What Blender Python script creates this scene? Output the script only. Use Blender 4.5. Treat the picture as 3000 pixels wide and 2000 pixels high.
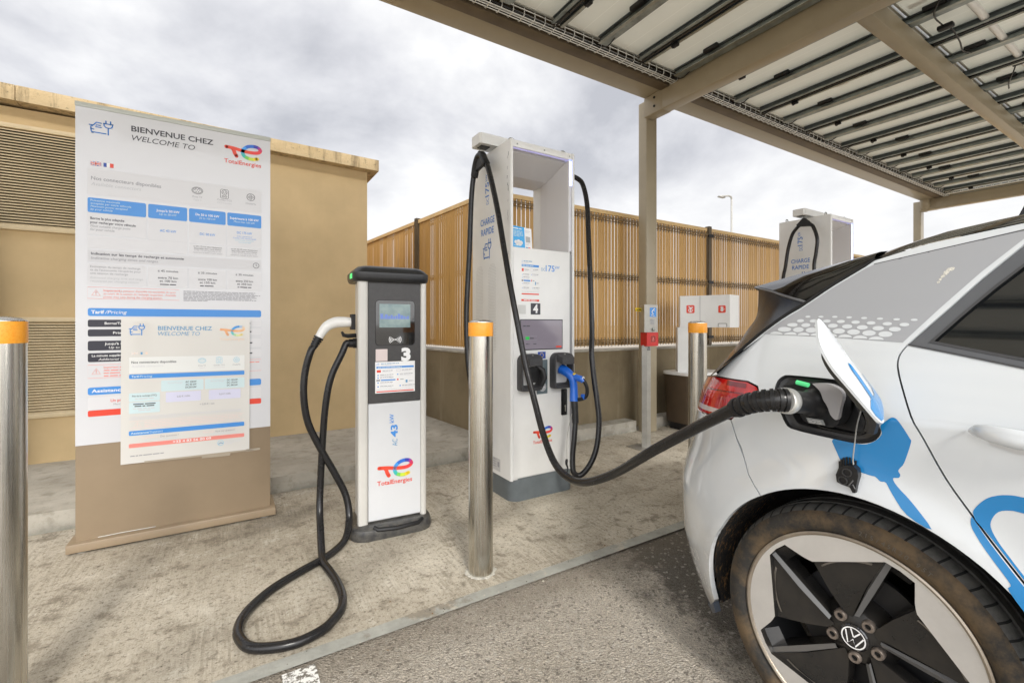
import bpy, bmesh, math, random
from mathutils import Vector, Matrix
from mathutils.geometry import delaunay_2d_cdt
V = Vector
rad = math.radians
scene = bpy.context.scene
for o in list(bpy.data.objects):
    bpy.data.objects.remove(o)
COL = scene.collection

# ------------------------------------------------------------------ camera
cam = bpy.data.cameras.new('camera')
camo = bpy.data.objects.new('camera', cam)
COL.objects.link(camo)
camo.location = (0, 0, 1.18)
camo.rotation_euler = (rad(90), 0, rad(-31.6))
cam.lens = 16.056
cam.sensor_width = 36
cam.shift_y = -0.0166
cam.clip_start = 0.05
cam.clip_end = 2000
scene.camera = camo

# ------------------------------------------------------------------ world: overcast sky, bright round the veiled sun
SUN_AZ = rad(192)      # clockwise from +Y
SUN_EL = rad(38)
SUN_DIR = V((math.sin(SUN_AZ) * math.cos(SUN_EL), math.cos(SUN_AZ) * math.cos(SUN_EL), math.sin(SUN_EL)))
world = bpy.data.worlds.new('World')
scene.world = world
world.use_nodes = True
wn = world.node_tree
wn.nodes.clear()
def wnode(t, **k):
    n = wn.nodes.new(t)
    for a, b in k.items():
        setattr(n, a, b)
    return n
def wlink(a, b):
    wn.links.new(a, b)
def wmath(op, a, b=None):
    n = wnode('ShaderNodeMath', operation=op)
    for i, s in enumerate((a, b)):
        if s is None:
            continue
        if isinstance(s, (int, float)):
            n.inputs[i].default_value = s
        else:
            wlink(s, n.inputs[i])
    return n.outputs[0]
tc = wnode('ShaderNodeTexCoord')
sep = wnode('ShaderNodeSeparateXYZ')
wlink(tc.outputs['Generated'], sep.inputs[0])
zc = wmath('MAXIMUM', sep.outputs[2], 0.0)
den = wmath('ADD', zc, 0.34)
cx = wmath('DIVIDE', sep.outputs[0], den)
cy = wmath('DIVIDE', sep.outputs[1], den)
cmb = wnode('ShaderNodeCombineXYZ')
wlink(cx, cmb.inputs[0]); wlink(cy, cmb.inputs[1])
cmb.inputs[2].default_value = 9.7
nz = wnode('ShaderNodeTexNoise')
nz.inputs['Scale'].default_value = 1.35
nz.inputs['Detail'].default_value = 7
nz.inputs['Roughness'].default_value = 0.55
nz.inputs['Distortion'].default_value = 0.15
wlink(cmb.outputs[0], nz.inputs['Vector'])
ramp = wnode('ShaderNodeValToRGB')
ramp.color_ramp.elements[0].position = 0.37
ramp.color_ramp.elements[0].color = (0.55, 0.56, 0.605, 1)
ramp.color_ramp.elements[1].position = 0.545
ramp.color_ramp.elements[1].color = (0.98, 0.98, 0.985, 1)
e = ramp.color_ramp.elements.new(0.46)
e.color = (0.76, 0.765, 0.80, 1)
wlink(nz.outputs['Fac'], ramp.inputs[0])
# cloud deck thins to white haze low down
low = wnode('ShaderNodeMapRange')
low.inputs['From Min'].default_value = 0.05
low.inputs['From Max'].default_value = 0.33
wlink(zc, low.inputs['Value'])
mixh = wnode('ShaderNodeMix', data_type='RGBA')
wlink(low.outputs[0], mixh.inputs['Factor'])
mixh.inputs[6].default_value = (0.96, 0.955, 0.95, 1)
wlink(ramp.outputs[0], mixh.inputs[7])
# brighter cloud towards the hidden sun
vd = wnode('ShaderNodeVectorMath', operation='DOT_PRODUCT')
wlink(tc.outputs['Generated'], vd.inputs[0])
vd.inputs[1].default_value = SUN_DIR
mr = wnode('ShaderNodeMapRange')
mr.inputs['From Min'].default_value = -0.25
mr.inputs['From Max'].default_value = 1.0
mr.inputs['To Min'].default_value = 0.0
mr.inputs['To Max'].default_value = 1.0
wlink(vd.outputs['Value'], mr.inputs['Value'])
pw = wmath('POWER', mr.outputs[0], 2.4)
SKY_BASE, SKY_GLOW = 0.73, 2.5
gain = wmath('MULTIPLY_ADD', pw, SKY_GLOW)
wn.nodes[-1].inputs[2].default_value = SKY_BASE
sky = wnode('ShaderNodeTexSky', sky_type='NISHITA')
sky.sun_disc = False
sky.sun_elevation = SUN_EL
sky.sun_rotation = SUN_AZ
bg_sky = wnode('ShaderNodeBackground')
bg_sky.inputs['Strength'].default_value = 0.06
wlink(sky.outputs[0], bg_sky.inputs['Color'])
bg_cl = wnode('ShaderNodeBackground')
wlink(mixh.outputs[2], bg_cl.inputs['Color'])
wlink(gain, bg_cl.inputs['Strength'])
ms = wnode('ShaderNodeMixShader')
ms.inputs[0].default_value = 0.92
wlink(bg_sky.outputs[0], ms.inputs[1])
wlink(bg_cl.outputs[0], ms.inputs[2])
wo = wnode('ShaderNodeOutputWorld')
wlink(ms.outputs[0], wo.inputs['Surface'])

# ------------------------------------------------------------------ veiled sun
sl = bpy.data.lights.new('sun', 'SUN')
sl.energy = 1.5
sl.angle = rad(10)
sl.color = (1.0, 0.95, 0.87)
so = bpy.data.objects.new('sun', sl)
COL.objects.link(so)
so.rotation_euler = (-SUN_DIR).to_track_quat('-Z', 'Y').to_euler()
so.location = (0, 0, 20)

scene.view_settings.view_transform = 'Standard'
scene.view_settings.look = 'None'
scene.view_settings.exposure = 0.60
scene.view_settings.gamma = 1
scene.view_settings.use_curve_mapping = False

# ------------------------------------------------------------------ materials
def mat(name, col, rough=0.5, metal=0.0, noise=None, bump=None, coat=0.0, emit=None, spec=0.5, rnoise=0.0, stretch=None):
    """noise=(scale, amount, second colour or None); bump=(scale, strength)"""
    m = bpy.data.materials.new(name)
    m.use_nodes = True
    nt = m.node_tree
    b = nt.nodes['Principled BSDF']
    b.inputs['Base Color'].default_value = (*col, 1)
    b.inputs['Roughness'].default_value = rough
    b.inputs['Metallic'].default_value = metal
    b.inputs['Specular IOR Level'].default_value = spec
    b.inputs['Coat Weight'].default_value = coat
    b.inputs['Coat Roughness'].default_value = 0.04
    if emit:
        b.inputs['Emission Color'].default_value = (*emit[0], 1)
        b.inputs['Emission Strength'].default_value = emit[1]
    t = None
    if noise or bump or rnoise:
        t = nt.nodes.new('ShaderNodeTexCoord')
        src = t.outputs['Object']
        if stretch:
            mp = nt.nodes.new('ShaderNodeMapping')
            mp.inputs['Scale'].default_value = stretch
            nt.links.new(src, mp.inputs[0])
            src = mp.outputs[0]
    if noise:
        n = nt.nodes.new('ShaderNodeTexNoise')
        n.inputs['Scale'].default_value = noise[0]
        n.inputs['Detail'].default_value = 6
        n.inputs['Roughness'].default_value = 0.62
        nt.links.new(src, n.inputs['Vector'])
        r = nt.nodes.new('ShaderNodeValToRGB')
        r.color_ramp.elements[0].position = 0.33
        r.color_ramp.elements[1].position = 0.68
        a = noise[1]
        c2 = noise[2] if len(noise) > 2 else tuple(c * (1 - a) for c in col)
        r.color_ramp.elements[0].color = (*c2, 1)
        r.color_ramp.elements[1].color = (*[min(1, c * (1 + a * .35)) for c in col], 1)
        nt.links.new(n.outputs['Fac'], r.inputs[0])
        nt.links.new(r.outputs[0], b.inputs['Base Color'])
        if rnoise:
            q = nt.nodes.new('ShaderNodeMapRange')
            q.inputs['To Min'].default_value = max(0.02, rough - rnoise)
            q.inputs['To Max'].default_value = rough + rnoise
            nt.links.new(n.outputs['Fac'], q.inputs[0])
            nt.links.new(q.outputs[0], b.inputs['Roughness'])
    if bump:
        n = nt.nodes.new('ShaderNodeTexNoise')
        n.inputs['Scale'].default_value = bump[0]
        n.inputs['Detail'].default_value = 5
        nt.links.new(src, n.inputs['Vector'])
        bp = nt.nodes.new('ShaderNodeBump')
        bp.inputs['Strength'].default_value = bump[1]
        bp.inputs['Distance'].default_value = 0.01
        nt.links.new(n.outputs['Fac'], bp.inputs['Height'])
        nt.links.new(bp.outputs[0], b.inputs['Normal'])
    return m

class NT:
    """small helper to wire bigger node materials"""
    def __init__(self, name, rough=0.8):
        self.m = bpy.data.materials.new(name)
        self.m.use_nodes = True
        self.t = self.m.node_tree
        self.b = self.t.nodes['Principled BSDF']
        self.b.inputs['Roughness'].default_value = rough
        tc = self.t.nodes.new('ShaderNodeTexCoord')
        self.co = tc.outputs['Object']
    def node(self, t, **k):
        n = self.t.nodes.new(t)
        for a, b in k.items():
            setattr(n, a, b)
        return n
    def link(self, a, b):
        self.t.links.new(a, b)
    def mapped(self, scale=(1, 1, 1), loc=(0, 0, 0), rot=(0, 0, 0)):
        n = self.node('ShaderNodeMapping')
        n.inputs['Scale'].default_value = scale
        n.inputs['Location'].default_value = loc
        n.inputs['Rotation'].default_value = rot
        self.link(self.co, n.inputs[0])
        return n.outputs[0]
    def noise(self, scale, detail=6, rough=.6, vec=None, dist=0):
        n = self.node('ShaderNodeTexNoise')
        n.inputs['Scale'].default_value = scale
        n.inputs['Detail'].default_value = detail
        n.inputs['Roughness'].default_value = rough
        n.inputs['Distortion'].default_value = dist
        self.link(vec or self.co, n.inputs['Vector'])
        return n.outputs['Fac']
    def voro(self, scale, vec=None, feature='F1', out='Distance'):
        n = self.node('ShaderNodeTexVoronoi', feature=feature)
        n.inputs['Scale'].default_value = scale
        self.link(vec or self.co, n.inputs['Vector'])
        return n.outputs[out]
    def ramp(self, fac, stops):
        n = self.node('ShaderNodeValToRGB')
        el = n.color_ramp.elements
        while len(el) < len(stops):
            el.new(0.5)
        for e_, (p, c) in zip(el, stops):
            e_.position = p
            e_.color = (*c, 1) if not isinstance(c, (int, float)) else (c, c, c, 1)
        self.link(fac, n.inputs[0])
        return n.outputs[0]
    def mix(self, fac, a, b, mode='MIX'):
        n = self.node('ShaderNodeMix', data_type='RGBA', blend_type=mode)
        for s, i in ((fac, n.inputs['Factor']), (a, n.inputs[6]), (b, n.inputs[7])):
            if isinstance(s, (int, float)):
                i.default_value = s if i.type == 'VALUE' else (s, s, s, 1)
            elif isinstance(s, tuple):
                i.default_value = (*s, 1)
            else:
                self.link(s, i)
        return n.outputs[2]
    def math(self, op, a, b=0.0, c=None):
        n = self.node('ShaderNodeMath', operation=op)
        for i, s in enumerate((a, b, c)):
            if s is None:
                continue
            if isinstance(s, (int, float)):
                n.inputs[i].default_value = s
            else:
                self.link(s, n.inputs[i])
        return n.outputs[0]
    def xyz(self, vec=None):
        n = self.node('ShaderNodeSeparateXYZ')
        self.link(vec or self.co, n.inputs[0])
        return n.outputs
    def bump(self, h, strength=.5, dist=.01):
        n = self.node('ShaderNodeBump')
        n.inputs['Strength'].default_value = strength
        n.inputs['Distance'].default_value = dist
        self.link(h, n.inputs['Height'])
        self.link(n.outputs[0], self.b.inputs['Normal'])
    def col(self, c):
        self.link(c, self.b.inputs['Base Color'])

# concrete pavement: broom lines, pale wear, damp and oily patches
g = NT('concrete_pavement', 0.85)
big = g.noise(0.9, 5, .55)
mid = g.noise(7.5, 9, .72, dist=.15)
fine = g.noise(48, 7, .78)
broom = g.noise(75, 3, .6, vec=g.mapped((1, .06, 1)))
c = g.ramp(big, [(.3, (.36, .315, .24)), (.52, (.48, .43, .345)), (.72, (.60, .55, .455))])
c = g.mix(g.ramp(mid, [(.37, .80), (.47, 0.0)]), c, (.20, .17, .125))
c = g.mix(g.ramp(mid, [(.54, 0.0), (.66, .65)]), c, (.66, .62, .53))
c = g.mix(g.math('MULTIPLY', g.ramp(broom, [(.42, 0.42), (.52, 0)]), g.ramp(g.noise(2.6, 4), [(.42, 0), (.60, 1)])), c, (.22, .185, .135))
c = g.mix(g.ramp(fine, [(.36, .85), (.48, 0)]), c, (.13, .105, .075))
# dark tyre / drip streak with a shape of its own near the left bollard, another behind the middle bollard
def blob(g, x, y, rot, sx, sy, soft=.5):
    v = g.mapped((1 / sx, 1 / sy, 1), (0, 0, 0))
    n = g.node('ShaderNodeVectorMath', operation='SUBTRACT')
    g.link(g.co, n.inputs[0]); n.inputs[1].default_value = (x, y, 0)
    r = g.node('ShaderNodeVectorRotate', rotation_type='Z_AXIS')
    g.link(n.outputs[0], r.inputs['Vector']); r.inputs['Angle'].default_value = -rot
    s = g.node('ShaderNodeVectorMath', operation='MULTIPLY')
    g.link(r.outputs[0], s.inputs[0]); s.inputs[1].default_value = (1 / sx, 1 / sy, 0)
    l = g.node('ShaderNodeVectorMath', operation='LENGTH')
    g.link(s.outputs[0], l.inputs[0])
    d = g.math('ADD', l.outputs['Value'], g.math('MULTIPLY', g.math('SUBTRACT', g.noise(7, 6, .7), .5), 1.1))
    return g.ramp(d, [(1 - soft, 1.0), (1.0, 0.0)])
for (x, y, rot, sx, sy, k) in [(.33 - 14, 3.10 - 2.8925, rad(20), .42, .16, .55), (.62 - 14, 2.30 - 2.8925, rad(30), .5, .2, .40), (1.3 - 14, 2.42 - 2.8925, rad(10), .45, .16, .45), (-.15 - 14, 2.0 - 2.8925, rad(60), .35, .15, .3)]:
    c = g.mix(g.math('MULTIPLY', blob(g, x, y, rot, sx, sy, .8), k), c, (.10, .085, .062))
pv = g.voro(26)
c = g.mix(g.ramp(pv, [(.06, .8), (.13, 0)]), c, (.13, .105, .07))
gr = g.noise(150, 5, .8)
c = g.mix(g.ramp(gr, [(.36, .6), (.47, 0)]), c, (.15, .12, .085))
c = g.mix(g.ramp(gr, [(.56, 0), (.68, .5)]), c, (.70, .65, .55))
g.col(c)
h = g.math('ADD', g.math('MULTIPLY', fine, .6), g.math('ADD', g.math('MULTIPLY', broom, .5), mid))
g.bump(h, .55, .012)
M_PAVE = g.m

g = NT('asphalt', 0.9)
ag = g.voro(150)
ag2 = g.noise(210, 4, .8)
big = g.noise(1.3, 5, .6)
mid = g.noise(7, 7, .7, dist=.8)
c = g.ramp(big, [(.3, (.52, .46, .375)), (.55, (.62, .56, .475)), (.75, (.70, .64, .55))])
c = g.mix(g.ramp(mid, [(.33, .35), (.44, 0)]), c, (.20, .178, .145))
c = g.mix(g.ramp(g.noise(11, 6, .75), [(.62, 0), (.70, .75)]), c, (.58, .545, .475))
c = g.mix(g.ramp(ag2, [(.38, .7), (.50, 0)]), c, (.13, .113, .093))
c = g.mix(g.ramp(ag2, [(.60, 0), (.70, .5)]), c, (.60, .56, .49))
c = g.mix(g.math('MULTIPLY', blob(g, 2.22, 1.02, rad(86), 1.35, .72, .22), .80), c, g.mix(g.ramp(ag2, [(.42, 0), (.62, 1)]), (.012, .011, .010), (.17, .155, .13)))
st1 = g.node('ShaderNodeSeparateColor'); g.link(g.voro(170, out='Color'), st1.inputs[0])
st2 = g.node('ShaderNodeSeparateColor'); g.link(g.voro(95, out='Color'), st2.inputs[0])
c = g.mix(1.0, c, g.ramp(st1.outputs[0], [(0, .74), (.35, .93), (.75, 1.02), (.92, 1.12), (1, 1.35)]), 'MULTIPLY')
c = g.mix(g.ramp(st2.outputs[1], [(.88, 0), (.93, .55)]), c, (.10, .088, .072))
c = g.mix(g.ramp(st2.outputs[2], [(.93, 0), (.96, .6)]), c, (.62, .58, .51))
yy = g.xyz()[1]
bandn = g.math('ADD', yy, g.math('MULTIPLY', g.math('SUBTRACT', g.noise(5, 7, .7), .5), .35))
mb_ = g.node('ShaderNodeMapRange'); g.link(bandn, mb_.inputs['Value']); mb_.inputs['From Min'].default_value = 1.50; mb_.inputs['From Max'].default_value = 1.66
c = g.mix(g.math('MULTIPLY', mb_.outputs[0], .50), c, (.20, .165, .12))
g.col(c)
g.bump(g.math('ADD', g.math('MULTIPLY', ag, 1.2), g.math('ADD', ag2, g.math('MULTIPLY', mid, .5))), .9, .009)
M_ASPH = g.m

g = NT('kerb_concrete', 0.85)
big = g.noise(2.2, 6, .6)
c = g.ramp(big, [(.3, (.34, .31, .26)), (.55, (.45, .42, .36)), (.75, (.56, .53, .46))])
c = g.mix(g.ramp(g.noise(9, 7, .7), [(.36, .6), (.5, 0)]), c, (.24, .22, .17))
xz = g.xyz()
c = g.mix(g.math('MULTIPLY', g.ramp(xz[2], [(.0, 1), (.07, 0)]), g.ramp(g.noise(6, 5), [(.35, 0), (.6, .75)])), c, (.16, .165, .14))
g.col(c)
g.bump(g.math('ADD', g.noise(30, 6, .7), big), .5, .012)
M_KERB = g.m
g = NT('kerb_strip_concrete', .8)
c = g.ramp(g.noise(9, 7, .7), [(.3, (.26, .26, .23)), (.7, (.42, .42, .38))])
c = g.mix(g.ramp(g.noise(2.3, 7, .75), [(.54, 0), (.60, .9)]), c, (.52, .465, .375))
c = g.mix(g.ramp(g.noise(3.1, 7, .75, vec=g.mapped((1, 1, 1), (7, 3, 0))), [(.58, 0), (.64, .7)]), c, (.20, .165, .12))
g.col(c); g.bump(g.noise(40, 5), .3, .01)
M_STRIP = g.m

g = NT('white_road_paint', 0.7)
w = g.noise(45, 6, .75)
c = g.mix(g.ramp(w, [(.46, 1), (.52, 0)]), (.82, .81, .78), (.16, .145, .12))
g.col(c); g.bump(w, .5, .006)
M_ROADP = g.m

# building render
def render_mat(name, col, dirt):
    g = NT(name, 0.9)
    n1 = g.noise(1.6, 6, .6)
    c = g.ramp(n1, [(.3, tuple(x * .86 for x in col)), (.7, tuple(min(1, x * 1.08) for x in col))])
    st = g.noise(9, 5, .65, vec=g.mapped((1, 1, .09)))
    z = g.xyz()[2]
    c = g.mix(g.math('MULTIPLY', g.ramp(st, [(.5, 0), (.68, .8)]), dirt), c, tuple(x * .42 for x in col))
    g.col(c)
    g.bump(g.noise(170, 3, .6), .35, .004)
    return g.m
M_WALL = render_mat('ochre_render', (.62, .465, .255), .05)
g = NT('weathered_coping', .9)
n1 = g.noise(3, 6, .6)
c = g.ramp(n1, [(.3, (.50, .375, .20)), (.7, (.64, .50, .30))])
st = g.noise(11, 6, .7, vec=g.mapped((1, 1, .10)))
c = g.mix(g.ramp(st, [(.50, 0), (.66, .85)]), c, (.17, .125, .07))
c = g.mix(g.ramp(g.noise(34, 5, .75), [(.58, 0), (.68, .7)]), c, (.10, .08, .05))
g.col(c); g.bump(g.noise(25, 6, .7), .6, .012)
M_COPE = g.m
M_LOUV = mat('beige_louvre_paint', (.68, .55, .34), .5, noise=(6, .12))
M_LOUVD = mat('louvre_void', (.035, .026, .015), .9)
g = NT('taupe_wall_paint', .8)
c = g.ramp(g.noise(1.7, 6, .62), [(.32, (.155, .118, .066)), (.6, (.225, .178, .105))])
st = g.noise(7, 5, .65, vec=g.mapped((1, 1, .12)))
c = g.mix(g.ramp(st, [(.56, 0), (.72, .6)]), c, (.30, .25, .165))
g.col(c); g.bump(g.noise(60, 4), .3, .006)
M_TAUPEW = g.m
M_COPEW = mat('pale_wall_coping', (.42, .39, .33), .8, noise=(6, .3), bump=(30, .3))
# fence slats: each slat a little different
def slat_mat(name, a, b):
    g = NT(name, .55)
    sx = g.xyz()
    vv = g.node('ShaderNodeTexWhiteNoise', noise_dimensions='1D')
    g.link(g.math('FLOOR', g.math('DIVIDE', g.math('ADD', sx[0], .0), .05)), vv.inputs['W'])
    c = g.mix(vv.outputs['Value'], a, b)
    c = g.mix(g.ramp(g.noise(5, 5, .65, vec=g.mapped((4, 4, .5))), [(.55, 0), (.75, .5)]), c, tuple(x * .6 for x in a))
    g.col(c)
    return g.m
M_SLAT = slat_mat('tan_fence_slat', (.50, .285, .085), (.62, .38, .14))
M_SLATCAP = mat('tan_fence_cap', (.74, .52, .25), .55, noise=(5, .15))
M_WIRE = mat('brown_fence_wire', (.27, .185, .09), .45, metal=.3, noise=(20, .3))
M_FPOST = mat('bronze_fence_post', (.115, .085, .05), .45, metal=.2, noise=(6, .2))
# carport steel
M_BEAM = mat('bronze_powder_coat', (.36, .305, .21), .38, metal=.0, noise=(2.2, .12), coat=.15, rnoise=.08)
M_GALV = mat('galvanised_steel', (.40, .415, .385), .38, metal=.85, noise=(18, .25))
M_GALVD = mat('dull_galvanised_rail', (.33, .37, .365), .42, metal=.6, noise=(8, .35))
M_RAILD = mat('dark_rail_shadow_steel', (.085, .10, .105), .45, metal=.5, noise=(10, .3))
M_WIRET = mat('bright_wire_mesh', (.80, .80, .77), .4, metal=.35)
g = NT('white_backsheet', .45)
xs = g.xyz()
ln = g.math('LESS_THAN', g.math('FRACT', g.math('DIVIDE', g.math('ADD', xs[0], .02), .158)), .03)
c = g.ramp(g.noise(1.1, 4), [(.3, (.78, .77, .725)), (.7, (.86, .85, .81))])
c = g.mix(ln, c, (.93, .92, .88))
g.col(c)
# glass-glass modules let a little daylight through
tr = g.node('ShaderNodeBsdfTranslucent')
tr.inputs['Color'].default_value = (.78, .80, .66, 1)
mx = g.node('ShaderNodeMixShader')
mx.inputs[0].default_value = .09
g.link(g.b.outputs[0], mx.inputs[1]); g.link(tr.outputs[0], mx.inputs[2])
g.link(mx.outputs[0], [n for n in g.t.nodes if n.type == 'OUTPUT_MATERIAL'][0].inputs['Surface'])
M_BACK = g.m
M_BLACKP = mat('black_plastic', (.013, .013, .014), .42, spec=.35, noise=(30, .3), rnoise=.1)
M_BLACKC = mat('black_cable_rubber', (.008, .008, .009), .25, spec=.4, noise=(26, .6, (.016, .015, .015)), rnoise=.10)
M_BLACKG = mat('black_gloss', (.006, .006, .008), .06, coat=1.0)
M_WHITEP = mat('white_plastic', (.80, .79, .76), .35, noise=(6, .06), coat=.2)
M_STEEL = None
g = NT('brushed_stainless', .27)
br = g.noise(180, 3, .6, vec=g.mapped((1, 1, .012)))
g.b.inputs['Metallic'].default_value = 1.0
c = g.ramp(g.noise(2.5, 5), [(.3, (.50, .48, .43)), (.7, (.64, .62, .57))])
c = g.mix(g.ramp(g.noise(22, 6, .75), [(.66, 0), (.72, .6)]), c, (.25, .23, .20))
z = g.xyz()[2]
c = g.mix(g.math('MULTIPLY', g.ramp(z, [(0, 1), (.16, 0)]), g.ramp(g.noise(14, 5), [(.40, 0), (.6, .7)])), c, (.30, .26, .20))
g.col(c)
g.link(g.ramp(br, [(.3, .18), (.7, .34)]), g.b.inputs['Roughness'])
g.bump(br, .08, .002)
M_STEEL = g.m
M_ALU = mat('satin_aluminium', (.42, .41, .38), .45, metal=.75, noise=(12, .15))
g = NT('orange_reflective', .35)
hx = g.voro(220)
c = g.mix(g.ramp(hx, [(.25, 0), (.5, .45)]), (.92, .33, .015), (.98, .48, .06))
g.col(c)
M_ORANGE = g.m
# signs and chargers
M_SIGNP = mat('poster_white', (.66, .665, .69), .22, coat=.35)
M_SIGNB = mat('taupe_sign_metal', (.31, .235, .155), .42, noise=(3, .1), coat=.1)
M_SIGNT = mat('grey_sign_profile', (.50, .52, .48), .4)
M_NOTICE = mat('plastic_sleeved_paper', (.70, .685, .65), .12, coat=.5)
M_CHW = mat('warm_white_powder_coat', (.80, .80, .785), .36, noise=(3.5, .06), coat=.12)
M_CHALU = mat('pale_grey_column', (.60, .585, .545), .35, noise=(4, .08), coat=.15)
M_CHPANEL = mat('white_charger_panel', (.66, .67, .685), .3, noise=(4, .04), coat=.15)
M_CHDARK = mat('anthracite_panel', (.052, .050, .050), .45, noise=(50, .15))
M_CHGREY = mat('slate_grey_plinth', (.135, .155, .165), .5, noise=(5, .25))
M_SCREENB = mat('glossy_screen_bezel', (.010, .011, .013), .07, coat=.8)
M_FRAMEW = mat('white_portal_inside', (.72, .71, .72), .45)
# flat print colours
def ink(n, c, r=.35):
    return mat(n, c, r)
I_BLUE = ink('print_blue', (.035, .19, .58))
I_BLUE2 = ink('print_sky_blue', (.055, .27, .70))
I_DARK = ink('print_charcoal', (.045, .045, .055))
I_NAVY = ink('print_navy', (.02, .02, .035))
I_GREY = ink('print_grey', (.30, .30, .33))
I_LGREY = ink('print_pale_grey', (.62, .62, .64))
I_MGREY = ink('print_mid_grey', (.50, .51, .53))
I_BOX = ink('print_box_grey', (.68, .68, .70))
I_PBLUE = ink('print_pale_blue', (.60, .74, .77))
I_PVIO = ink('print_pale_violet', (.66, .66, .82))
I_RED = ink('print_red', (.75, .06, .03))
I_PINK = ink('print_faded_red', (.82, .26, .22))
I_PPINK = ink('print_faint_pink', (.78, .62, .58))
I_PTAN = ink('print_faint_tan', (.80, .64, .52))
I_WHITE = ink('print_white', (.85, .85, .85))
I_TEAL = ink('print_faded_blue', (.13, .33, .55))
I_CYAN = ink('print_connector_blue', (.30, .58, .72))
I_YEL = ink('print_yellow', (.86, .62, .03))
I_FLAGB = ink('flag_blue', (.02, .07, .35))
LOGO = [ink('logo_%s' % n, c) for n, c in [('red', (.80, .075, .04)), ('scarlet', (.80, .06, .06)), ('crimson', (.62, .04, .13)), ('violet', (.30, .05, .38)), ('indigo', (.05, .06, .42)), ('blue', (.03, .16, .65)), ('azure', (.06, .33, .82)), ('sky', (.10, .45, .80)), ('teal', (.05, .50, .45)), ('green', (.20, .60, .12)), ('lime', (.55, .70, .06)), ('yellow', (.88, .66, .03))]]
LOGOF = [ink('faded_logo_%s' % n, c) for n, c in [('orange', (.85, .42, .20)), ('peach', (.85, .50, .25)), ('apricot', (.82, .58, .36)), ('sand', (.70, .56, .45)), ('grey_blue', (.35, .50, .70)), ('blue', (.06, .30, .72)), ('azure', (.07, .38, .80)), ('sky', (.12, .48, .78)), ('teal', (.15, .55, .55)), ('green', (.40, .66, .38)), ('lime', (.68, .74, .36)), ('yellow', (.85, .72, .30))]]

# ------------------------------------------------------------------ mesh helpers
def root_of(o):
    while o.parent:
        o = o.parent
    return o
def thing(name, label, cat, loc=(0, 0, 0), group=None, kind=None):
    o = bpy.data.objects.new(name, None)
    COL.objects.link(o)
    o.location = loc
    o.empty_display_size = .1
    return tag(o, label, cat, group, kind)
def tag(o, label=None, cat=None, group=None, kind=None):
    for k, v in (('label', label), ('category', cat), ('group', group), ('kind', kind)):
        if v:
            o[k] = v
    return o
def frame(o, x, y):
    x = V(x).normalized(); y = V(y).normalized()
    return x, y, x.cross(y).normalized()

class Fr:
    """a flat face to draw on: origin, right, up; k is the height above it"""
    def __init__(s, o, x, y):
        s.o = V(o)
        s.x, s.y, s.n = frame(o, x, y)
    def p(s, a, b, k=0):
        return s.o + s.x * a + s.y * b + s.n * k

def catmull(pts, n=8, closed=False):
    pts = [V(p) for p in pts]
    out = []
    N = len(pts)
    rng = range(N if closed else N - 1)
    for i in rng:
        p1, p2 = pts[i], pts[(i + 1) % N]
        p0 = pts[(i - 1) % N] if closed or i > 0 else p1 * 2 - p2
        p3 = pts[(i + 2) % N] if closed or i + 2 < N else p2 * 2 - p1
        for j in range(n):
            t = j / n
            out.append(.5 * ((2 * p1) + (p2 - p0) * t + (2 * p0 - 5 * p1 + 4 * p2 - p3) * t * t + (3 * p1 - p0 - 3 * p2 + p3) * t ** 3))
    if not closed:
        out.append(pts[-1])
    return out

_txt = {}
def text_geo(s, bold, shear):
    key = (s, bold, shear)
    if key not in _txt:
        cu = bpy.data.curves.new('t', 'FONT')
        cu.body = s
        cu.size = 1
        cu.offset = bold
        cu.shear = shear
        cu.resolution_u = 3
        ob = bpy.data.objects.new('t', cu)
        me = bpy.data.meshes.new_from_object(ob)
        vs = [(v.co.x, v.co.y) for v in me.vertices]
        fs = [tuple(p.vertices) for p in me.polygons]
        bpy.data.meshes.remove(me)
        bpy.data.objects.remove(ob)
        bpy.data.curves.remove(cu)
        _txt[key] = (vs, fs)
    return _txt[key]
CAP = max(y for x, y in text_geo('H', 0, 0)[0])

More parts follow.
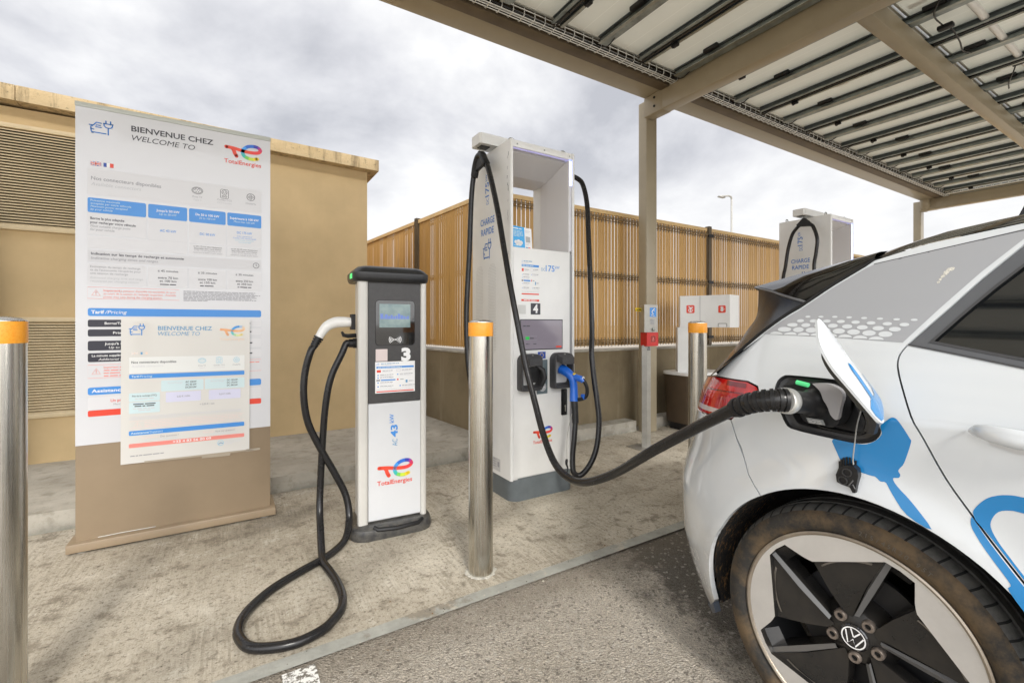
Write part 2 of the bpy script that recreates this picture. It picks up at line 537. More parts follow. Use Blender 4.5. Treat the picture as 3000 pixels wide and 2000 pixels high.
class MB:
    def __init__(s):
        s.v = []; s.f = []; s.fm = []; s.mats = []
    def mi(s, m):
        if m not in s.mats:
            s.mats.append(m)
        return s.mats.index(m)
    def add(s, vs, fs, m):
        b = len(s.v); i = s.mi(m)
        s.v += [V(v) for v in vs]
        s.f += [tuple(b + k for k in f) for f in fs]
        s.fm += [i] * len(fs)
        return s
    def bm(s, bm, m, M=None):
        bm.verts.index_update()
        vs = [(M @ v.co) if M else v.co.copy() for v in bm.verts]
        s.add(vs, [[v.index for v in f.verts] for f in bm.faces], m)
        bm.free()
        return s
    def box(s, lo, hi, m, bev=0, seg=2, M=None):
        bm = bmesh.new()
        bmesh.ops.create_cube(bm, size=1)
        lo = V(lo); hi = V(hi)
        for v in bm.verts:
            v.co = V(((lo[i] + hi[i]) / 2 + v.co[i] * (hi[i] - lo[i])) for i in range(3))
        if bev:
            bmesh.ops.bevel(bm, geom=bm.edges[:], offset=bev, segments=seg, profile=.5, affect='EDGES')
        return s.bm(bm, m, M)
    def hexa(s, p, m):
        return s.add(p, [(0, 3, 2, 1), (4, 5, 6, 7), (0, 1, 5, 4), (1, 2, 6, 5), (2, 3, 7, 6), (3, 0, 4, 7)], m)
    def prism(s, base, vec, m, bev=0, seg=2, M=None, cap0=True):
        """extrude a closed planar outline (3-D points, counter-clockwise seen against vec) along vec"""
        base = [V(p) for p in base]; vec = V(vec)
        bm = bmesh.new()
        a = [bm.verts.new(p) for p in base]
        b = [bm.verts.new(p + vec) for p in base]
        n = len(a)
        if cap0:
            bm.faces.new(a[::-1])
        bm.faces.new(b)
        for i in range(n):
            bm.faces.new((a[i], a[(i + 1) % n], b[(i + 1) % n], b[i]))
        if bev:
            be = [e for e in bm.edges if len(e.link_faces) == 2 and e.calc_face_angle(0) > rad(25)]
            bmesh.ops.bevel(bm, geom=be, offset=bev, segments=seg, profile=.5, affect='EDGES')
        bmesh.ops.recalc_face_normals(bm, faces=bm.faces[:])
        return s.bm(bm, m, M)
    def tube(s, path, r, m, seg=12, caps=True, closed=False, flat=None):
        path = [V(p) for p in path]
        n = len(path)
        rs = r if isinstance(r, (list, tuple)) else [r] * n
        t0 = (path[1] - path[0]).normalized()
        up = V((0, 0, 1)) if abs(t0.z) < .9 else V((0, 1, 0))
        nrm = t0.cross(up).normalized()
        vs = []; fs = []
        for i, p in enumerate(path):
            if closed:
                t = (path[(i + 1) % n] - path[i - 1]).normalized()
            else:
                t = (path[min(i + 1, n - 1)] - path[max(i - 1, 0)]).normalized()
            nrm = (nrm - t * nrm.dot(t))
            nrm = nrm.normalized() if nrm.length > 1e-6 else t.orthogonal().normalized()
            bi = t.cross(nrm)
            for k in range(seg):
                a = 2 * math.pi * k / seg
                vs.append(p + (nrm * math.cos(a) + bi * math.sin(a)) * rs[i])
        for i in range(n if closed else n - 1):
            for k in range(seg):
                a = i * seg + k; b = i * seg + (k + 1) % seg
                j = ((i + 1) % n) * seg
                fs.append((a, b, j + (k + 1) % seg, j + k))
        if caps and not closed:
            fs.append(tuple(range(seg))[::-1])
            fs.append(tuple(range((n - 1) * seg, n * seg)))
        return s.add(vs, fs, m)
    def cyl(s, a, b, r, m, seg=20, r2=None):
        return s.tube([a, b], [r, r2 if r2 is not None else r], m, seg)
    def lathe(s, prof, o, axis, m, seg=48, full=None):
        """prof: (radius, height) pairs along the axis"""
        axis = V(axis).normalized()
        x = axis.orthogonal().normalized(); y = axis.cross(x)
        vs = []; fs = []
        n = len(prof)
        for k in range(seg):
            a = 2 * math.pi * k / seg
            d = x * math.cos(a) + y * math.sin(a)
            for r, h in prof:
                vs.append(V(o) + d * r + axis * h)
        for k in range(seg):
            k2 = (k + 1) % seg
            for i in range(n - 1):
                fs.append((k * n + i, k2 * n + i, k2 * n + i + 1, k * n + i + 1))
        b = bmesh.new()
        bv = [b.verts.new(v) for v in vs]
        for f in fs:
            b.faces.new([bv[i] for i in f])
        bmesh.ops.remove_doubles(b, verts=b.verts[:], dist=1e-6)
        return s.bm(b, m)
    # ---- flat drawing on a face
    def poly(s, fr, pts, m, k=.001):
        return s.add([fr.p(a, b, k) for a, b in pts], [tuple(range(len(pts)))], m)
    def rect(s, fr, x0, y0, x1, y1, m, k=.001):
        return s.poly(fr, [(x0, y0), (x1, y0), (x1, y1), (x0, y1)], m, k)
    def rrect(s, fr, x0, y0, x1, y1, m, r=.006, k=.001, n=4):
        pts = []
        for cxx, cyy, a0 in ((x1 - r, y1 - r, 0), (x0 + r, y1 - r, 90), (x0 + r, y0 + r, 180), (x1 - r, y0 + r, 270)):
            for i in range(n + 1):
                a = rad(a0 + 90 * i / n)
                pts.append((cxx + r * math.cos(a), cyy + r * math.sin(a)))
        return s.poly(fr, pts, m, k)
    def disc(s, fr, x, y, r, m, k=.001, n=24, ry=None):
        ry = ry or r
        return s.poly(fr, [(x + r * math.cos(2 * math.pi * i / n), y + ry * math.sin(2 * math.pi * i / n)) for i in range(n)], m, k)
    def stroke(s, fr, pts, w, m, k=.001, closed=False, caps=True, mats=None):
        pts = [V((p[0], p[1], 0)) for p in pts]
        n = len(pts)
        L = []; R = []
        for i in range(n):
            a = pts[i - 1] if (closed or i > 0) else pts[i]
            b = pts[(i + 1) % n] if (closed or i < n - 1) else pts[i]
            d = (b - a)
            if d.length < 1e-9:
                d = V((1, 0, 0))
            d.normalize()
            q = V((-d.y, d.x, 0)) * w / 2
            L.append(pts[i] + q); R.append(pts[i] - q)
        for i in range(n if closed else n - 1):
            j = (i + 1) % n
            mm = mats[min(len(mats) - 1, int(i / (n - 1) * len(mats)))] if mats else m
            s.add([fr.p(v.x, v.y, k) for v in (R[i], R[j], L[j], L[i])], [(0, 1, 2, 3)], mm)
        if caps and not closed:
            s.disc(fr, pts[0].x, pts[0].y, w / 2, mats[0] if mats else m, k, 12)
            s.disc(fr, pts[-1].x, pts[-1].y, w / 2, mats[-1] if mats else m, k, 12)
        return s
    def ring(s, fr, x, y, r, w, m, k=.001, n=28, ry=None):
        ry = ry or r
        return s.stroke(fr, [(x + r * math.cos(2 * math.pi * i / n), y + ry * math.sin(2 * math.pi * i / n)) for i in range(n)], w, m, k, closed=True)
    def text(s, fr, st, x, y, h, m, k=.001, width=None, align='L', bold=0.0, shear=0.0, rot=0.0, lead=1.0):
        vs, fs = text_geo(st, bold, shear)
        if not vs:
            return s
        x0 = min(v[0] for v in vs); x1 = max(v[0] for v in vs)
        sy = h / CAP
        sx = width / (x1 - x0) if width else sy
        W = (x1 - x0) * sx
        off = {'L': 0, 'C': -W / 2, 'R': -W}[align]
        ca, sa = math.cos(rot), math.sin(rot)
        P = []
        for a, b in vs:
            u = (a - x0) * sx + off; w = b * sy
            P.append(fr.p(x + u * ca - w * sa, y + u * sa + w * ca, k))
        return s.add(P, fs, m)
    def micro(s, fr, x, y, w, h, m, seed=0, k=.001, fill=1.0, align='L'):
        """a line of print too small to read: word-long dashes"""
        r = random.Random(seed * 7919 + int(x * 1e4) + int(y * 3e4))
        W = w * fill
        a = x + {'L': 0, 'C': (w - W) / 2, 'R': w - W}[align]
        end = a + W
        while a < end - h * .5:
            l = min(h * r.uniform(1.2, 5.5), end - a)
            s.rect(fr, a, y + h * .12, a + l, y + h * .78, m, k)
            a += l + h * .55
        return s
    def lines(s, fr, x, y, w, h, n, m, lead=1.35, seed=0, k=.001, last=.6, align='L'):
        for i in range(n):
            s.micro(fr, x, y - i * h * lead, w, h, m, seed + i, k, last if i == n - 1 else random.Random(seed + i).uniform(.86, 1), align)
        return s
    def build(s, name, parent=None, angle=35, label=None, sub=None, recalc=False):
        L = root_of(parent).location if parent else V((0, 0, 0))
        me = bpy.data.meshes.new(name)
        org = V((0, 0, 0))
        if parent is None and s.v:
            lo = V(min(v[i] for v in s.v) for i in range(3)); hi = V(max(v[i] for v in s.v) for i in range(3))
            org = V(((lo.x + hi.x) / 2, (lo.y + hi.y) / 2, lo.z))
            L = org
        me.from_pydata([v - L for v in s.v], [], s.f)
        for m in s.mats:
            me.materials.append(m)
        me.polygons.foreach_set('material_index', s.fm)
        if recalc:
            b = bmesh.new(); b.from_mesh(me)
            bmesh.ops.recalc_face_normals(b, faces=b.faces[:])
            b.to_mesh(me); b.free()
        me.polygons.foreach_set('use_smooth', [True] * len(me.polygons))
        me.set_sharp_from_angle(angle=rad(angle))
        me.update()
        o = bpy.data.objects.new(name, me)
        COL.objects.link(o)
        if parent:
            o.parent = parent
        else:
            o.location = org
        if label:
            o['label'] = label
        return o

def dup(root, loc, label=None):
    r = root.copy(); COL.objects.link(r); r.location = loc
    if label:
        r['label'] = label
    for ch in list(root.children):
        c = ch.copy(); COL.objects.link(c); c.parent = r
        for g_ in list(ch.children):
            d = g_.copy(); COL.objects.link(d); d.parent = c
    return r

# emblem: a looping two-letter ribbon mark, rainbow coloured, with the wordmark under it
def ribbon_logo(mb, fr, x, y, w, k=.001, inks=None, word=None, wordh=.03):
    inks = inks or LOGO
    s_ = w / 183.0
    T = lambda a, b: V((x + a * s_, y + b * s_, 0))
    stem = catmull([T(40, 46), T(47, 36), T(52, 20), T(60, 6)], 5)
    tail = [T(10, 51), T(50, 48), T(95, 41), T(140, 39), T(168, 45), T(179, 58), T(168, 73), T(145, 77), T(118, 71), T(98, 55), T(90, 34), T(97, 14), T(116, 4), T(140, 2), T(163, 8)]
    mb.stroke(fr, [(p.x, p.y) for p in stem], 19 * s_, inks[0], k)
    cols = [inks[0]] * 6 + [inks[1]] * 4 + [inks[2]] * 2 + [inks[3], inks[4], inks[4], inks[5], inks[5], inks[5], inks[6], inks[6], inks[7], inks[7], inks[8], inks[8], inks[9], inks[9], inks[10], inks[10], inks[11], inks[11]]
    mb.stroke(fr, [(p.x, p.y) for p in catmull(tail, 6)], 18.5 * s_, None, k + .0003, mats=cols)
    if word:
        mb.text(fr, 'TotalEnergies', x, y - wordh * 1.75, wordh, word, k, width=w * 1.0, bold=.012)

def car_plug_icon(mb, fr, x, y, w, h, m, k=.001, lw=None):
    lw = lw or w * .055
    T = lambda pts: [(x + a * w, y + b * h) for a, b in pts]
    S_ = lambda pts, **q: mb.stroke(fr, T(pts), lw, m, k, **q)
    S_([(.50, .78), (.30, .80), (.20, .62), (.12, .50), (.06, .46), (.08, .10), (.16, .06), (.70, .06)])
    S_([(.46, .60), (.30, .60), (.26, .46), (.50, .46)])
    S_([(.00, .56), (.12, .56)])
    S_([(.06, .30), (.18, .26)])
    S_([(.10, .02), (.16, .02)])
    S_([(.80, .0), (.80, .50)])
    S_([(.62, .80), (.62, .64), (.70, .52), (.80, .50), (.90, .52), (.98, .64), (.98, .80)])
    S_([(.60, .80), (1.0, .80)])
    S_([(.70, .82), (.70, 1.0)])
    S_([(.90, .82), (.90, 1.0)])

# ------------------------------------------------------------------ the ground
def sheet(name, pts, z, m, label=None):
    o = MB().add([V((a, b, z)) for a, b in pts], [tuple(range(len(pts)))], m).build(name)
    return tag(o, label, None, None, 'structure')
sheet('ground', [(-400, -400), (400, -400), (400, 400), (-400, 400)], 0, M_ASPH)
sheet('pavement', [(-12, 1.785), (40, 1.785), (40, 4.0), (-12, 4.0)], .006, M_PAVE)
sheet('kerb_strip', [(-12, 1.722), (40, 1.722), (40, 1.787), (-12, 1.787)], .0105, M_STRIP)
sheet('parking_line', [(.145, -3.2), (.25, -3.2), (.25, 1.712), (.145, 1.712)], .004, M_ROADP)

FD = V((-.098, .995, 0)).normalized()       # direction of the enclosure's side wall
FC = V((2.07, 3.733, 0))                     # its corner
mb = MB()
def kerb_piece(a, b):
    mb.prism([(a, 3.565, 0), (b, 3.565, 0), (b, 3.80, 0), (a, 3.80, 0)], (0, 0, .121), M_KERB, .018, 2)
for a, b in ((-9, -4.0), (-3.994, -.65), (-.644, .9), (.906, 2.2), (2.206, 3.80), (4.06, 7.0), (7.006, 10.5), (10.506, 14), (14.006, 30)):
    kerb_piece(a, b)
mb.prism([(-9, 3.75, 0), (2.25, 3.75, 0), (1.9, 12, 0), (-9, 12, 0)], (0, 0, .119), M_KERB)
tag(mb.build('kerb'), None, None, None, 'structure')

# ------------------------------------------------------------------ building
b_ = thing('utility_building', 'flat roofed ochre rendered building with weathered coping and beige louvres behind the tall sign', 'building', (-3, 4.86, .1))
mb = MB()
mb.box((-9, 4.86, .115), (1.212, 12, 2.80), M_WALL)
mb.build('wall', b_)
mb = MB()
zl = lambda u: 2.878 + (1.30 - u) * .0205
for a, b in ((-9.0, -1.35), (-1.345, 1.305)):
    lo = -.112
    mb.prism([(a, 4.755, zl(a) + lo), (b, 4.755, zl(b) + lo), (b, 4.755, zl(b)), (a, 4.755, zl(a))], (0, 7.4, 0), M_COPE, .012, 2)
mb.build('coping', b_, recalc=True)
def louvre(x0, x1, z0, z1, t):
    f = MB()
    y0, y1 = 4.828, 4.862
    f.box((x0, y0, z1 - t), (x1, y1, z1), M_LOUV, .003)
    f.box((x0, y0, z0), (x1, y1, z0 + t), M_LOUV, .003)
    f.box((x0, y0 + .001, z0 + t), (x0 + t, y1, z1 - t), M_LOUV)
    f.box((x1 - t, y0 + .001, z0 + t), (x1, y1, z1 - t), M_LOUV)
    f = f.build('louvre', b_)
    s_ = MB()
    n = int((z1 - z0 - 2 * t) / .0208)
    p = (z1 - z0 - 2 * t) / n
    for i in range(n):
        z = z0 + t + i * p
        s_.hexa([(x0 + t, 4.832, z + .001), (x1 - t, 4.832, z + .001), (x1 - t, 4.856, z + p * .62), (x0 + t, 4.856, z + p * .62),
                 (x0 + t, 4.832, z + p * .40), (x1 - t, 4.832, z + p * .40), (x1 - t, 4.857, z + p * .90), (x0 + t, 4.857, z + p * .90)], M_LOUV)
    s_.add([(x0 + t, 4.8575, z0 + t), (x1 - t, 4.8575, z0 + t), (x1 - t, 4.8575, z1 - t), (x0 + t, 4.8575, z1 - t)], [(0, 1, 2, 3)], M_LOUVD)
    s_.build('louvre_blades', f)
louvre(-2.6, -.35, 1.885, 2.672, .034)
louvre(-2.6, -.35, .468, 1.235, .036)

# dark slanted prop by the building wall, cut by the left edge of the picture
mb = MB()
mb.hexa([(-1.46, 4.70, .12), (-1.33, 4.70, .12), (-1.33, 4.78, .12), (-1.46, 4.78, .12), (-1.62, 4.70, 2.0), (-1.52, 4.70, 2.0), (-1.52, 4.78, 2.0), (-1.62, 4.78, 2.0)], mat('dark_brown_wood', (.045, .028, .014), .7, noise=(8, .4)))
tag(mb.build('prop_board'), 'dark brown slanted board leaning by the building wall behind the nearest bollard', 'board')

# ------------------------------------------------------------------ enclosure wall and fence
w_ = thing('enclosure_wall', 'low taupe painted wall with pale coping under the slatted fence', 'wall', (2.07, 3.733, 0))
FN = V((FD.y, -FD.x, 0))
def along(t, off, z):
    p = FC + FD * t - FN * off
    return V((p.x, p.y, z))
mb = MB()
mb.hexa([(2.07, 3.733, .0), (40, 3.733, 0), (40, 3.95, 0), (2.07, 3.95, 0), (2.07, 3.733, .885), (40, 3.733, .885), (40, 3.95, .885), (2.07, 3.95, .885)], M_TAUPEW)
mb.hexa([along(0, 0, 0), along(12, 0, 0), along(12, -.2, 0), along(.0, -.2, 0), along(0, 0, .886), along(12, 0, .886), along(12, -.2, .886), along(0, -.2, .886)], M_TAUPEW)
mb.build('wall', w_, recalc=True)
mb = MB()
mb.box((2.05, 3.722, .887), (40, 3.96, .905), M_COPEW, .004)
mb.hexa([along(.012, .012, .888), along(12, .012, .888), along(12, -.21, .888), along(.012, -.21, .888), along(.012, .012, .906), along(12, .012, .906), along(12, -.21, .906), along(.012, -.21, .906)], M_COPEW)
mb.build('wall_coping', w_, recalc=True)

def fence(name, label, o, d, joints):
    """o: base point on the fence line, d: direction; posts at the joints (distance along d)"""
    o = V(o); d = V(d)
    n = V((d.y, -d.x, 0))           # towards the camera side
    t = thing(name, label, 'fence', (o.x, o.y, .9), 'tan slatted fences on the low wall')
    P = lambda a, off, z: o + d * a + n * off + V((0, 0, z))
    for j in joints:
        m = MB()
        for z0, z1 in ((.90, 2.475),):
            q = [P(j - .03, -.03, z0), P(j + .03, -.03, z0), P(j + .03, .03, z0), P(j - .03, .03, z0)]
            m.prism(q, (0, 0, z1 - z0), M_FPOST, .004)
        q = [P(j - .05, -.04, .906), P(j + .05, -.04, .906), P(j + .05, .075, .906), P(j - .05, .075, .906)]
        m.prism(q, (0, 0, .012), M_GALV)
        for z in (1.0, 1.72, 2.33):
            q = [P(j - .05, .03, z), P(j + .05, .03, z), P(j + .05, .045, z), P(j - .05, .045, z)]
            m.prism(q, (0, 0, .035), M_BLACKP, .003)
        m.build('fence_post', t, recalc=True)
    r = random.Random(name)
    for j0, j1 in zip(joints[:-1], joints[1:]):
        a0, a1 = j0 + .045, j1 - .045
        m = MB()
        k = int((a1 - a0) / .05)
        p = (a1 - a0) / k
        for i in range(k):
            a = a0 + (i + .5) * p
            hw = p * .5 * (r.uniform(.84, .91) if r.random() < .6 else r.uniform(.91, .97))
            tw = r.uniform(-.0015, .0015)
            z1 = 2.415
            for z0_, z1_ in ((.945, z1),):
                q = [P(a - hw, .003 + tw, z0_), P(a, .0065, z0_), P(a + hw, .003 - tw, z0_), P(a + hw * .96, .0005 - tw, z0_), P(a - hw * .96, .0005 + tw, z0_)]
                m.prism(q, (0, 0, z1_ - z0_), M_SLAT)
        m.build('slat_panel', t, recalc=True)
        m = MB()
        q = [P(a0, -.014, 2.41), P(a1, -.014, 2.41), P(a1, .014, 2.41), P(a0, .014, 2.41)]
        m.prism(q, (0, 0, .042), M_SLATCAP, .004)
        m.build('top_cap', t, recalc=True)
        for z in (.985, 1.72, 2.36):
            m = MB()
            for dz, off in ((-.022, .012), (.0, .034), (.022, .012)):
                m.tube([P(a0, off, z + dz), P(a1, off, z + dz)], .0055, M_WIRE, 6)
            for i in range(k + 1):
                a = a0 + i * p
                m.tube([P(a, .012, z - .05), P(a, .012, z - .022), P(a, .034, z), P(a, .012, z + .022), P(a, .012, z + .05)], .0046, M_WIRE, 5)
            m.build('wire_fold', t)
    return t
fence('slat_fence', 'long tan slatted fence on the low wall running right behind the chargers', (2.13, 3.80, 0), (1, 0, 0), [.06, .77, 3.27, 5.77, 8.27, 10.77, 13.27, 15.77])
fence('slat_fence', 'short tan slatted fence receding beside the ochre building', FC + V((.035, .05, 0)), FD, [.09, 1.60, 4.1, 6.6])

# ------------------------------------------------------------------ far lamp mast
t = thing('lamp_mast', 'slim grey street lamp standing far beyond the slatted fence', 'street lamp', (23.35, 15, 0))
mb = MB()
mb.cyl((23.35, 15, 0), (23.35, 15, 8.1), .065, M_ALU, 12, .045)
mb.build('pole', t)
mb = MB()
mb.tube([(23.35, 15, 8.02), (23.30, 15, 8.16), (23.1, 15.0, 8.18), (22.5, 15.2, 8.12)], [.05, .05, .05, .04], M_ALU, 8)
mb.box((22.5, 15.1, 8.07), (22.98, 15.3, 8.14), M_ALU, .03)
mb.build('lamp_head', t)

# ------------------------------------------------------------------ bollards
t = thing('bollard', 'brushed steel bollard with orange band in the middle, in front of the white chargers', 'bollard', (1.01, 1.925, 0), 'steel bollards along the kerb')
mb = MB()
mb.lathe([(.058, .004), (.0575, 1.128)], (1.01, 1.925, 0), (0, 0, 1), M_STEEL, 48)
mb.build('post', t)
mb = MB()
mb.lathe([(.0590, 1.125), (.0592, 1.126), (.0592, 1.188), (.0588, 1.189)], (1.01, 1.925, 0), (0, 0, 1), M_ORANGE, 48)
mb.build('reflective_band', t)
mb = MB()
mb.lathe([(.0583, 1.188), (.0575, 1.192), (.045, 1.199), (.022, 1.2035), (.0002, 1.204)], (1.01, 1.925, 0), (0, 0, 1), M_STEEL, 48)
mb.build('domed_cap', t)
mb = MB()
r_ = random.Random(4)
prof = []
ring = []
for i in range(40):
    a = i / 40 * 2 * math.pi
    ring.append((1.01 + math.cos(a) * (.070 + r_.uniform(-.008, .008)), 1.925 + math.sin(a) * (.070 + r_.uniform(-.008, .008)), .007))
mb.prism(ring, (0, 0, .006), mat('pale_mortar', (.55, .53, .47), .9, noise=(30, .4)), .003)
mb.build('mortar_collar', t)
dup(t, V((-.578, 1.925, 0)), 'brushed steel bollard with orange band nearest the camera, before the big sign')
dup(t, V((2.622, 1.925, 0)), 'brushed steel bollard with orange band standing beside the white car')

# ------------------------------------------------------------------ tall welcome sign
SX, SY = -.685, 3.19
t = thing('welcome_sign', 'tall white bilingual charging information sign on a taupe metal base', 'sign', (-.24, 3.25, 0))
mb = MB()
mb.box((SX, SY, .058), (SX + .892, SY + .07, 2.31), M_SIGNB, .002)
mb.build('sign_body', t)
mb = MB()
mb.box((SX - .002, SY - .004, 2.31), (SX + .894, SY + .074, 2.335), M_SIGNT, .003)
mb.build('top_rail', t)
mb = MB()
mb.box((SX - .028, 3.145, .016), (SX + .918, 3.40, .060), M_SIGNB, .003)
mb.build('base_plate', t)
for x in (SX + .03, SX + .86):
    mb = MB()
    mb.lathe([(.0002, .006), (.024, .006), (.024, .011), (.012, .014), (.012, .02)], (x, 3.18, 0), (0, 0, 1), M_ALU, 16)
    mb.build('levelling_foot', t)
mb = MB()
mb.tube([(SX + .09, 3.186, .0625), (SX + .2, 3.187, .064), (SX + .33, 3.1865, .063)], .0022, M_ALU, 6)
mb.build('sealant_bead', t)
mb = MB()
mb.box((SX + .0005, SY - .003, .552), (SX + .8915, SY - .0002, 2.309), M_SIGNP)
poster = mb.build('poster', t)
F = Fr((SX, SY - .003, 0), (1, 0, 0), (0, 0, 1))
g = MB()
car_plug_icon(g, F, .055, 2.183, .094, .072, I_BLUE, lw=.0055)
g.text(F, 'BIENVENUE CHEZ', .225, 2.226, .029, I_DARK, width=.372, bold=.018)
g.text(F, 'WELCOME TO', .227, 2.178, .028, I_DARK, width=.282, shear=.2)
ribbon_logo(g, F, .650, 2.178, .192, word=I_RED, wordh=.0235)
# flags
def uk(g, F, x, y, w, h, b=I_FLAGB, r=I_RED, wh=I_WHITE):
    g.rect(F, x, y, x + w, y + h, b)
    for (p, q) in (((x, y), (x + w, y + h)), ((x, y + h), (x + w, y))):
        g.stroke(F, [p, q], h * .22, wh, .0014, caps=False)
        g.stroke(F, [p, q], h * .08, r, .0018, caps=False)
    g.rect(F, x, y + h * .33, x + w, y + h * .67, wh, .0022); g.rect(F, x + w * .4, y, x + w * .6, y + h, wh, .0022)
    g.rect(F, x, y + h * .41, x + w, y + h * .59, r, .0026); g.rect(F, x + w * .45, y, x + w * .55, y + h, r, .0026)
uk(g, F, .060, 2.012, .042, .022)
g.rect(F, .111, 2.012, .124, 2.034, I_FLAGB); g.rect(F, .124, 2.012, .137, 2.034, I_WHITE); g.rect(F, .137, 2.012, .152, 2.034, I_RED)
g.rrect(F, .048, 1.862, .842, 1.997, I_BOX)
g.text(F, 'Nos connecteurs disponibles', .062, 1.937, .0185, I_GREY, .0015, width=.292, bold=.012)
g.text(F, 'Available connectors', .062, 1.908, .0165, I_MGREY, .0015, width=.205, shear=.2)
def connectors(g, F, cs, z, m, s_=1.0, k=.0015):
    x = cs[0]; w = .0022 * s_
    g.ring(F, x, z, .026 * s_, w, m, k, ry=.0195 * s_); g.ring(F, x, z, .021 * s_, w, m, k, ry=.015 * s_)
    for dx, dz in ((-.012, .003), (0, .003), (.012, .003), (-.006, -.007), (.006, -.007), (-.007, .010), (.007, .010)):
        g.disc(F, x + dx * s_, z + dz * s_, .0025 * s_, m, k, 10)
    x = cs[1]
    g.stroke(F, [(x + a * s_, z + b * s_) for a, b in ((-.015, .026), (.015, .026), (.02, .02), (.02, -.022), (.015, -.027), (-.015, -.027), (-.02, -.022), (-.02, .02))], w, m, k, closed=True)
    g.ring(F, x, z + .009 * s_, .013 * s_, w, m, k)
    for dx, dz in ((-.005, .012), (.005, .012), (0, .004), (-.007, .006), (.007, .006)):
        g.disc(F, x + dx * s_, z + dz * s_, .0022 * s_, m, k, 8)
    g.ring(F, x - .007 * s_, z - .015 * s_, .005 * s_, w, m, k, 14); g.ring(F, x + .007 * s_, z - .015 * s_, .005 * s_, w, m, k, 14)
    x = cs[2]
    g.ring(F, x, z, .0205 * s_, w * 1.3, m, k)
    for dx, dz in ((-.009, 0), (.009, 0), (0, .009), (0, -.009)):
        g.ring(F, x + dx * s_, z + dz * s_, .0048 * s_, w, m, k, 14)
connectors(g, F, (.520, .652, .787), 1.949, I_DARK)
for x, s1, s2 in ((.520, 'Prise T2', 'Type 2'), (.652, 'Combo CCS', 'CCS Combo'), (.787, 'ChadeMo', None)):
    g.text(F, s1, x, 1.908 if s2 else 1.905, .0095, I_GREY, .0015, align='C')
    if s2:
        g.text(F, s2, x, 1.891, .0095, I_MGREY, .0015, align='C', shear=.2)
for x0, x1 in ((.048, .288), (.297, .472), (.481, .658), (.666, .843)):
    g.rrect(F, x0, 1.766, x1, 1.843, I_BLUE2, .008)
for i_, (s_, w_, k_) in enumerate((('Puissance maximale', .118, 0), ('acceptée par votre véhicule', .165, 0), ('Maximum power accepted', .150, .2), ('by your vehicle', .088, .2))):
    g.text(F, s_, .060, 1.825 - i_ * .0155, .0098, I_PBLUE, .0016, width=w_, shear=k_)
g.text(F, 'Jusqu\'à 50 kW', .385, 1.806, .0125, I_WHITE, .0016, width=.105, align='C', bold=.015)
g.text(F, 'Up to 50 kW', .385, 1.788, .0105, I_PBLUE, .0016, width=.078, align='C', shear=.2)
g.text(F, 'De 50 à 100 kW', .569, 1.806, .0125, I_WHITE, .0016, width=.115, align='C', bold=.015)
g.text(F, '50 to 100 kW', .569, 1.788, .0105, I_PBLUE, .0016, width=.080, align='C', shear=.2)
g.text(F, 'Supérieure à 100 kW', .754, 1.806, .0125, I_WHITE, .0016, width=.150, align='C', bold=.015)
g.text(F, 'More than 100 kW', .754, 1.788, .0105, I_PBLUE, .0016, width=.110, align='C', shear=.2)
for x0, x1, z0, z1 in ((.048, .288, 1.652, 1.763), (.297, .472, 1.647, 1.763), (.481, .658, 1.646, 1.763), (.666, .843, 1.646, 1.763), (.048, .472, 1.580, 1.645), (.481, .658, 1.580, 1.639), (.666, .843, 1.580, 1.639)):
    g.rrect(F, x0, z0, x1, z1, I_BOX, .005)
g.text(F, 'Borne la plus adaptée', .059, 1.730, .0125, I_NAVY, .0016, width=.137, bold=.014)
g.text(F, 'pour recharger votre véhicule', .059, 1.709, .0125, I_NAVY, .0016, width=.185, bold=.014)
g.text(F, 'Most suitable charge point', .059, 1.690, .0115, I_GREY, .0016, width=.163, shear=.2)
g.text(F, 'for your vehicle', .059, 1.672, .0115, I_GREY, .0016, width=.097, shear=.2)
g.text(F, 'AC 43 kW', .385, 1.695, .0135, I_BLUE2, .0016, width=.074, align='C', bold=.012)
g.text(F, 'DC 50 kW', .569, 1.695, .0135, I_BLUE2, .0016, width=.074, align='C', bold=.012)
g.text(F, 'DC 175 kW', .754, 1.722, .0135, I_BLUE2, .0016, width=.078, align='C', bold=.012)
for i_, (s_, w_, m_, k_) in enumerate((('avec connecteur', .080, I_BLUE2, 0), ('Combo CCS recommandé', .118, I_BLUE2, 0), ('CCS Combo connector', .100, I_CYAN, .2), ('recommended', .066, I_CYAN, .2))):
    g.text(F, s_, .755, 1.704 - i_ * .0118, .0078, m_, .0016, width=w_, shear=k_, align='C')
for x in (.570, .754):
    kw_ = 'DC 175 kW' if x < .6 else 'DC 50 kW'
    for i_, (s_, w_, m_, k_) in enumerate((('ou %s selon l\'équipement' % kw_, .138, I_NAVY, 0), ('disponible dans votre station', .132, I_NAVY, 0), ('or %s depending on the' % kw_, .130, I_GREY, .2), ('equipment available at your station', .142, I_GREY, .2))):
        g.text(F, s_, x, 1.625 - i_ * .0115, .0078, m_, .0016, width=w_, shear=k_, align='C')
g.rrect(F, .048, 1.509, .843, 1.570, I_LGREY, .008)
g.text(F, 'Indication sur les temps de recharge et autonomie', .062, 1.545, .0135, I_NAVY, .0016, width=.395, bold=.014)
g.text(F, 'Indicative charging times and ranges', .062, 1.522, .0135, I_GREY, .0016, width=.278, shear=.2)
g.ring(F, .815, 1.538, .0155, .0025, I_NAVY, .0016)
g.stroke(F, [(.815, 1.548), (.815, 1.537), (.822, 1.533)], .0022, I_NAVY, .0016)
for x0, x1 in ((.048, .288), (.297, .472), (.481, .658), (.666, .843)):
    g.rrect(F, x0, 1.388, x1, 1.500, I_BOX, .005)
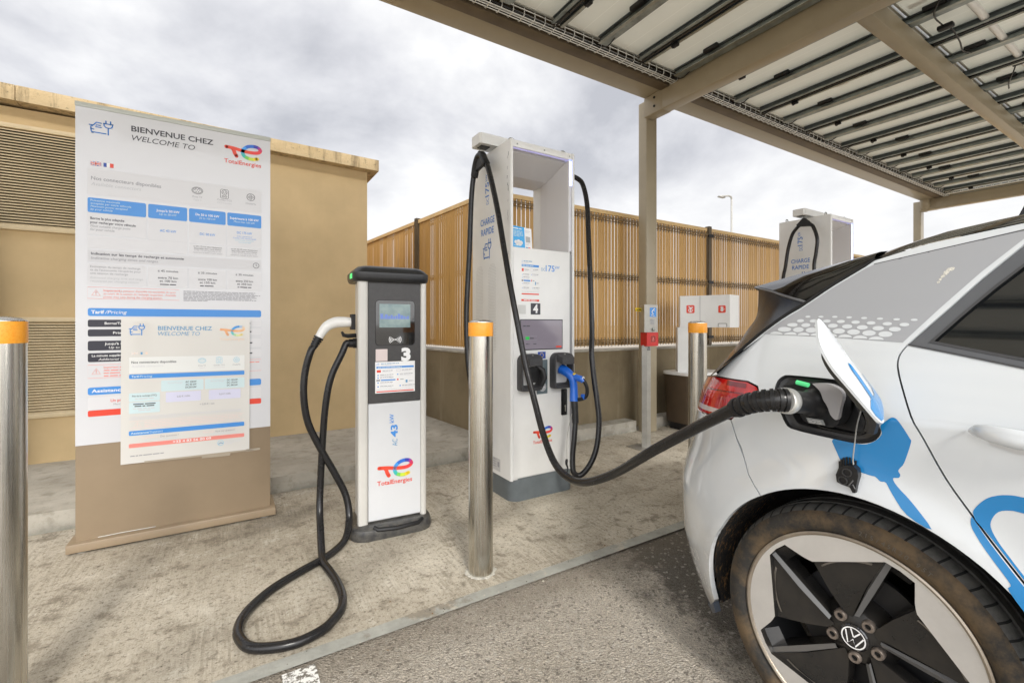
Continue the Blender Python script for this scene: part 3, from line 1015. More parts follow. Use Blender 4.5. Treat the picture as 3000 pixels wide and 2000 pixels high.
for i_, (s_, m_, w_, k_) in enumerate((('Estimation du temps de recharge', I_GREY, .205, 0), ('et de l\'autonomie récupérée pour', I_GREY, .207, 0), ('une session de recharge', I_GREY, .152, 0), ('Estimated charging time and range', I_MGREY, .216, .2), ('recovered per charging session', I_MGREY, .198, .2))):
    g.text(F, s_, .059, 1.478 - i_ * .0172 - (.006 if i_ > 2 else 0), .0108, m_, .0016, width=w_, shear=k_)
for x, a, b, c_ in ((.385, '± 45 minutes', 'entre 70 km', 'et 100 km'), (.569, '± 35 minutes', 'entre 100 km', 'et 150 km'), (.754, '± 30 minutes', 'entre 250 km', 'et 350 km')):
    g.text(F, a, x, 1.472, .0115, I_NAVY, .0016, width=.092, align='C', bold=.006)
    g.text(F, b, x, 1.434, .0120, I_NAVY, .0016, width=.090, align='C', bold=.010)
    g.text(F, c_, x, 1.416, .0120, I_NAVY, .0016, width=.075, align='C', bold=.010)
    g.micro(F, x - .036, 1.399, .072, .008, I_NAVY, 3, .0016)
def warn(g, F, x0, x1, z0, z1, m, n=3, txt=None):
    g.stroke(F, [(x0, z0), (x1, z0), (x1, z1), (x0, z1)], .0016, m, closed=True)
    zc_ = (z0 + z1) / 2
    g.stroke(F, [(x0 + .016, zc_ - .014), (x0 + .050, zc_ - .014), (x0 + .033, zc_ + .016)], .0026, m, closed=True)
    g.stroke(F, [(x0 + .033, zc_ + .006), (x0 + .033, zc_ - .003)], .003, m)
    g.disc(F, x0 + .033, zc_ - .009, .0018, m, .001, 8)
    h = min(.0115, (z1 - z0) / (n * 1.7))
    if txt:
        g.text(F, txt, x0 + .063, z1 - h * 1.9, h, m, bold=.015)
    if n == 3:
        for i_, (s_, a_, w_) in enumerate((('La puissance disponible est susceptible de varier', .128, .245), ('au cours de la session de recharge. Important : Available', .063, .310), ('power may vary during the charging session.', .063, .250))):
            g.text(F, s_, x0 + a_, z1 - h * (1.9 + 1.45 * i_), h, m, width=w_)
    else:
        g.lines(F, x0 + (.063 if not txt else .128), z1 - h * 1.9, x1 - x0 - (.073 if not txt else .138), h * .8, 1, m, 1, 3, .001, 1)
        g.lines(F, x0 + .063, z1 - h * 3.4, x1 - x0 - .075, h * .8, n - 1, m, 1.8, int(z0 * 100), .001, .8)
warn(g, F, .048, .435, 1.316, 1.376, I_PINK, 3, 'Important :')
g.lines(F, .455, 1.366, .388, .0062, 8, I_GREY, 1.22, 44, .001, .3)
g.rrect(F, .049, 1.224, .842, 1.266, I_BLUE2, .010)
g.text(F, 'Tarif', .062, 1.237, .017, I_WHITE, .0016, width=.052, bold=.025)
g.text(F, '/Pricing', .117, 1.237, .017, I_WHITE, .0016, width=.090, shear=.2)
for z0, z1, s1, s2 in ((1.167, 1.205, 'Borne/Terminal', None), (1.117, 1.154, 'Prix/Price', None), (1.043, 1.094, 'Jusqu\'à 45 min', 'Up to 45 min'), (.983, 1.030, 'La minute supplémentaire', 'Additional minute')):
    g.rrect(F, .049, z0, .30, z1, I_NAVY, .008)
    g.rrect(F, .60, z0, .842, z1, I_BOX, .008)
    zc_ = (z0 + z1) / 2
    if s2:
        g.text(F, s1, .235, zc_ + .004, .0115, I_WHITE, .0016, align='R', bold=.012, width=min(.17, .0085 * len(s1)))
        g.text(F, s2, .235, zc_ - .016, .0115, I_WHITE, .0016, align='R', shear=.2, width=min(.16, .0085 * len(s2)))
    else:
        g.text(F, s1, .235, zc_ - .006, .0125, I_WHITE, .0016, align='R', bold=.01, width=.0085 * len(s1))
    g.micro(F, .76, zc_ - .005, .035, .012, I_DARK, 5, .0016)
warn(g, F, .049, .842, .899, .968, I_PINK, 4, 'Important :')
g.rrect(F, .049, .811, .842, .850, I_BLUE2, .010)
g.text(F, 'Assistance/', .064, .823, .0165, I_WHITE, .0016, width=.142, bold=.02)
g.text(F, 'Support', .210, .823, .0165, I_WHITE, .0016, width=.08, shear=.2)
g.rrect(F, .049, .733, .842, .798, I_BOX, .006)
g.text(F, 'Un problème ?', .140, .769, .0150, I_RED, .0016, width=.11, bold=.012)
g.text(F, 'Merci de nous appeler', .152, .751, .0105, I_GREY, .0016, width=.13)
g.rrect(F, .049, .698, .842, .730, I_RED, .007)
g.build('printed_text', poster)

# laminated paper notice taped over the lower half of the sign
t = thing('paper_notice', 'laminated white paper price notice taped crookedly over the tall sign', 'notice', (SX + .48, SY - .006, .42))
NO = V((SX + .181, SY - .0085, .4285))
nx = V((.598, 0, -.007)); ny = V((.003, -.004, .790))
F = Fr(NO, nx, ny)
NW, NH = .598, .789
mb = MB()
fr_ = [F.p(0, 0, -.0008), F.p(NW, 0, -.0008), F.p(NW, NH, -.0008), F.p(0, NH, -.0008)]
n_ = 12
vs = []; fs = []
for j in range(n_ + 1):
    for i in range(n_ + 1):
        a, b = i / n_, j / n_
        vs.append(F.p(a * NW, b * NH, 0))
for j in range(n_):
    for i in range(n_):
        q = j * (n_ + 1) + i
        fs.append((q, q + 1, q + n_ + 2, q + n_ + 1))
mb.add(vs, fs, M_NOTICE)
mb.add([v + F.n * -.0012 for v in (F.p(0, 0), F.p(NW, 0), F.p(NW, NH), F.p(0, NH))], [(3, 2, 1, 0)], M_NOTICE)
paper = mb.build('laminated_sheet', t)
M_TAPE = mat('clear_tape', (.42, .36, .28), .15, coat=.6)
for pts in (((.10, -.004), (.62, -.004), (.62, .006), (.10, .006)), ((.36, -.016), (.50, -.018), (.50, -.002), (.36, -.002)), ((.58, -.008), (.655, -.004), (.655, .008), (.58, .008))):
    MB().poly(F, pts, M_TAPE, .0006).build('tape_strip', t)
g = MB()
car_plug_icon(g, F, .034, .695, .066, .060, I_BLUE2, lw=.0045)
g.text(F, 'BIENVENUE CHEZ', .157, .722, .022, I_TEAL, width=.250, bold=.014)
g.text(F, 'WELCOME TO', .157, .692, .021, I_TEAL, width=.192, shear=.2)
ribbon_logo(g, F, .444, .692, .126, inks=LOGOF, word=I_PTAN, wordh=.016)
uk(g, F, .043, .589, .030, .013, I_LGREY, I_PTAN)
g.rect(F, .082, .589, .091, .602, I_TEAL); g.rect(F, .103, .589, .113, .602, I_PTAN)
g.rrect(F, .034, .487, .571, .575, mat('print_ghost_box', (.77, .78, .76), .3), .004)
g.text(F, 'Nos connecteurs disponibles', .044, .541, .0125, I_DARK, .0015, width=.196, bold=.012)
g.text(F, 'Available connectors', .044, .520, .0115, I_LGREY, .0015, width=.137, shear=.2)
connectors(g, F, (.360, .443, .530), .548, I_CYAN, .72)
for x, s1, s2 in ((.360, 'Prise T2', 'Type 2'), (.443, 'Combo CCS', 'CCS Combo'), (.530, 'ChadeMo', None)):
    g.text(F, s1, x, .516, .0072, I_GREY, .0015, align='C')
    if s2:
        g.text(F, s2, x, .504, .0072, I_LGREY, .0015, align='C')
g.rrect(F, .034, .458, .571, .482, I_BLUE2, .006)
g.text(F, 'Tarif/', .044, .465, .0105, I_PBLUE, .0016, width=.034, bold=.02)
g.text(F, 'Pricing', .079, .465, .0105, I_PBLUE, .0016, width=.055, shear=.2)
g.rrect(F, .172, .382, .367, .442, I_PBLUE, .004); g.rrect(F, .374, .382, .571, .442, I_PBLUE, .004)
g.rrect(F, .193, .320, .355, .376, I_PVIO, .004); g.rrect(F, .393, .320, .551, .376, I_PVIO, .004)
g.rrect(F, .034, .334, .167, .380, I_PBLUE, .004); g.rrect(F, .034, .270, .167, .330, I_PBLUE, .004)
g.text(F, 'Borne/Charger', .270, .423, .010, I_LGREY, .0016, align='R', width=.068)
for i, s1 in enumerate(('AC 22kW', 'AC 43 kW', 'DC50 kW')):
    g.text(F, s1, .282, .425 - i * .0155, .0098, I_DARK, .0016, width=.052, bold=.015)
g.text(F, 'Borne/Charger', .470, .423, .010, I_LGREY, .0016, align='R', width=.068)
for i, s1 in enumerate(('DC 150 kW', 'DC 175 kW', 'DC 300 kW')):
    g.text(F, s1, .482, .425 - i * .0155, .0098, I_DARK, .0016, width=.054, bold=.015)
g.text(F, '0,32 € / kWh', .274, .345, .0095, I_GREY, .0016, width=.060, align='C', bold=.01)
g.text(F, '0,63 € / kWh', .472, .345, .0095, I_GREY, .0016, width=.056, align='C', bold=.01)
g.text(F, '+ 0,20 € / min', .385, .293, .0095, I_GREY, .0016, width=.070, align='C', bold=.01)
g.text(F, 'Prix de la recharge (TTC)', .100, .360, .0085, I_DARK, .0016, width=.105, align='C', bold=.01)
g.micro(F, .060, .345, .08, .008, I_LGREY, 1, .0016)
g.lines(F, .047, .316, .106, .0085, 2, I_DARK, 1.3, 71, .0016, .8, 'C')
g.lines(F, .047, .292, .106, .0078, 2, I_LGREY, 1.3, 75, .0016, .5, 'C')
g.lines(F, .034, .249, .537, .0052, 3, I_LGREY, 1.35, 77, .001, .4)
warn(g, F, .037, .571, .190, .228, I_PPINK, 4)
g.rrect(F, .034, .151, .571, .176, I_BLUE2, .006)
g.text(F, 'Assistance/', .042, .158, .011, I_PBLUE, .0016, width=.080, bold=.02)
g.text(F, 'Support', .123, .158, .011, I_PBLUE, .0016, width=.058, shear=.2)
g.text(F, 'Un problème ?', .085, .130, .010, I_PPINK, .0016, width=.080)
g.text(F, 'Des questions ?', .170, .130, .010, I_GREY, .0016, width=.082)
g.text(F, 'Need help?', .365, .129, .010, I_PPINK, .0016, width=.055, shear=.2)
g.text(F, 'Have any question?', .424, .129, .010, I_GREY, .0016, width=.100, shear=.2)
g.micro(F, .10, .117, .15, .007, I_LGREY, 2, .0016); g.micro(F, .40, .116, .13, .007, I_LGREY, 6, .0016)
g.rrect(F, .034, .085, .571, .107, I_PINK, .005)
g.text(F, '+33 4 83 56 80 09', .315, .0905, .0125, I_WHITE, .0016, width=.180, align='C', bold=.018)
g.ring(F, .452, .062, .0145, .003, I_CYAN, .001)
g.stroke(F, [(.443, .058), (.452, .064), (.461, .060)], .005, I_TEAL)
g.lines(F, .474, .068, .09, .006, 3, I_LGREY, 1.4, 81, .001, .4)
g.micro(F, .040, .037, .145, .007, I_GREY, 9, .001)
g.build('printed_text', paper)

# ------------------------------------------------------------------ AC charger
yw = rad(-4.2)
AX = V((math.cos(yw), math.sin(yw), 0)); AY = V((-AX.y, AX.x, 0))
AO = V((.650, 2.578, 0))
AM = Matrix(((AX.x, AY.x, 0, AO.x), (AX.y, AY.y, 0, AO.y), (0, 0, 1, 0), (0, 0, 0, 1)))
def A(x, y, z):
    return AM @ V((x, y, z))
def oval(x0, x1, y0, y1, r, z, n=8, M=None):
    pts = []
    for cxx, cyy, a0 in ((x1 - r, y1 - r, 0), (x0 + r, y1 - r, 90), (x0 + r, y0 + r, 180), (x1 - r, y0 + r, 270)):
        for i in range(n + 1):
            a = rad(a0 + 90 * i / n)
            p = V((cxx + r * math.cos(a), cyy + r * math.sin(a), z))
            pts.append(M @ p if M else p)
    return pts
t = thing('pedestal_charger', 'slim white and black pedestal charger numbered 3 with a small screen', 'charger', A(.14, .1, 0))
mb = MB()
mb.prism([A(x, y, .07) for x, y in ((-.040, .022), (.325, .022), (.325, .20), (-.040, .20))], (0, 0, 1.37), M_CHALU, .02, 3)
mb.build('rear_body', t)
for x0, x1 in ((-.056, -.0015), (.2945, .330)):
    mb = MB()
    mb.prism(oval(x0, x1, -.010, .055, .016, .072, 4, AM), (0, 0, 1.352), M_CHALU)
    mb.build('side_column', t, recalc=True)
mb = MB()
mb.prism([A(x, y, .740) for x, y in ((0, 0), (.2935, 0), (.2935, .025), (0, .025))], (0, 0, .680), M_CHDARK, .0015)
front = mb.build('display_panel', t)
mb = MB()
mb.prism([A(x, y, .085) for x, y in ((0, 0.001), (.2935, 0.001), (.2935, .025), (0, .025))], (0, 0, .652), M_CHPANEL, .0015)
door = mb.build('lower_panel', t)
# cap
mb = MB()
rows = [(.006, 1.418), (-.0, 1.425), (-.004, 1.44), (-.004, 1.468), (.012, 1.488), (.030, 1.502), (.05, 1.508)]
lo = [oval(-.080 + i, .338 - i, -.030 + i, .245 - i, .045, z, 5, AM) for i, z in rows]
n_ = len(lo[0])
vs = [p for row in lo for p in row]
fs = [(r * n_ + k, r * n_ + (k + 1) % n_, (r + 1) * n_ + (k + 1) % n_, (r + 1) * n_ + k) for r in range(len(lo) - 1) for k in range(n_)]
fs += [tuple(range(n_))[::-1], tuple(range((len(lo) - 1) * n_, len(lo) * n_))]
mb.add(vs, fs, mat('black_cap_plastic', (.011, .012, .014), .36, noise=(40, .25), coat=.1))
mb.build('cap', t, recalc=True)
mb = MB()
mb.prism([A(x, y, 1.436) for x, y in ((-.087, .018), (-.075, .018), (-.075, .085), (-.087, .085))], (0, 0, .026), mat('green_status_led', (.05, .6, .18), .3, emit=((.08, .9, .25), .45)), .006)
mb.build('status_light', t)
# foot
mb = MB()
rows = [(.0, .006), (-.004, .03), (.004, .062), (.02, .072), (.05, .0735)]
lo = [oval(-.100 + i, .358 - i, -.075 + i, .255 - i, .095, z, 7, AM) for i, z in rows]
n_ = len(lo[0])
vs = [p for row in lo for p in row]
fs = [(r * n_ + k, r * n_ + (k + 1) % n_, (r + 1) * n_ + (k + 1) % n_, (r + 1) * n_ + k) for r in range(len(lo) - 1) for k in range(n_)]
fs += [tuple(range(n_))[::-1], tuple(range((len(lo) - 1) * n_, len(lo) * n_))]
mb.add(vs, fs, mat('scuffed_black_foot', (.02, .021, .024), .3, noise=(25, .6, (.10, .095, .085)), rnoise=.12))
mb.tube([A(.02, -.055, .072), A(.04, -.073, .062), A(.14, -.079, .056), A(.26, -.073, .060), A(.29, -.055, .070)], .012, M_BLACKP, 8)
mb.build('foot', t, recalc=True)
F = Fr(A(0, 0, 0), AX, (0, 0, 1))
mb = MB()
mb.rrect(F, .036, 1.060, .262, 1.318, M_BLACKP, .022, .0012)
mb.rrect(F, .039, 1.063, .259, 1.315, M_SCREENB, .020, .0022)
scr = mb.build('screen', front)
g_ = NT('screen_sky_image', .12)
zz = g_.xyz()
c = g_.ramp(g_.noise(16, 6, .65), [(.3, (.12, .19, .21)), (.7, (.25, .33, .32))])
c = g_.mix(g_.math('MULTIPLY', g_.ramp(zz[2], [(1.190, 0), (1.205, 1), (1.235, 0)] if False else [(0, 0), (1, 0)]), 1), c, (.1, .15, .4))
g_.col((c)); g_.link(c, g_.b.inputs['Emission Color']); g_.b.inputs['Emission Strength'].default_value = .10
mb = MB()
mb.rect(F, .059, 1.163, .234, 1.296, g_.m, .0032)
r_ = random.Random(2)
I_SKY = mat('screen_blue_marks', (.10, .16, .42), .2, emit=((.10, .16, .45), .3))
x = .064
while x < .225:
    w2 = r_.uniform(.006, .016)
    mb.rect(F, x, 1.211, x + w2, 1.211 + r_.uniform(.012, .03), I_SKY, .0036)
    x += w2 + .002
mb.build('display', scr)
mb = MB()
mb.disc(F, .147, 1.094, .004, I_WHITE, .0034, 12)
for sgn in (-1, 1):
    for rr in (.010, .018, .026, .034):
        mb.stroke(F, [(.147 + sgn * rr * math.cos(rad(a)), 1.094 + rr * .85 * math.sin(rad(a))) for a in range(-38, 39, 8)], .0036, I_WHITE, .0034)
mb.build('contactless_symbol', scr)
g = MB()
g.rect(F, .039, .974, .104, 1.041, mat('blank_pinkish_sticker', (.70, .60, .58), .35), .0014)
g.build('square_sticker', front)
g = MB()
g.text(F, '3', .182, .975, .066, I_WHITE, .0014, width=.054, bold=.055)
g.build('bay_number', front)
g = MB()
g.rect(F, .036, .794, .261, .970, I_WHITE, .0014)
def instr(g, F, x, y, w, h, k):
    """the small charging instruction sheet"""
    T = lambda a, b: (x + a * w, y + b * h)
    car_plug_icon(g, F, x + w * .03, y + h * .88, w * .07, h * .08, I_BLUE2, k)
    g.micro(F, x + w * .14, y + h * .925, w * .45, h * .032, I_TEAL, 1, k); g.micro(F, x + w * .14, y + h * .885, w * .28, h * .028, I_LGREY, 2, k)
    g.rect(F, *T(.03, .79), *T(.97, .85), I_BLUE2, k); g.micro(F, x + w * .06, y + h * .805, w * .6, h * .03, I_PBLUE, 2, k + .0004)
    g.rect(F, *T(.04, .66), *T(.14, .74), I_RED, k); g.micro(F, x + w * .18, y + h * .70, w * .25, h * .026, I_GREY, 5, k); g.micro(F, x + w * .18, y + h * .665, w * .2, h * .02, I_LGREY, 6, k)
    g.rect(F, *T(.53, .67), *T(.63, .75), I_LGREY, k); g.rect(F, *T(.54, .68), *T(.62, .74), I_WHITE, k + .0004); g.micro(F, x + w * .66, y + h * .71, w * .27, h * .026, I_GREY, 7, k); g.micro(F, x + w * .66, y + h * .675, w * .2, h * .02, I_LGREY, 8, k)
    for i, (a, b) in enumerate(((.07, .57), (.07, .49), (.07, .33), (.07, .21), (.56, .58), (.62, .21))):
        g.disc(F, *T(a, b), w * .017, I_BLUE2, k, 12)
        g.micro(F, x + w * (a + .05), y + h * (b - .0), w * .33, h * .026, I_GREY, i + 10, k)
        g.micro(F, x + w * (a + .05), y + h * (b - .04), w * .30, h * .022, I_LGREY, i + 30, k)
    g.rect(F, *T(.14, .39), *T(.50, .43), I_BLUE2, k)
    g.rect(F, *T(.03, .385), *T(.12, .435), I_GREY, k)
    g.rect(F, *T(.54, .39), *T(.58, .44), I_RED, k); g.micro(F, x + w * .62, y + h * .40, w * .10, h * .03, I_GREY, 3, k)
    g.rect(F, *T(.76, .30), *T(.81, .39), I_TEAL, k); g.micro(F, x + w * .84, y + h * .34, w * .12, h * .026, I_GREY, 4, k)
    g.micro(F, x + w * .03, y + h * .10, w * .94, h * .022, I_LGREY, 40, k)
    g.rect(F, *T(.03, .03), *T(.97, .065), I_RED, k)
instr(g, F, .036, .794, .225, .176, .0018)
g.build('instruction_sheet', front)
g = MB()
g.text(F, 'AC', .160, .489, .028, I_TEAL, .0012, width=.040, rot=rad(90))
g.text(F, '43', .160, .540, .036, I_BLUE2, .0012, width=.070, rot=rad(90), bold=.03)
g.text(F, 'kW', .140, .622, .024, I_BLUE2, .0012, width=.050, rot=rad(90), bold=.01)
g.build('power_lettering', door)
g = MB()
ribbon_logo(g, F, .047, .318, .198, .0012, word=I_RED, wordh=.024)
g.build('printed_logo', door)
# socket, hook and gland on its left flank
mb = MB()
mb.prism([A(-.058, y, z) for y, z in ((.072, 1.150), (.135, 1.150), (.135, 1.238), (.072, 1.238))], -AX * .022, M_BLACKP, .008, 3)
mb.build('plug_holster', t, recalc=True)
mb = MB()
mb.tube([A(-.05, .10, 1.118), A(-.095, .10, 1.115), A(-.118, .10, 1.120), A(-.128, .10, 1.140)], [.012, .012, .011, .006], M_BLACKP, 8)
mb.build('cable_hook', t)
mb = MB()
mb.lathe([(.028, -.02), (.028, .018), (.024, .020), (.024, .040), (.018, .044)], A(-.05, .095, 1.074), -AX, M_BLACKP, 20)
mb.build('cable_gland', t)

def plug_cable(name, label):
    t = thing(name, label, 'charging cable', (.40, 2.4, .0))
    return t
t = plug_cable('charging_cable', 'black charging cable with a white plug looping from the slim charger onto the pavement')
mb = MB()
hp = catmull([A(-.078, .102, 1.193), A(-.12, .102, 1.194), A(-.165, .102, 1.190), A(-.205, .102, 1.170), A(-.232, .102, 1.135), A(-.246, .102, 1.110)], 5)
n_ = len(hp)
mb.tube(hp, [.026 + .004 * math.sin(i / n_ * 5) for i in range(n_)], M_WHITEP, 16)
mb.build('plug_handle', t)
mb = MB()
q0 = hp[-1]; qd = (hp[-1] - hp[-2]).normalized()
for i in range(4):
    mb.tube([q0 + qd * (i * .014), q0 + qd * (i * .014 + .010)], .027 - i * .002, M_BLACKP, 14)
mb.tube([q0, q0 + qd * .065], .019, M_BLACKP, 12)
mb.build('strain_relief', t)
q1 = q0 + qd * .05
path = [q1, (.368, 2.690, 1.03), (.342, 2.694, .925), (.334, 2.691, .80), (.354, 2.688, .654), (.412, 2.682, .512), (.490, 2.67, .355), (.545, 2.655, .228), (.556, 2.62, .115), (.520, 2.535, .045), (.455, 2.465, .026), (.372, 2.396, .026),
        (.276, 2.338, .026), (.164, 2.258, .026), (.086, 2.172, .026), (.039, 2.090, .026), (.022, 2.007, .026), (.031, 1.940, .026), (.055, 1.887, .026), (.099, 1.853, .026), (.163, 1.828, .026), (.225, 1.824, .026), (.300, 1.850, .026), (.349, 1.897, .026),
        (.383, 1.948, .026), (.404, 2.037, .026), (.405, 2.159, .026), (.394, 2.270, .026), (.381, 2.37, .028), (.388, 2.46, .040), (.402, 2.58, .09), (.410, 2.66, .18), (.418, 2.685, .311), (.428, 2.685, .52), (.443, 2.683, .73), (.472, 2.681, .887), (.530, 2.677, 1.020), A(-.105, .096, 1.072), A(-.085, .095, 1.074)]
mb = MB()
mb.tube(catmull(path, 7), .0185, M_BLACKC, 12)
mb.build('cable', t)

# ------------------------------------------------------------------ DC chargers
M_LED = mat('white_blue_led', (.7, .75, 1), .3, emit=((.30, .40, 1.0), 2.6))
M_LED2 = mat('violet_led', (.5, .48, .8), .3, emit=((.45, .42, .9), .06))
M_SCR = mat('dim_grey_screen', (.13, .115, .135), .10, coat=.6, emit=((.35, .31, .37), .22))
M_BLUEH = mat('blue_plug_plastic', (.012, .13, .60), .32, coat=.25)
M_HOLST = mat('grey_black_holster', (.055, .055, .058), .5, noise=(40, .2))
def dc_charger(x0, y0, label, detail=True):
    W, D, HT = .542, .57, 2.40
    t = thing('rapid_charger', label, 'charger', (x0 + W / 2 - .02, y0 + D / 2, 0), 'tall white rapid chargers')
    P = lambda x, y, z: V((x0 + x, y0 + y, z))
    B = lambda m, a, b, mt, bev=0, seg=2: m.box(P(*a), P(*b), mt, bev, seg)
    mb = MB()
    pts = oval(x0 - .012, x0 + .515, y0 + .006, y0 + D - .01, .07, .0, 6)
    mb.prism(pts, (0, 0, .157), M_CHGREY, .004)
    mb.build('plinth', t, recalc=True)
    # left and right cheeks with rounded outer edges run the full height
    prof = lambda a, b, r, sgn: None
    mb = MB()
    def cheek(xo, xi, r, D=D):
        s_ = 1 if xi > xo else -1
        pts = [(xi, 0), (xi, D)]
        pts += [(xo + s_ * (r - r * math.sin(rad(a))), D - r + r * math.cos(rad(a))) for a in range(0, 91, 15)]
        pts += [(xo + s_ * (r - r * math.cos(rad(a))), r - r * math.sin(rad(a))) for a in range(0, 91, 15)]
        return pts
    q = [P(x, y, .150) for x, y in cheek(-.022, -.006, .015)]
    mb.prism(q, (0, 0, HT - .150), M_CHW, .004)
    mb.build('side_panel', t, recalc=True)
    mb = MB()
    q = [P(x, y, .150) for x, y in cheek(.522, .492, .024, D - .075)]
    mb.prism(q, (0, 0, HT - .152), M_CHW, .004)
    mb.build('side_panel', t, recalc=True)
    mb = MB()
    B(mb, (-.0055, .010, .152), (.4915, D - .076, 1.680), M_CHW)
    mb.build('cabinet', t)
    mb = MB()
    B(mb, (-.0052, -.003, .165), (.466, .0095, 1.690), M_CHW, .003)
    door = mb.build('front_door', t)
    mb = MB()
    B(mb, (.4665, .004, .17), (.4912, .0098, 1.68), mat('groove_grey', (.28, .28, .29), .5) if 'groove_grey' not in bpy.data.materials else bpy.data.materials['groove_grey'])
    mb.build('front_groove', t)
    # portal: top, splayed inner faces, back plate with a clear opening
    mb = MB()
    B(mb, (-.0055, .004, 2.352), (.4915, D - .076, HT - .002), M_CHW, .004)
    mb.build('head_panel', t)
    mb = MB()
    f = [P(-.005, .045, 1.686), P(.462, .045, 1.686), P(.462, .045, 2.335), P(-.005, .045, 2.335)]
    bk = [P(-.005, .29, 1.70), P(.474, .29, 1.70), P(.474, .29, 2.262), P(-.005, .29, 2.262)]
    mb.add(f + bk, [(0, 1, 5, 4), (2, 3, 7, 6)], M_FRAMEW)                # sill and soffit
    mb.add([f[1], f[2], bk[2], bk[1]], [(0, 1, 2, 3)], M_FRAMEW)          # right splay
    e_ = [P(.486, .385, 1.71), P(.486, .385, 2.255)]
    mb.add([bk[1], bk[2], e_[1], e_[0]], [(0, 1, 2, 3)], M_FRAMEW)
    mb.add([P(-.005, .385, 1.71), e_[0], bk[1], bk[0]], [(0, 1, 2, 3)], M_FRAMEW)
    mb.add([P(-.005, .385, 2.255), e_[1], bk[2], bk[3]], [(3, 2, 1, 0)], M_FRAMEW)
    mb.box(P(-.005, .3855, 2.255), P(.4915, .494, 2.3515), M_FRAMEW)
    mb.box(P(-.005, .3855, 1.6805), P(.4915, .494, 1.71), M_FRAMEW)
    mb.box(P(.462, .006, 1.682), P(.470, .044, 2.345), M_FRAMEW)
    mb.box(P(-.005, .0445, 2.335), P(.4915, .05, 2.352), M_FRAMEW)
    mb.box(P(.4625, .0445, 1.69), P(.4915, .05, 2.3345), M_FRAMEW)
    mb.build('portal_lining', t, angle=12)
    mb = MB()
    zled = 2.17 if detail else 1.80
    B(mb, (.4715, .010, zled), (.4905, .016, 2.345), M_LED)
    mb.build('led_strip', t)
    mb = MB()
    B(mb, (.4715, .010, 1.70), (.4905, .016, zled - .002), mat('led_diffuser', (.62, .62, .66), .3) if 'led_diffuser' not in bpy.data.materials else bpy.data.materials['led_diffuser'])
    B(mb, (-.004, .010, 2.340), (.470, .016, 2.3505), M_LED2)
    mb.build('led_diffuser', t)
    # cable arm across the roof
    mb = MB()
    ya, yb = .225, .36
    q = [P(-.133, ya + .012, 2.425), P(-.12, ya, 2.425), P(.62, ya, 2.425), P(.633, ya + .012, 2.425), P(.633, yb - .012, 2.425), P(.62, yb, 2.425), P(-.12, yb, 2.425), P(-.133, yb - .012, 2.425)]
    mb.prism(q, (0, 0, .072), M_CHW, .012, 3)
    arm = mb.build('cable_arm', t, recalc=True)
    mb = MB()
    for xx in (-.105, .535):
        B(mb, (xx, ya + .035, 2.420), (xx + .07, yb - .035, 2.4245), M_BLACKP)
    mb.build('retractor_slot', arm)
    mb = MB()
    B(mb, (.10, .23, 2.398), (.40, .355, 2.425), M_CHW)
    mb.build('arm_mount', arm)
    for x, y in ((.03, .08), (.47, .08), (.03, .50)):
        m = MB()
        m.tube([P(x + math.cos(a) * .022, y, 2.415 + math.sin(a) * .022) for a in [i / 14 * 2 * math.pi for i in range(14)]], .005, M_GALV, 6, closed=True)
        m.cyl(P(x, y, 2.395), P(x, y, 2.403), .014, M_GALV, 10)
        m.build('lifting_eye', t)
    F = Fr(P(0, -.003, 0), (1, 0, 0), (0, 0, 1))
    S_ = Fr(P(-.022, .57, 0), (0, -1, 0), (0, 0, 1))       # left flank, read from outside
    g = MB()
    sy = lambda y: .57 - y
    g.text(S_, 'CHARGE', sy(.425), 1.895, .045, I_BLUE, width=.205, bold=.012)
    g.build('side_lettering', t)
    g = MB()
    g.text(S_, 'RAPIDE', sy(.415), 1.822, .045, I_BLUE, width=.185, bold=.012)
    g.build('side_lettering', t)
    g = MB()
    car_plug_icon(g, S_, sy(.385), 1.650, .118, .135, I_BLUE, lw=.009)
    g.build('car_plug_symbol', t)
    g = MB()
    g.text(S_, 'DC', sy(.30), 2.035, .035, I_BLUE, width=.045, rot=rad(90))
    g.text(S_, '175', sy(.30), 2.090, .052, I_BLUE, width=.105, rot=rad(90), bold=.012)
    g.text(S_, 'kW', sy(.322), 2.205, .030, I_BLUE, width=.05, rot=rad(90))
    g.build('power_lettering', t)
    if not detail:
        return t
    # scuffs on the front edge of the flank, screws in the head panel
    g = MB()
    r_ = random.Random(31)
    for i in range(15):
        z = r_.uniform(2.06, 2.30) if i < 9 else r_.uniform(1.55, 2.0)
        y = r_.uniform(.030, .048)
        pts = [(sy(y) + r_.uniform(-.003, .003), z + j * r_.uniform(.004, .011)) for j in range(4)]
        g.stroke(S_, pts, r_.uniform(.0018, .0045), I_DARK if i < 7 else I_GREY, .0009)
    g.build('scuff_mark', t)
    for x, z in ((.03, 2.374), (.25, 2.374), (.47, 2.374)):
        m = MB(); m.lathe([(.006, 0), (.005, .002), (.0002, .0022)], P(x, .004, z), (0, -1, 0), M_GALV, 12); m.build('panel_screw', t)
    # perforated vent patches on the flank
    g = MB()
    I_VENT = mat('vent_hole_grey', (.42, .42, .40), .6)
    for yc in (.44, .25):
        for i in range(60):
            z = .98 + i * .0105
            for j in range(7):
                y = yc + (j - 3 + (i % 2) * .5) * .0155
                if (abs(j - 3 + (i % 2) * .5) / 3.6) ** 2 + max(0, (abs(z - 1.29) - .26) / .06) ** 2 < 1:
                    g.rect(S_, sy(y) - .0028, z, sy(y) + .0028, z + .0042, I_VENT, .0008)
    g.build('vent_perforation', t)
    g = MB()
    g.poly(S_, [(sy(.262), .176), (sy(.262), .262), (sy(.138), .262), (sy(.138), .176)], mat('silver_rating_plate', (.55, .55, .55), .4))
    for i in range(4):
        g.micro(S_, sy(.252), .246 - i * .016, .06, .010, I_GREY, i, .0014)
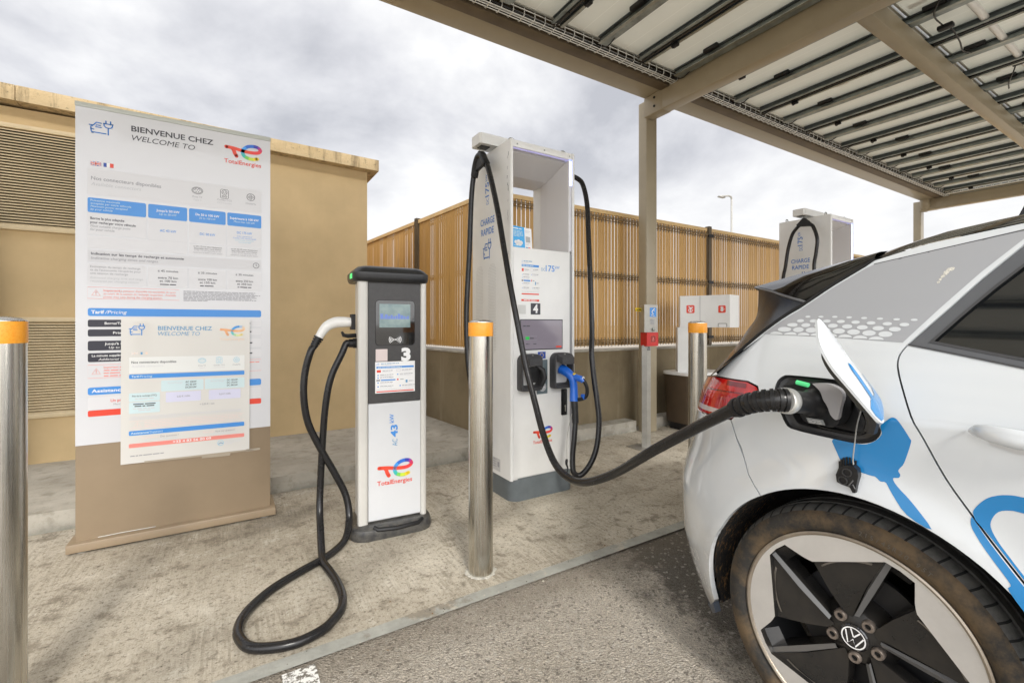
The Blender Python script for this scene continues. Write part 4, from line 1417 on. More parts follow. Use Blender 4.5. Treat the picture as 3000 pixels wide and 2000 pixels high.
    g.rect(S_, sy(.175), .205, sy(.150), .240, I_GREY, .0014)
    g.build('rating_plate', t)
    # screen and prints on the door
    mb = MB()
    mb.box(P(.046, -.006, 1.008), P(.400, -.0032, 1.215), mat('dark_screen_frame', (.03, .03, .035), .3), .002)
    mb.rect(Fr(P(0, -.006, 0), (1, 0, 0), (0, 0, 1)), .052, 1.014, .394, 1.209, M_SCR, .0006)
    F2 = Fr(P(0, -.0066, 0), (1, 0, 0), (0, 0, 1))
    mb.rect(F2, .088, 1.079, .118, 1.098, mat('screen_green', (.02, .32, .05), .3, emit=((.02, .5, .08), .3)), .0006)
    mb.micro(F2, .068, 1.165, .055, .010, I_DARK, 3, .0006); mb.micro(F2, .124, 1.083, .03, .009, I_DARK, 4, .0006)
    mb.stroke(F2, [(.085, 1.076), (.18, 1.076), (.18, 1.101), (.085, 1.101)], .0014, I_GREY, .0008, closed=True)
    mb.micro(F2, .09, 1.046, .03, .008, I_DARK, 4, .0006); mb.micro(F2, .150, 1.046, .025, .008, I_DARK, 5, .0006)
    mb.rect(F2, .34, 1.020, .388, 1.032, I_RED, .0006)
    mb.build('screen', door)
    g = MB()
    instr(g, F, .054, 1.372, .148, .245, .0010)
    g.rect(F, .056, 1.335, .200, 1.348, I_RED, .0010); g.micro(F, .075, 1.338, .105, .008, I_WHITE, 4, .0014)
    g.build('instruction_sheet', door)
    g = MB()
    g.text(F, 'DC', .218, 1.545, .020, I_TEAL, .0010, width=.032)
    g.text(F, '175', .255, 1.545, .040, I_BLUE2, .0010, width=.075, bold=.012)
    g.text(F, 'kW', .336, 1.566, .020, I_BLUE2, .0010, width=.038)
    g.build('power_lettering', door)
    g = MB()
    g.rect(F, .029, 1.250, .091, 1.310, mat('blank_grey_sticker', (.62, .62, .60), .4), .0010)
    g.build('square_sticker', door)
    g = MB()
    g.rect(F, .131, 1.247, .210, 1.323, I_DARK, .0010)
    g.text(F, '4', .170, 1.260, .052, I_WHITE, .0014, width=.040, align='C', bold=.045)
    g.build('bay_number', door)
    g = MB()
    g.rect(F, .189, .948, .254, .994, I_FLAGB, .0010)
    for i in range(12):
        a = rad(i * 30)
        g.disc(F, .2215 + .014 * math.cos(a), .971 + .014 * math.sin(a), .0026, I_YEL, .0014, 6)
    g.build('flag_sticker', door)
    g = MB()
    ribbon_logo(g, F, .149, .408, .160, .0010, word=I_RED, wordh=.0195)
    g.build('printed_logo', door)
    g = MB()
    g.box(P(.180, -.006, .708), P(.268, -.0031, .940), mat('slate_card_reader', (.12, .16, .18), .4), .003)
    Fg = Fr(P(0, -.0062, 0), (1, 0, 0), (0, 0, 1))
    g.ring(Fg, .226, .755, .028, .004, I_LGREY, .0008); g.disc(Fg, .226, .755, .024, I_MGREY, .0006)
    g.stroke(Fg, [(.212, .745), (.226, .765), (.240, .752)], .006, I_WHITE, .001)
    g.build('card_reader', door)
    for hx0, hx1 in ((.022, .192), (.288, .458)):
        m = MB()
        zb, zt_ = .740, .985
        ring_o = []
        r = .05
        for cxx, czz, a0, rr in ((hx1 - r, zt_ - r, 0, r), (hx0 + r, zt_ - r, 90, r), (hx0 + .02, zb + .02, 180, .02), (hx1 - .02, zb + .02, 270, .02)):
            for i in range(7):
                a = rad(a0 + 15 * i)
                ring_o.append((cxx + rr * math.cos(a), czz + rr * math.sin(a)))
        n_ = len(ring_o)
        cxx, czz = (hx0 + hx1) / 2, (zb + zt_) / 2
        lay = []
        for sc, yy in ((1, -.0035), (1, -.05), (.97, -.062), (.86, -.064), (.80, -.056), (.74, .0)):
            lay += [P(cxx + (a - cxx) * sc, yy, czz + (b - czz) * (sc if sc > .9 else sc * .97)) for a, b in ring_o]
        fs = [(r_i * n_ + k, (r_i * n_) + (k + 1) % n_, (r_i + 1) * n_ + (k + 1) % n_, (r_i + 1) * n_ + k) for r_i in range(5) for k in range(n_)]
        fs.append(tuple(range(5 * n_, 6 * n_)))
        m.add(lay, fs, M_HOLST)
        # hood over the socket
        m.prism([P(hx0 + .02, -.062, zt_ - .055), P(hx1 - .02, -.062, zt_ - .055), P(hx1 - .035, -.105, zt_ - .075), P(hx0 + .035, -.105, zt_ - .075)], (0, .0, .045), M_HOLST, .012, 3)
        m.cyl(P(cxx, -.06, zt_ - .012), P(cxx, -.064, zt_ - .006), .007, M_ALU, 10)
        m.build('connector_holster', door, recalc=True)
    m = MB()
    m.prism([P(.075, -.055, .80), P(.135, -.055, .80), P(.15, -.055, .90), P(.065, -.055, .90)], (0, -.03, .0), M_BLACKP, .01, 3)
    m.tube([P(.13, -.07, .91), P(.162, -.10, .88), P(.17, -.11, .83), P(.15, -.10, .775)], [.016, .018, .018, .014], M_BLACKP, 10)
    m.build('holster_flap', door, recalc=True)
    m = MB()
    m.box(P(.388, -.0085, .545), P(.436, -.0035, .728), M_BLACKP, .006)
    m.box(P(.399, -.020, .560), P(.424, -.0086, .712), M_BLACKP, .007, 3)
    m.cyl(P(.4115, -.018, .610), P(.4115, -.022, .610), .007, M_ALU, 12)
    m.box(P(.408, -.0225, .572), P(.415, -.0202, .605), M_ALU, .002)
    m.build('lock_handle', door)
    return t
dc_charger(1.583, 2.550, 'tall white rapid charger numbered 4 feeding the parked car')
dc_charger(5.655, 2.440, 'tall white rapid charger showing over the rear of the white car', False)
dc_charger(9.62, 2.60, 'farthest rapid charger, only its top peeping over the car roof', False)

# leaflet propped in the portal
t = thing('info_leaflet', 'blue and white paper leaflet propped in the opening of charger 4', 'leaflet', (1.62, 2.58, 1.70))
F = Fr((1.574, 2.553, 1.692), (1, .0, -.06), (.02, .12, 1))
mb = MB()
mb.add([F.p(0, 0, 0), F.p(.158, 0, 0), F.p(.158, .145, 0), F.p(0, .145, 0)], [(0, 1, 2, 3)], I_WHITE)
mb.rect(F, .0, .0, .100, .145, mat('leaflet_blue', (.06, .40, .80), .4), .0006)
sh = mb.build('paper', t)
g = MB()
g.micro(F, .012, .125, .075, .009, I_WHITE, 1, .0012); g.lines(F, .012, .110, .08, .006, 5, I_PBLUE, 1.5, 3, .0012)
for dx, dy in ((.03, .035), (.05, .042), (.07, .036), (.04, .026), (.062, .026)):
    g.disc(F, dx, dy, .013, I_WHITE, .0012, 14)
g.micro(F, .012, .010, .05, .006, I_PBLUE, 6, .0012)
g.lines(F, .106, .120, .045, .006, 2, I_LGREY, 1.5, 5, .0012); g.rect(F, .108, .045, .144, .085, mat('leaflet_blank_box', (.45, .45, .45), .5), .0012)
g.lines(F, .106, .034, .045, .006, 2, I_LGREY, 1.5, 8, .0012); g.rect(F, .106, .004, .125, .012, I_TEAL, .0012); g.rect(F, .126, .004, .142, .012, I_RED, .0012)
g.build('leaflet_print', sh)

# ------------------------------------------------------------------ carport with solar roof
c_ = thing('solar_carport', 'bronze steel carport roofed with white backed solar panels over the parking bays', 'carport', (3.9, 3.5, 0))
def part(nm, fn, sub=None, recalc=True, parent=None):
    m = MB(); fn(m); return m.build(nm, parent or c_, recalc=recalc)
M_GUT = mat('dark_brown_gutter', (.13, .095, .055), .6, noise=(4, .3))
M_GAPL = mat('seam_dark', (.05, .04, .028), .8)
PX = [-3.85, 3.83, 11.58]
for x in PX:
    m = MB()
    m.box((x, 3.445, .006), (x + .165, 3.565, 3.605), M_BEAM, .012, 3)
    m.build('post', c_)
def beam(m):
    m.box((-5.2, 3.225, 3.608), (11.86, 3.445, 3.86), M_BEAM, .006, 2)
part('edge_beam', beam)
m = MB()
m.box((-5.2, 3.2235, 3.6065), (11.86, 3.2315, 3.6125), M_GAPL)
m.build('beam_seam', c_)
m = MB()
m.box((-5.2, 3.112, 3.598), (11.86, 3.222, 3.715), M_GUT, .003)
m.box((-5.2, 2.94, 3.7155), (11.86, 3.30, 3.735), M_GUT)
m.build('gutter_board', c_)
for x in PX:
    m = MB()
    m.box((x - .042, -1.5, 3.402), (x + .090, 3.352 if x < 11 else 3.44, 3.652), M_BEAM, .012, 3)
    m.box((x - .046, 3.20, 3.400), (x + .094, 3.444, 3.604), M_BEAM, .008, 2)
    cb = m.build('cross_beam', c_)
    m = MB()
    for z in (3.47, 3.56):
        m.tube([(x - .046, 3.30, z), (x - .053, 3.30, z)], .013, M_BLACKP, 10)
        m.tube([(x - .053, 3.30, z), (x - .060, 3.30, z)], .007, M_BLACKP, 6)
    m.build('bolt', cb)
for y in (1.46, -.60):
    for a, b in ((-5.2, PX[1] - .044), (PX[1] + .092, PX[2] - .044))[1 if y > 0 else 0:]:
        m = MB()
        m.box((a, y, 3.440), (b, y + .105, 3.590), M_BEAM, .010, 2)
        m.build('purlin', c_)
PITCH = .49
rails = [2.255 + PITCH * k for k in range(-15, 20)]
ZP = 3.672
def rail_mesh(kind):
    m = MB()
    y0, y1 = -1.5, 2.965
    if kind == 0:      # wide galvanised hat section with a dark web
        m.box((-.050, y0, 3.600), (-.020, y1, 3.606), M_GALV)
        m.box((-.020, y0, 3.604), (.040, y1, 3.612), M_GALVD)
        m.box((-.0205, y0, 3.6065), (-.016, y1, 3.66), M_GALVD)
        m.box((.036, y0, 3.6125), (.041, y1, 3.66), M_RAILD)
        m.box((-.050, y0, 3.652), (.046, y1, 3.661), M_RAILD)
        m.box((.0415, y0, 3.620), (.062, y1, 3.626), M_GALVD)
    else:              # twin dark channel with a pale lip and strapped cable
        m.box((-.062, y0, 3.602), (-.036, y1, 3.610), M_GALVD)
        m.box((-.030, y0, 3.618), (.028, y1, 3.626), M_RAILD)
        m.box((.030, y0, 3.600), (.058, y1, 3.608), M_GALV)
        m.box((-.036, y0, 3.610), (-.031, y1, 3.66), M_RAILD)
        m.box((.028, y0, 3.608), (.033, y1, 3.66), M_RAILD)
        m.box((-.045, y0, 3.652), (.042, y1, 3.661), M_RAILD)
        m.tube([(-.008, y0, 3.607), (-.004, 0, 3.603), (-.010, y1 - .4, 3.607), (-.005, y1, 3.604)], .008, M_BLACKC, 6)
    return m
protos = []
for k, x in enumerate(rails):
    kind = k % 2
    if k < 2:
        m = rail_mesh(kind)
        m.v = [v + V((x, 0, 0)) for v in m.v]
        o = m.build('roof_rail', c_)
        o['x0'] = x
        protos.append((o, x))
    else:
        o = protos[kind][0].copy(); COL.objects.link(o); o.parent = c_
        o.location.x += x - protos[kind][1]
for o in c_.children:
    if 'x0' in o:
        del o['x0']
# solar modules, white backs down, between the rails: pitch two rails
M_ALUF = mat('module_frame', (.52, .52, .49), .4, metal=.7)
M_PVTOP = mat('solar_glass', (.01, .012, .03), .08, coat=.5)
mp = None
row_len = 1.66
for i, x in enumerate([rails[0] + .0 + PITCH * k for k in range(len(rails) - 1)]):
    for j in range(3 if True else 0):
        y1 = 3.0 - j * 1.53
        if mp is None:
            m = MB()
            m.add([(x + .012, y1 - 1.51, ZP), (x + PITCH - .012, y1 - 1.51, ZP), (x + PITCH - .012, y1, ZP), (x + .012, y1, ZP)], [(3, 2, 1, 0)], M_BACK)
            m.box((x + .010, y1 - 1.512, ZP - .010), (x + PITCH - .010, y1 - 1.498, ZP + .030), M_ALUF)
            m.box((x + .010, y1 - .014, ZP - .010), (x + PITCH - .010, y1 + .002, ZP + .030), M_ALUF)
            m.box((x - .012, y1 - 1.50, ZP + .002), (x + .0115, y1 - .01, ZP + .034), M_RAILD)
            mp = m.build('solar_module', c_)
            mx, my = x, y1
        elif len([1]) and i % 1 == 0 and (i * 3 + j) < 200:
            if x < -1.6 and j > 1:
                continue
            o = mp.copy(); COL.objects.link(o); o.parent = c_
            o.location.x += x - mx; o.location.y += y1 - my
# junction boxes, clips, labels, stray leads under the modules
def clip_at(m, x, y, s=1):
    m.box((x - .018, y - .03, 3.575), (x + .022, y + .03, 3.604), M_BLACKP, .006)
    m.tube([(x - .01, y - .02, 3.58), (x - .03, y, 3.555), (x - .01, y + .02, 3.57)], .006, M_BLACKP, 6)
r_ = random.Random(12)
for k in range(15, 34):
    x = rails[k]
    if k % 2:
        m = MB(); clip_at(m, x + .03, 2.62); m.build('cable_clip', c_)
        for y in (1.95, .95, .2):
            m = MB(); m.box((x - .012, y - .012, 3.592), (x + .010, y + .012, 3.600), M_BLACKP, .003); m.build('rail_screw', c_)
        m = MB()
        m.tube(catmull([(x - .03, 2.80, 3.60), (x - .045, 2.92, 3.56), (x - .03, 3.00, 3.60), (x + .02, 3.04, 3.63)], 5), .005, M_BLACKP, 6)
    else:
        for y in (2.55 - .05 * (k % 3), 1.30, .35):
            m = MB(); m.box((x - .085, y - .07, 3.635), (x - .040, y + .07, 3.668), M_BLACKP, .006); m.build('junction_box', c_)
        m = MB()
        m.tube(catmull([(x + .02, 2.80, 3.62), (x + .03, 2.93, 3.585), (x + .01, 3.03, 3.64), (x - .03, 3.08, 3.70)], 5), .005, M_BLACKP, 6)
    m.build('cable_loop', c_)
for x, y in ((4.52, 1.43), (6.40, 1.42), (5.1 + .28, 2.3)):
    m = MB()
    Fd = Fr((x, y, ZP - .0005), (0, -1, 0), (1, 0, 0))
    m.rect(Fd, 0, 0, .11, .06, I_GREY, .0008)
    for i in range(4):
        m.micro(Fd, .006, .046 - i * .012, .095, .008, I_LGREY, i, .0014)
    m.build('module_label', c_)
for li_, pts in enumerate(([(4.45, 1.16, 3.668), (4.52, 1.24, 3.60), (4.68, 1.31, 3.585), (4.93, 1.32, 3.595)], [(4.96, 1.30, 3.595), (5.02, 1.287, 3.575), (5.195, 1.292, 3.545), (5.43, 1.33, 3.56), (5.62, 1.32, 3.60)], [(6.28, 1.17, 3.66), (6.32, 1.19, 3.60), (6.55, 1.27, 3.57), (6.80, 1.32, 3.60)])):
    m = MB()
    m.tube(catmull(pts, 8), .006, M_BLACKC, 6)
    m.build('loose_lead', c_)
for a_, b__ in (((4.90, 1.26, 3.57), (4.96, 1.36, 3.606)), ((6.27, 1.10, 3.61), (6.31, 1.20, 3.668))):
    MB().box(a_, b__, M_BLACKP, .01).build('lead_connector', c_)
# white conduit lying over the rails
m = MB()
m.tube([(4.35, 1.135, 3.640), (9.6, 1.120, 3.640)], .026, M_WHITEP, 14)
m.build('white_conduit', c_)
# wire basket cable tray along the edge beam, another on the far cross beam
def tray(m, x0, x1, fx):
    R = .0042
    secs = [(3.100, 3.692), (3.100, 3.615), (3.085, 3.602), (3.020, 3.602), (3.005, 3.615), (3.005, 3.692)]
    for y, z in ((3.100, 3.692), (3.100, 3.655), (3.070, 3.602), (3.045, 3.602), (3.020, 3.602), (3.005, 3.650), (3.005, 3.692)):
        m.tube([fx(x0, y, z), fx(x1, y, z)], R, M_WIRET, 6)
    n = int((x1 - x0) / .10)
    for i in range(n + 1):
        x = x0 + i * (x1 - x0) / n
        m.tube([fx(x, y, z) for y, z in secs], R, M_WIRET, 5)
m = MB(); tray(m, -5.0, 3.78, lambda x, y, z: V((x, y, z))); m.build('cable_tray', c_)
m = MB(); tray(m, 3.93, 11.5, lambda x, y, z: V((x, y, z))); m.build('cable_tray', c_)
m = MB(); tray(m, -2.5, 3.0, lambda x, y, z: V((11.50 - (3.2 - y), x, z))); m.build('cable_tray', c_)
for x0, x1 in ((-5, 3.78), (3.93, 11.5)):
    m = MB()
    r_ = random.Random(int(x0))
    for q in range(3):
        y = 3.025 + q * .025
        pts = [(x0 + (x1 - x0) * i / 24, y + r_.uniform(-.008, .008), 3.612 + r_.uniform(0, .014) + .006 * (q % 2)) for i in range(25)]
        m.tube(catmull(pts, 3), .008, M_BLACKC, 6)
    m.build('tray_cable', c_)
m = MB()
m.tube(catmull([(11.50, 3.36, 3.62), (11.50, 3.36, 3.54), (11.54, 3.36, 3.49), (11.62, 3.39, 3.48), (11.66, 3.42, 3.44)], 6), .075, M_BEAM, 16)
m.build('drain_elbow', c_)

# ------------------------------------------------------------------ help post
t = thing('help_call_post', 'slim silver emergency call post with red alarm box and blue pictogram', 'call post', (3.37, 3.05, 0))
m = MB()
m.box((3.24, 2.97, .006), (3.50, 3.17, .012), M_ALU, .002)
m.build('base_plate', t)
m = MB()
m.prism([(3.330, 3.055, .012), (3.362, 3.02, .012), (3.420, 3.026, .012), (3.405, 3.09, .012)], (0, 0, .97), M_ALU, .004)
m.build('pole', t, recalc=True)
AZ = Fr((3.372, 3.0, 0), (.966, -.02, 0), (0, 0, 1))
m = MB()
q = [(3.355, 3.10), (3.304, 3.0), (3.489, 3.0), (3.505, 3.06), (3.47, 3.10)]
m.prism([(x, y, 1.105) for x, y in q], (0, 0, .262), M_ALU, .004)
head = m.build('speaker_head', t, recalc=True)
m = MB()
m.prism([(x, y, .975) for x, y in [(3.362, 3.10), (3.328, 2.992), (3.486, 2.992), (3.500, 3.06), (3.465, 3.10)]], (0, 0, .129), mat('signal_red_box', (.55, .012, .010), .4), .005)
box_ = m.build('alarm_box', t, recalc=True)
F = Fr((3.345, 3.0, 0), (1, 0, 0), (0, 0, 1))
m = MB()
m.rrect(F, .032, 1.252, .122, 1.340, I_BLUE2, .004)
m.stroke(F, [(.085, 1.325), (.060, 1.300), (.075, 1.280), (.068, 1.264)], .010, I_WHITE, .0016)
m.stroke(F, [(.088, 1.318), (.095, 1.305)], .006, I_WHITE, .0016)
m.disc(F, .092, 1.328, .007, I_WHITE, .0016)
m.stroke(F, [(.050, 1.275), (.058, 1.264), (.075, 1.259), (.095, 1.263)], .004, I_WHITE, .0016)
m.disc(F, .066, 1.205, .030, mat('speaker_grille', (.40, .40, .40), .5, metal=.5), .001)
for i in range(5):
    for j in range(5):
        m.disc(F, .046 + i * .010, 1.185 + j * .010, .0022, I_DARK, .0018, 6)
m.build('pictogram', head)
m = MB()
m.lathe([(.016, 0), (.016, .010), (.012, .013), (.0002, .014)], (3.424, 2.9995, 1.132), (0, -1, 0), M_GALV, 18)
m.build('call_button', head)
m = MB()
F = Fr((3.330, 2.992, 0), (1, 0, 0), (0, 0, 1))
m.rrect(F, .048, 1.010, .120, 1.075, mat('dark_red_window', (.30, .012, .012), .2), .006, .001)
m.stroke(F, [(.048, 1.010), (.120, 1.010), (.120, 1.075), (.048, 1.075)], .005, I_RED, .0016, closed=True)
m.stroke(F, [(.084, 1.062), (.078, 1.040), (.072, 1.028), (.096, 1.028), (.090, 1.040), (.084, 1.062)], .005, I_PINK, .0016)
m.build('alarm_window', box_)
m = MB()
F = Fr((3.362, 3.019, 0), (.058, .006, 0), (0, 0, 1))
m.poly(F, [(.002, .935), (.050, .935), (.036, .968), (.016, .968)], I_DARK, .001)
m.stroke(F, [(.018, .942), (.026, .960), (.034, .942)], .003, I_LGREY, .0016)
m.build('triangle_sticker', t)
m = MB()
F = Fr((3.268, 3.075, 0), (1, .0, 0), (0, 0, 1))
m.rect(F, 0, 1.305, .075, 1.338, I_YEL, .001)
m.add([F.p(0, 1.305, -.002), F.p(.075, 1.305, -.002), F.p(.075, 1.338, -.002), F.p(0, 1.338, -.002)], [(3, 2, 1, 0)], I_YEL)
m.poly(F, [(.012, 1.311), (.030, 1.311), (.021, 1.331)], I_DARK, .0016)
m.micro(F, .036, 1.316, .032, .012, I_DARK, 2, .0016)
m.build('warning_tab', t)

# ------------------------------------------------------------------ paper and glove dispenser on its bin
t = thing('dispenser_station', 'white plastic glove and paper dispenser with red pictograms over a brown bin', 'dispenser', (4.45, 3.35, 0))
q = [(4.285, 3.37), (4.415, 3.215), (4.515, 2.92), (4.74, 2.96), (4.80, 3.40), (4.45, 3.52)]
m = MB()
m.prism([(x, y, 1.148) for x, y in q], (0, 0, .35), M_CHW, .014, 3)
bx = m.build('dispenser_box', t, recalc=True)
def facefr(a, b, z=0):
    return Fr((a[0], a[1], z), (b[0] - a[0], b[1] - a[1], 0), (0, 0, 1))
m = MB()
Fa = facefr(q[0], q[1]); Fb = facefr(q[1], q[2])
def red_icon(m, F, x, z, w, kind):
    h = w * 1.05
    m.rrect(F, x, z, x + w, z + h, I_RED, w * .16, .0012)
    if kind == 0:
        m.stroke(F, [(x + w * .3, z + h * .8), (x + w * .5, z + h * .66), (x + w * .75, z + h * .72)], w * .12, I_WHITE, .0018)
        m.ring(F, x + w * .5, z + h * .36, w * .22, w * .08, I_WHITE, .0018)
        m.stroke(F, [(x + w * .5, z + h * .62), (x + w * .5, z + h * .2)], w * .10, I_WHITE, .0018)
    else:
        m.disc(F, x + w * .5, z + h * .38, w * .20, I_WHITE, .0018)
        for i, (a, b) in enumerate(((.34, .78), (.45, .86), (.56, .85), (.67, .76), (.82, .50))):
            m.stroke(F, [(x + w * .5 + (a - .5) * w * .5, z + h * .42), (x + w * a, z + h * b)], w * .085, I_WHITE, .0018)
red_icon(m, Fa, .065, 1.305, .085, 0)
red_icon(m, Fb, .195, 1.305, .075, 1)
m.rrect(Fb, .190, 1.152, .285, 1.195, mat('slot_grey', (.40, .40, .38), .5), .012, .0012)
m.rrect(Fb, .200, 1.152, .275, 1.186, I_WHITE, .010, .0018)
m.stroke(Fb, [(.004, 1.16), (.004, 1.49)], .004, I_GREY, .0016)
m.build('pictogram', bx)
m = MB()
m.prism([(4.275, 3.395, .64), (4.36, 3.30, .64), (4.45, 3.40, .64), (4.37, 3.50, .64)], (0, 0, .51), M_CHW, .01, 3)
m.build('support_leg', t, recalc=True)
m = MB()
lo = oval(4.22, 4.80, 3.17, 3.55, .09, .09, 6)
hi = oval(4.20, 4.82, 3.15, 3.57, .09, .62, 6)
n_ = len(lo)
m.add(lo + hi, [(i, (i + 1) % n_, n_ + (i + 1) % n_, n_ + i) for i in range(n_)] + [tuple(range(n_))[::-1]], mat('brown_bin_plastic', (.085, .058, .035), .5, noise=(6, .2)))
m.build('bin', t, recalc=True)
m = MB()
m.prism(oval(4.19, 4.83, 3.14, 3.58, .10, .62, 6), (0, 0, .03), M_CHW, .008)
m.build('bin_rim', t, recalc=True)
m = MB()
m.prism(oval(4.26, 4.76, 3.22, 3.52, .06, .006, 5), (0, 0, .085), M_BLACKP, .004)
m.build('bin_foot', t, recalc=True)

# ------------------------------------------------------------------ rapid charger cables
def boot(m, p, s=1.0):
    pass
t = thing('charging_cable', 'thick black cable hung from charger 4 and plugged into the white car', 'charging cable', (1.45, 2.2, .3))
hook = V((1.478, 2.83, 2.352))
A_pts = [(1.478, 2.775, 2.345), (1.483, 2.70, 2.20), (1.481, 2.589, 1.934), (1.477, 2.496, 1.657), (1.480, 2.422, 1.412), (1.488, 2.36, 1.20), (1.498, 2.289, .959), (1.502, 2.20, .755), (1.487, 2.079, .56), (1.460, 1.943, .448), (1.433, 1.795, .417), (1.402, 1.627, .448), (1.373, 1.410, .554), (1.275, 1.118, .732), (1.225, .909, .858), (1.184, .755, .946)]
B_pts = [(1.478, 2.885, 2.335), (1.478, 2.925, 2.245), (1.470, 2.946, 2.082), (1.459, 2.954, 1.72), (1.438, 2.943, 1.446), (1.422, 2.929, 1.23), (1.415, 2.895, .95), (1.425, 2.845, .72), (1.46, 2.80, .50), (1.53, 2.80, .36), (1.575, 2.82, .33)]
m = MB()
m.tube(catmull(A_pts, 8), .0185, M_BLACKC, 14)
m.tube(catmull(B_pts, 8), .0185, M_BLACKC, 14)
m.build('cable', t)
m = MB()
m.tube(catmull([(1.478, 2.915, 2.225), (1.480, 2.895, 2.30), (1.480, 2.855, 2.352), (1.480, 2.80, 2.350), (1.480, 2.765, 2.305), (1.480, 2.735, 2.265)], 5), [.024] + [.027] * 24 + [.024], M_BLACKP, 12)
m.prism([(1.466, 2.885, 2.26), (1.466, 2.765, 2.28), (1.466, 2.82, 2.385), (1.466, 2.84, 2.385)], (.028, 0, 0), M_BLACKP, .008)
m.build('cable_sling', t, recalc=True)
m = MB()
m.tube([(1.48, 2.83, 2.38), (1.48, 2.84, 2.425)], .0025, M_GALV, 6)
m.build('retractor_cord', t)
# combined plug in the car: boot, ring, body, grey shell
CB = [V((1.184, .755, .946)), V((1.180, .715, .966)), V((1.184, .680, .979)), V((1.196, .650, .985)), V((1.214, .632, .985))]
m = MB()
bp_ = catmull(CB, 12)
m.tube(bp_, [.0235 + .0045 * i / 48 for i in range(49)], M_BLACKC, 18)
for i in range(3, 46, 6):
    dv = (bp_[i + 2] - bp_[i]).normalized()
    rr = .0268 + .0045 * i / 48
    m.tube([bp_[i] - dv * .0005, bp_[i], bp_[i] + dv * .0085, bp_[i] + dv * .009], [rr * .8, rr, rr, rr * .8], M_BLACKP, 18)
m.build('strain_relief', t)
PD = V((.16, -.012, -.022)).normalized()
R0 = V((1.208, .634, .985))
m = MB()
m.tube([R0, R0 + PD * .006, R0 + PD * .024, R0 + PD * .030], [.030, .0335, .0335, .031], mat('silver_collar', (.70, .70, .67), .35, metal=.6), 24)
m.build('collar_ring', t)
m = MB()
H0 = R0 + PD * .028
m.tube(catmull([H0, H0 + PD * .03, H0 + PD * .07, H0 + PD * .105, H0 + PD * .125, H0 + PD * .15], 4), [.029] * 9 + [.031, .034, .038, .041, .043, .043, .042, .042, .041, .041, .040, .040, .04][:12], mat('plug_rubber', (.022, .022, .023), .45, noise=(30, .3)), 24)
m.build('plug_body', t)

# ------------------------------------------------------------------ the white car
PSI = rad(-4.0)
CO = V((1.379, .555, 0))
CD = V((math.sin(PSI), math.cos(PSI), 0))            # towards its tail
CN = V((-math.cos(PSI), math.sin(PSI), 0))           # outward on the side we see
WC = -.885                                            # centre line
def lerp(x, xs, ys):
    if x <= xs[0]: return ys[0]
    for a, b, c, d in zip(xs[:-1], xs[1:], ys[:-1], ys[1:]):
        if x <= b:
            return c + (d - c) * (x - a) / (b - a)
    return ys[-1]
def sm(x, xs, ys):
    return (lerp(x - .02, xs, ys) + lerp(x + .02, xs, ys) + lerp(x, xs, ys)) / 3
QZ = [.13, .17, .23, .29, .36, .42, .6, .69, .76, .87, 1.0, 1.2, 1.5]
QE = [.545, .595, .625, .650, .668, .680, .677, .648, .618, .600, .56, .50, .45]
CR, CP, CDp = .33, 2.3, .42
def qend(z):
    return sm(z, QZ, QE)
def side(q, z):
    w = .03
    if z > .95: w += -.40 * (z - .95) - .35 * (z - .95) ** 2
    if z < .9: w += -.05 * ((z - .9) / .5) ** 2 * .5
    if q > -.2: w += -.06 * ((q + .2) / .85) ** 2
    for q0 in (0, -2.77):
        r = math.hypot(q - q0, z - .35)
        w += .022 * math.exp(-((r - .38) / .07) ** 2)
    if q < -2.3: w += -.10 * ((-q - 2.3) / 1.3) ** 2
    if q < -3.2:
        t = min(1, (-q - 3.2) / .42)
        w -= .35 * (1 - (1 - t ** 2.2) ** (1 / 2.2))
    # shallow character line of the haunch
    return w
def SP(u, z):
    """unwrapped body skin: u runs along the side and on round the tail"""
    q0 = qend(z) - CR
    if u <= q0:
        return u, side(u, z)
    th = (u - q0) / CR
    if th <= math.pi / 2:
        t = math.sin(th) ** (2 / CP)
        dr = CDp * (1 - max(0, math.cos(th)) ** (2 / CP))
        q = q0 + CR * t
        return q, side(q, z) - dr
    ex = (th - math.pi / 2) * CR
    q = q0 + CR
    return q - .03 * (ex / .5) ** 2 * 0, side(q, z) - CDp - ex
def CWp(q, w, z):
    return CO + CD * q + CN * w + V((0, 0, z))
def SW(u, z, off=0.0, mir=False):
    q, w = SP(u, z)
    e = .004
    if off:
        n = skin_n(u, z)
        p = V((q, w, z)) + n * off
        q, w, z = p
    if mir:
        w = 2 * WC - w
    return CWp(q, w, z)
def skin_n(u, z):
    e = .004
    a = V((*SP(u + e, z), z)) - V((*SP(u - e, z), z))
    b = V((*SP(u, z + e), z + e)) - V((*SP(u, z - e), z - e))
    n = a.cross(b)
    if n.length < 1e-12:
        return V((0, 1, 0))
    n.normalize()
    if n.y < 0 and abs(n.y) > .02: n = -n
    elif abs(n.y) <= .02 and n.x < 0: n = -n
    return n
def un(q, z):
    """tail point given as distance q -> unwrapped u"""
    q0 = qend(z) - CR
    if q <= q0: return q
    t = min(1, (q - q0) / CR)
    return q0 + CR * math.asin(min(1, t ** (CP / 2)))

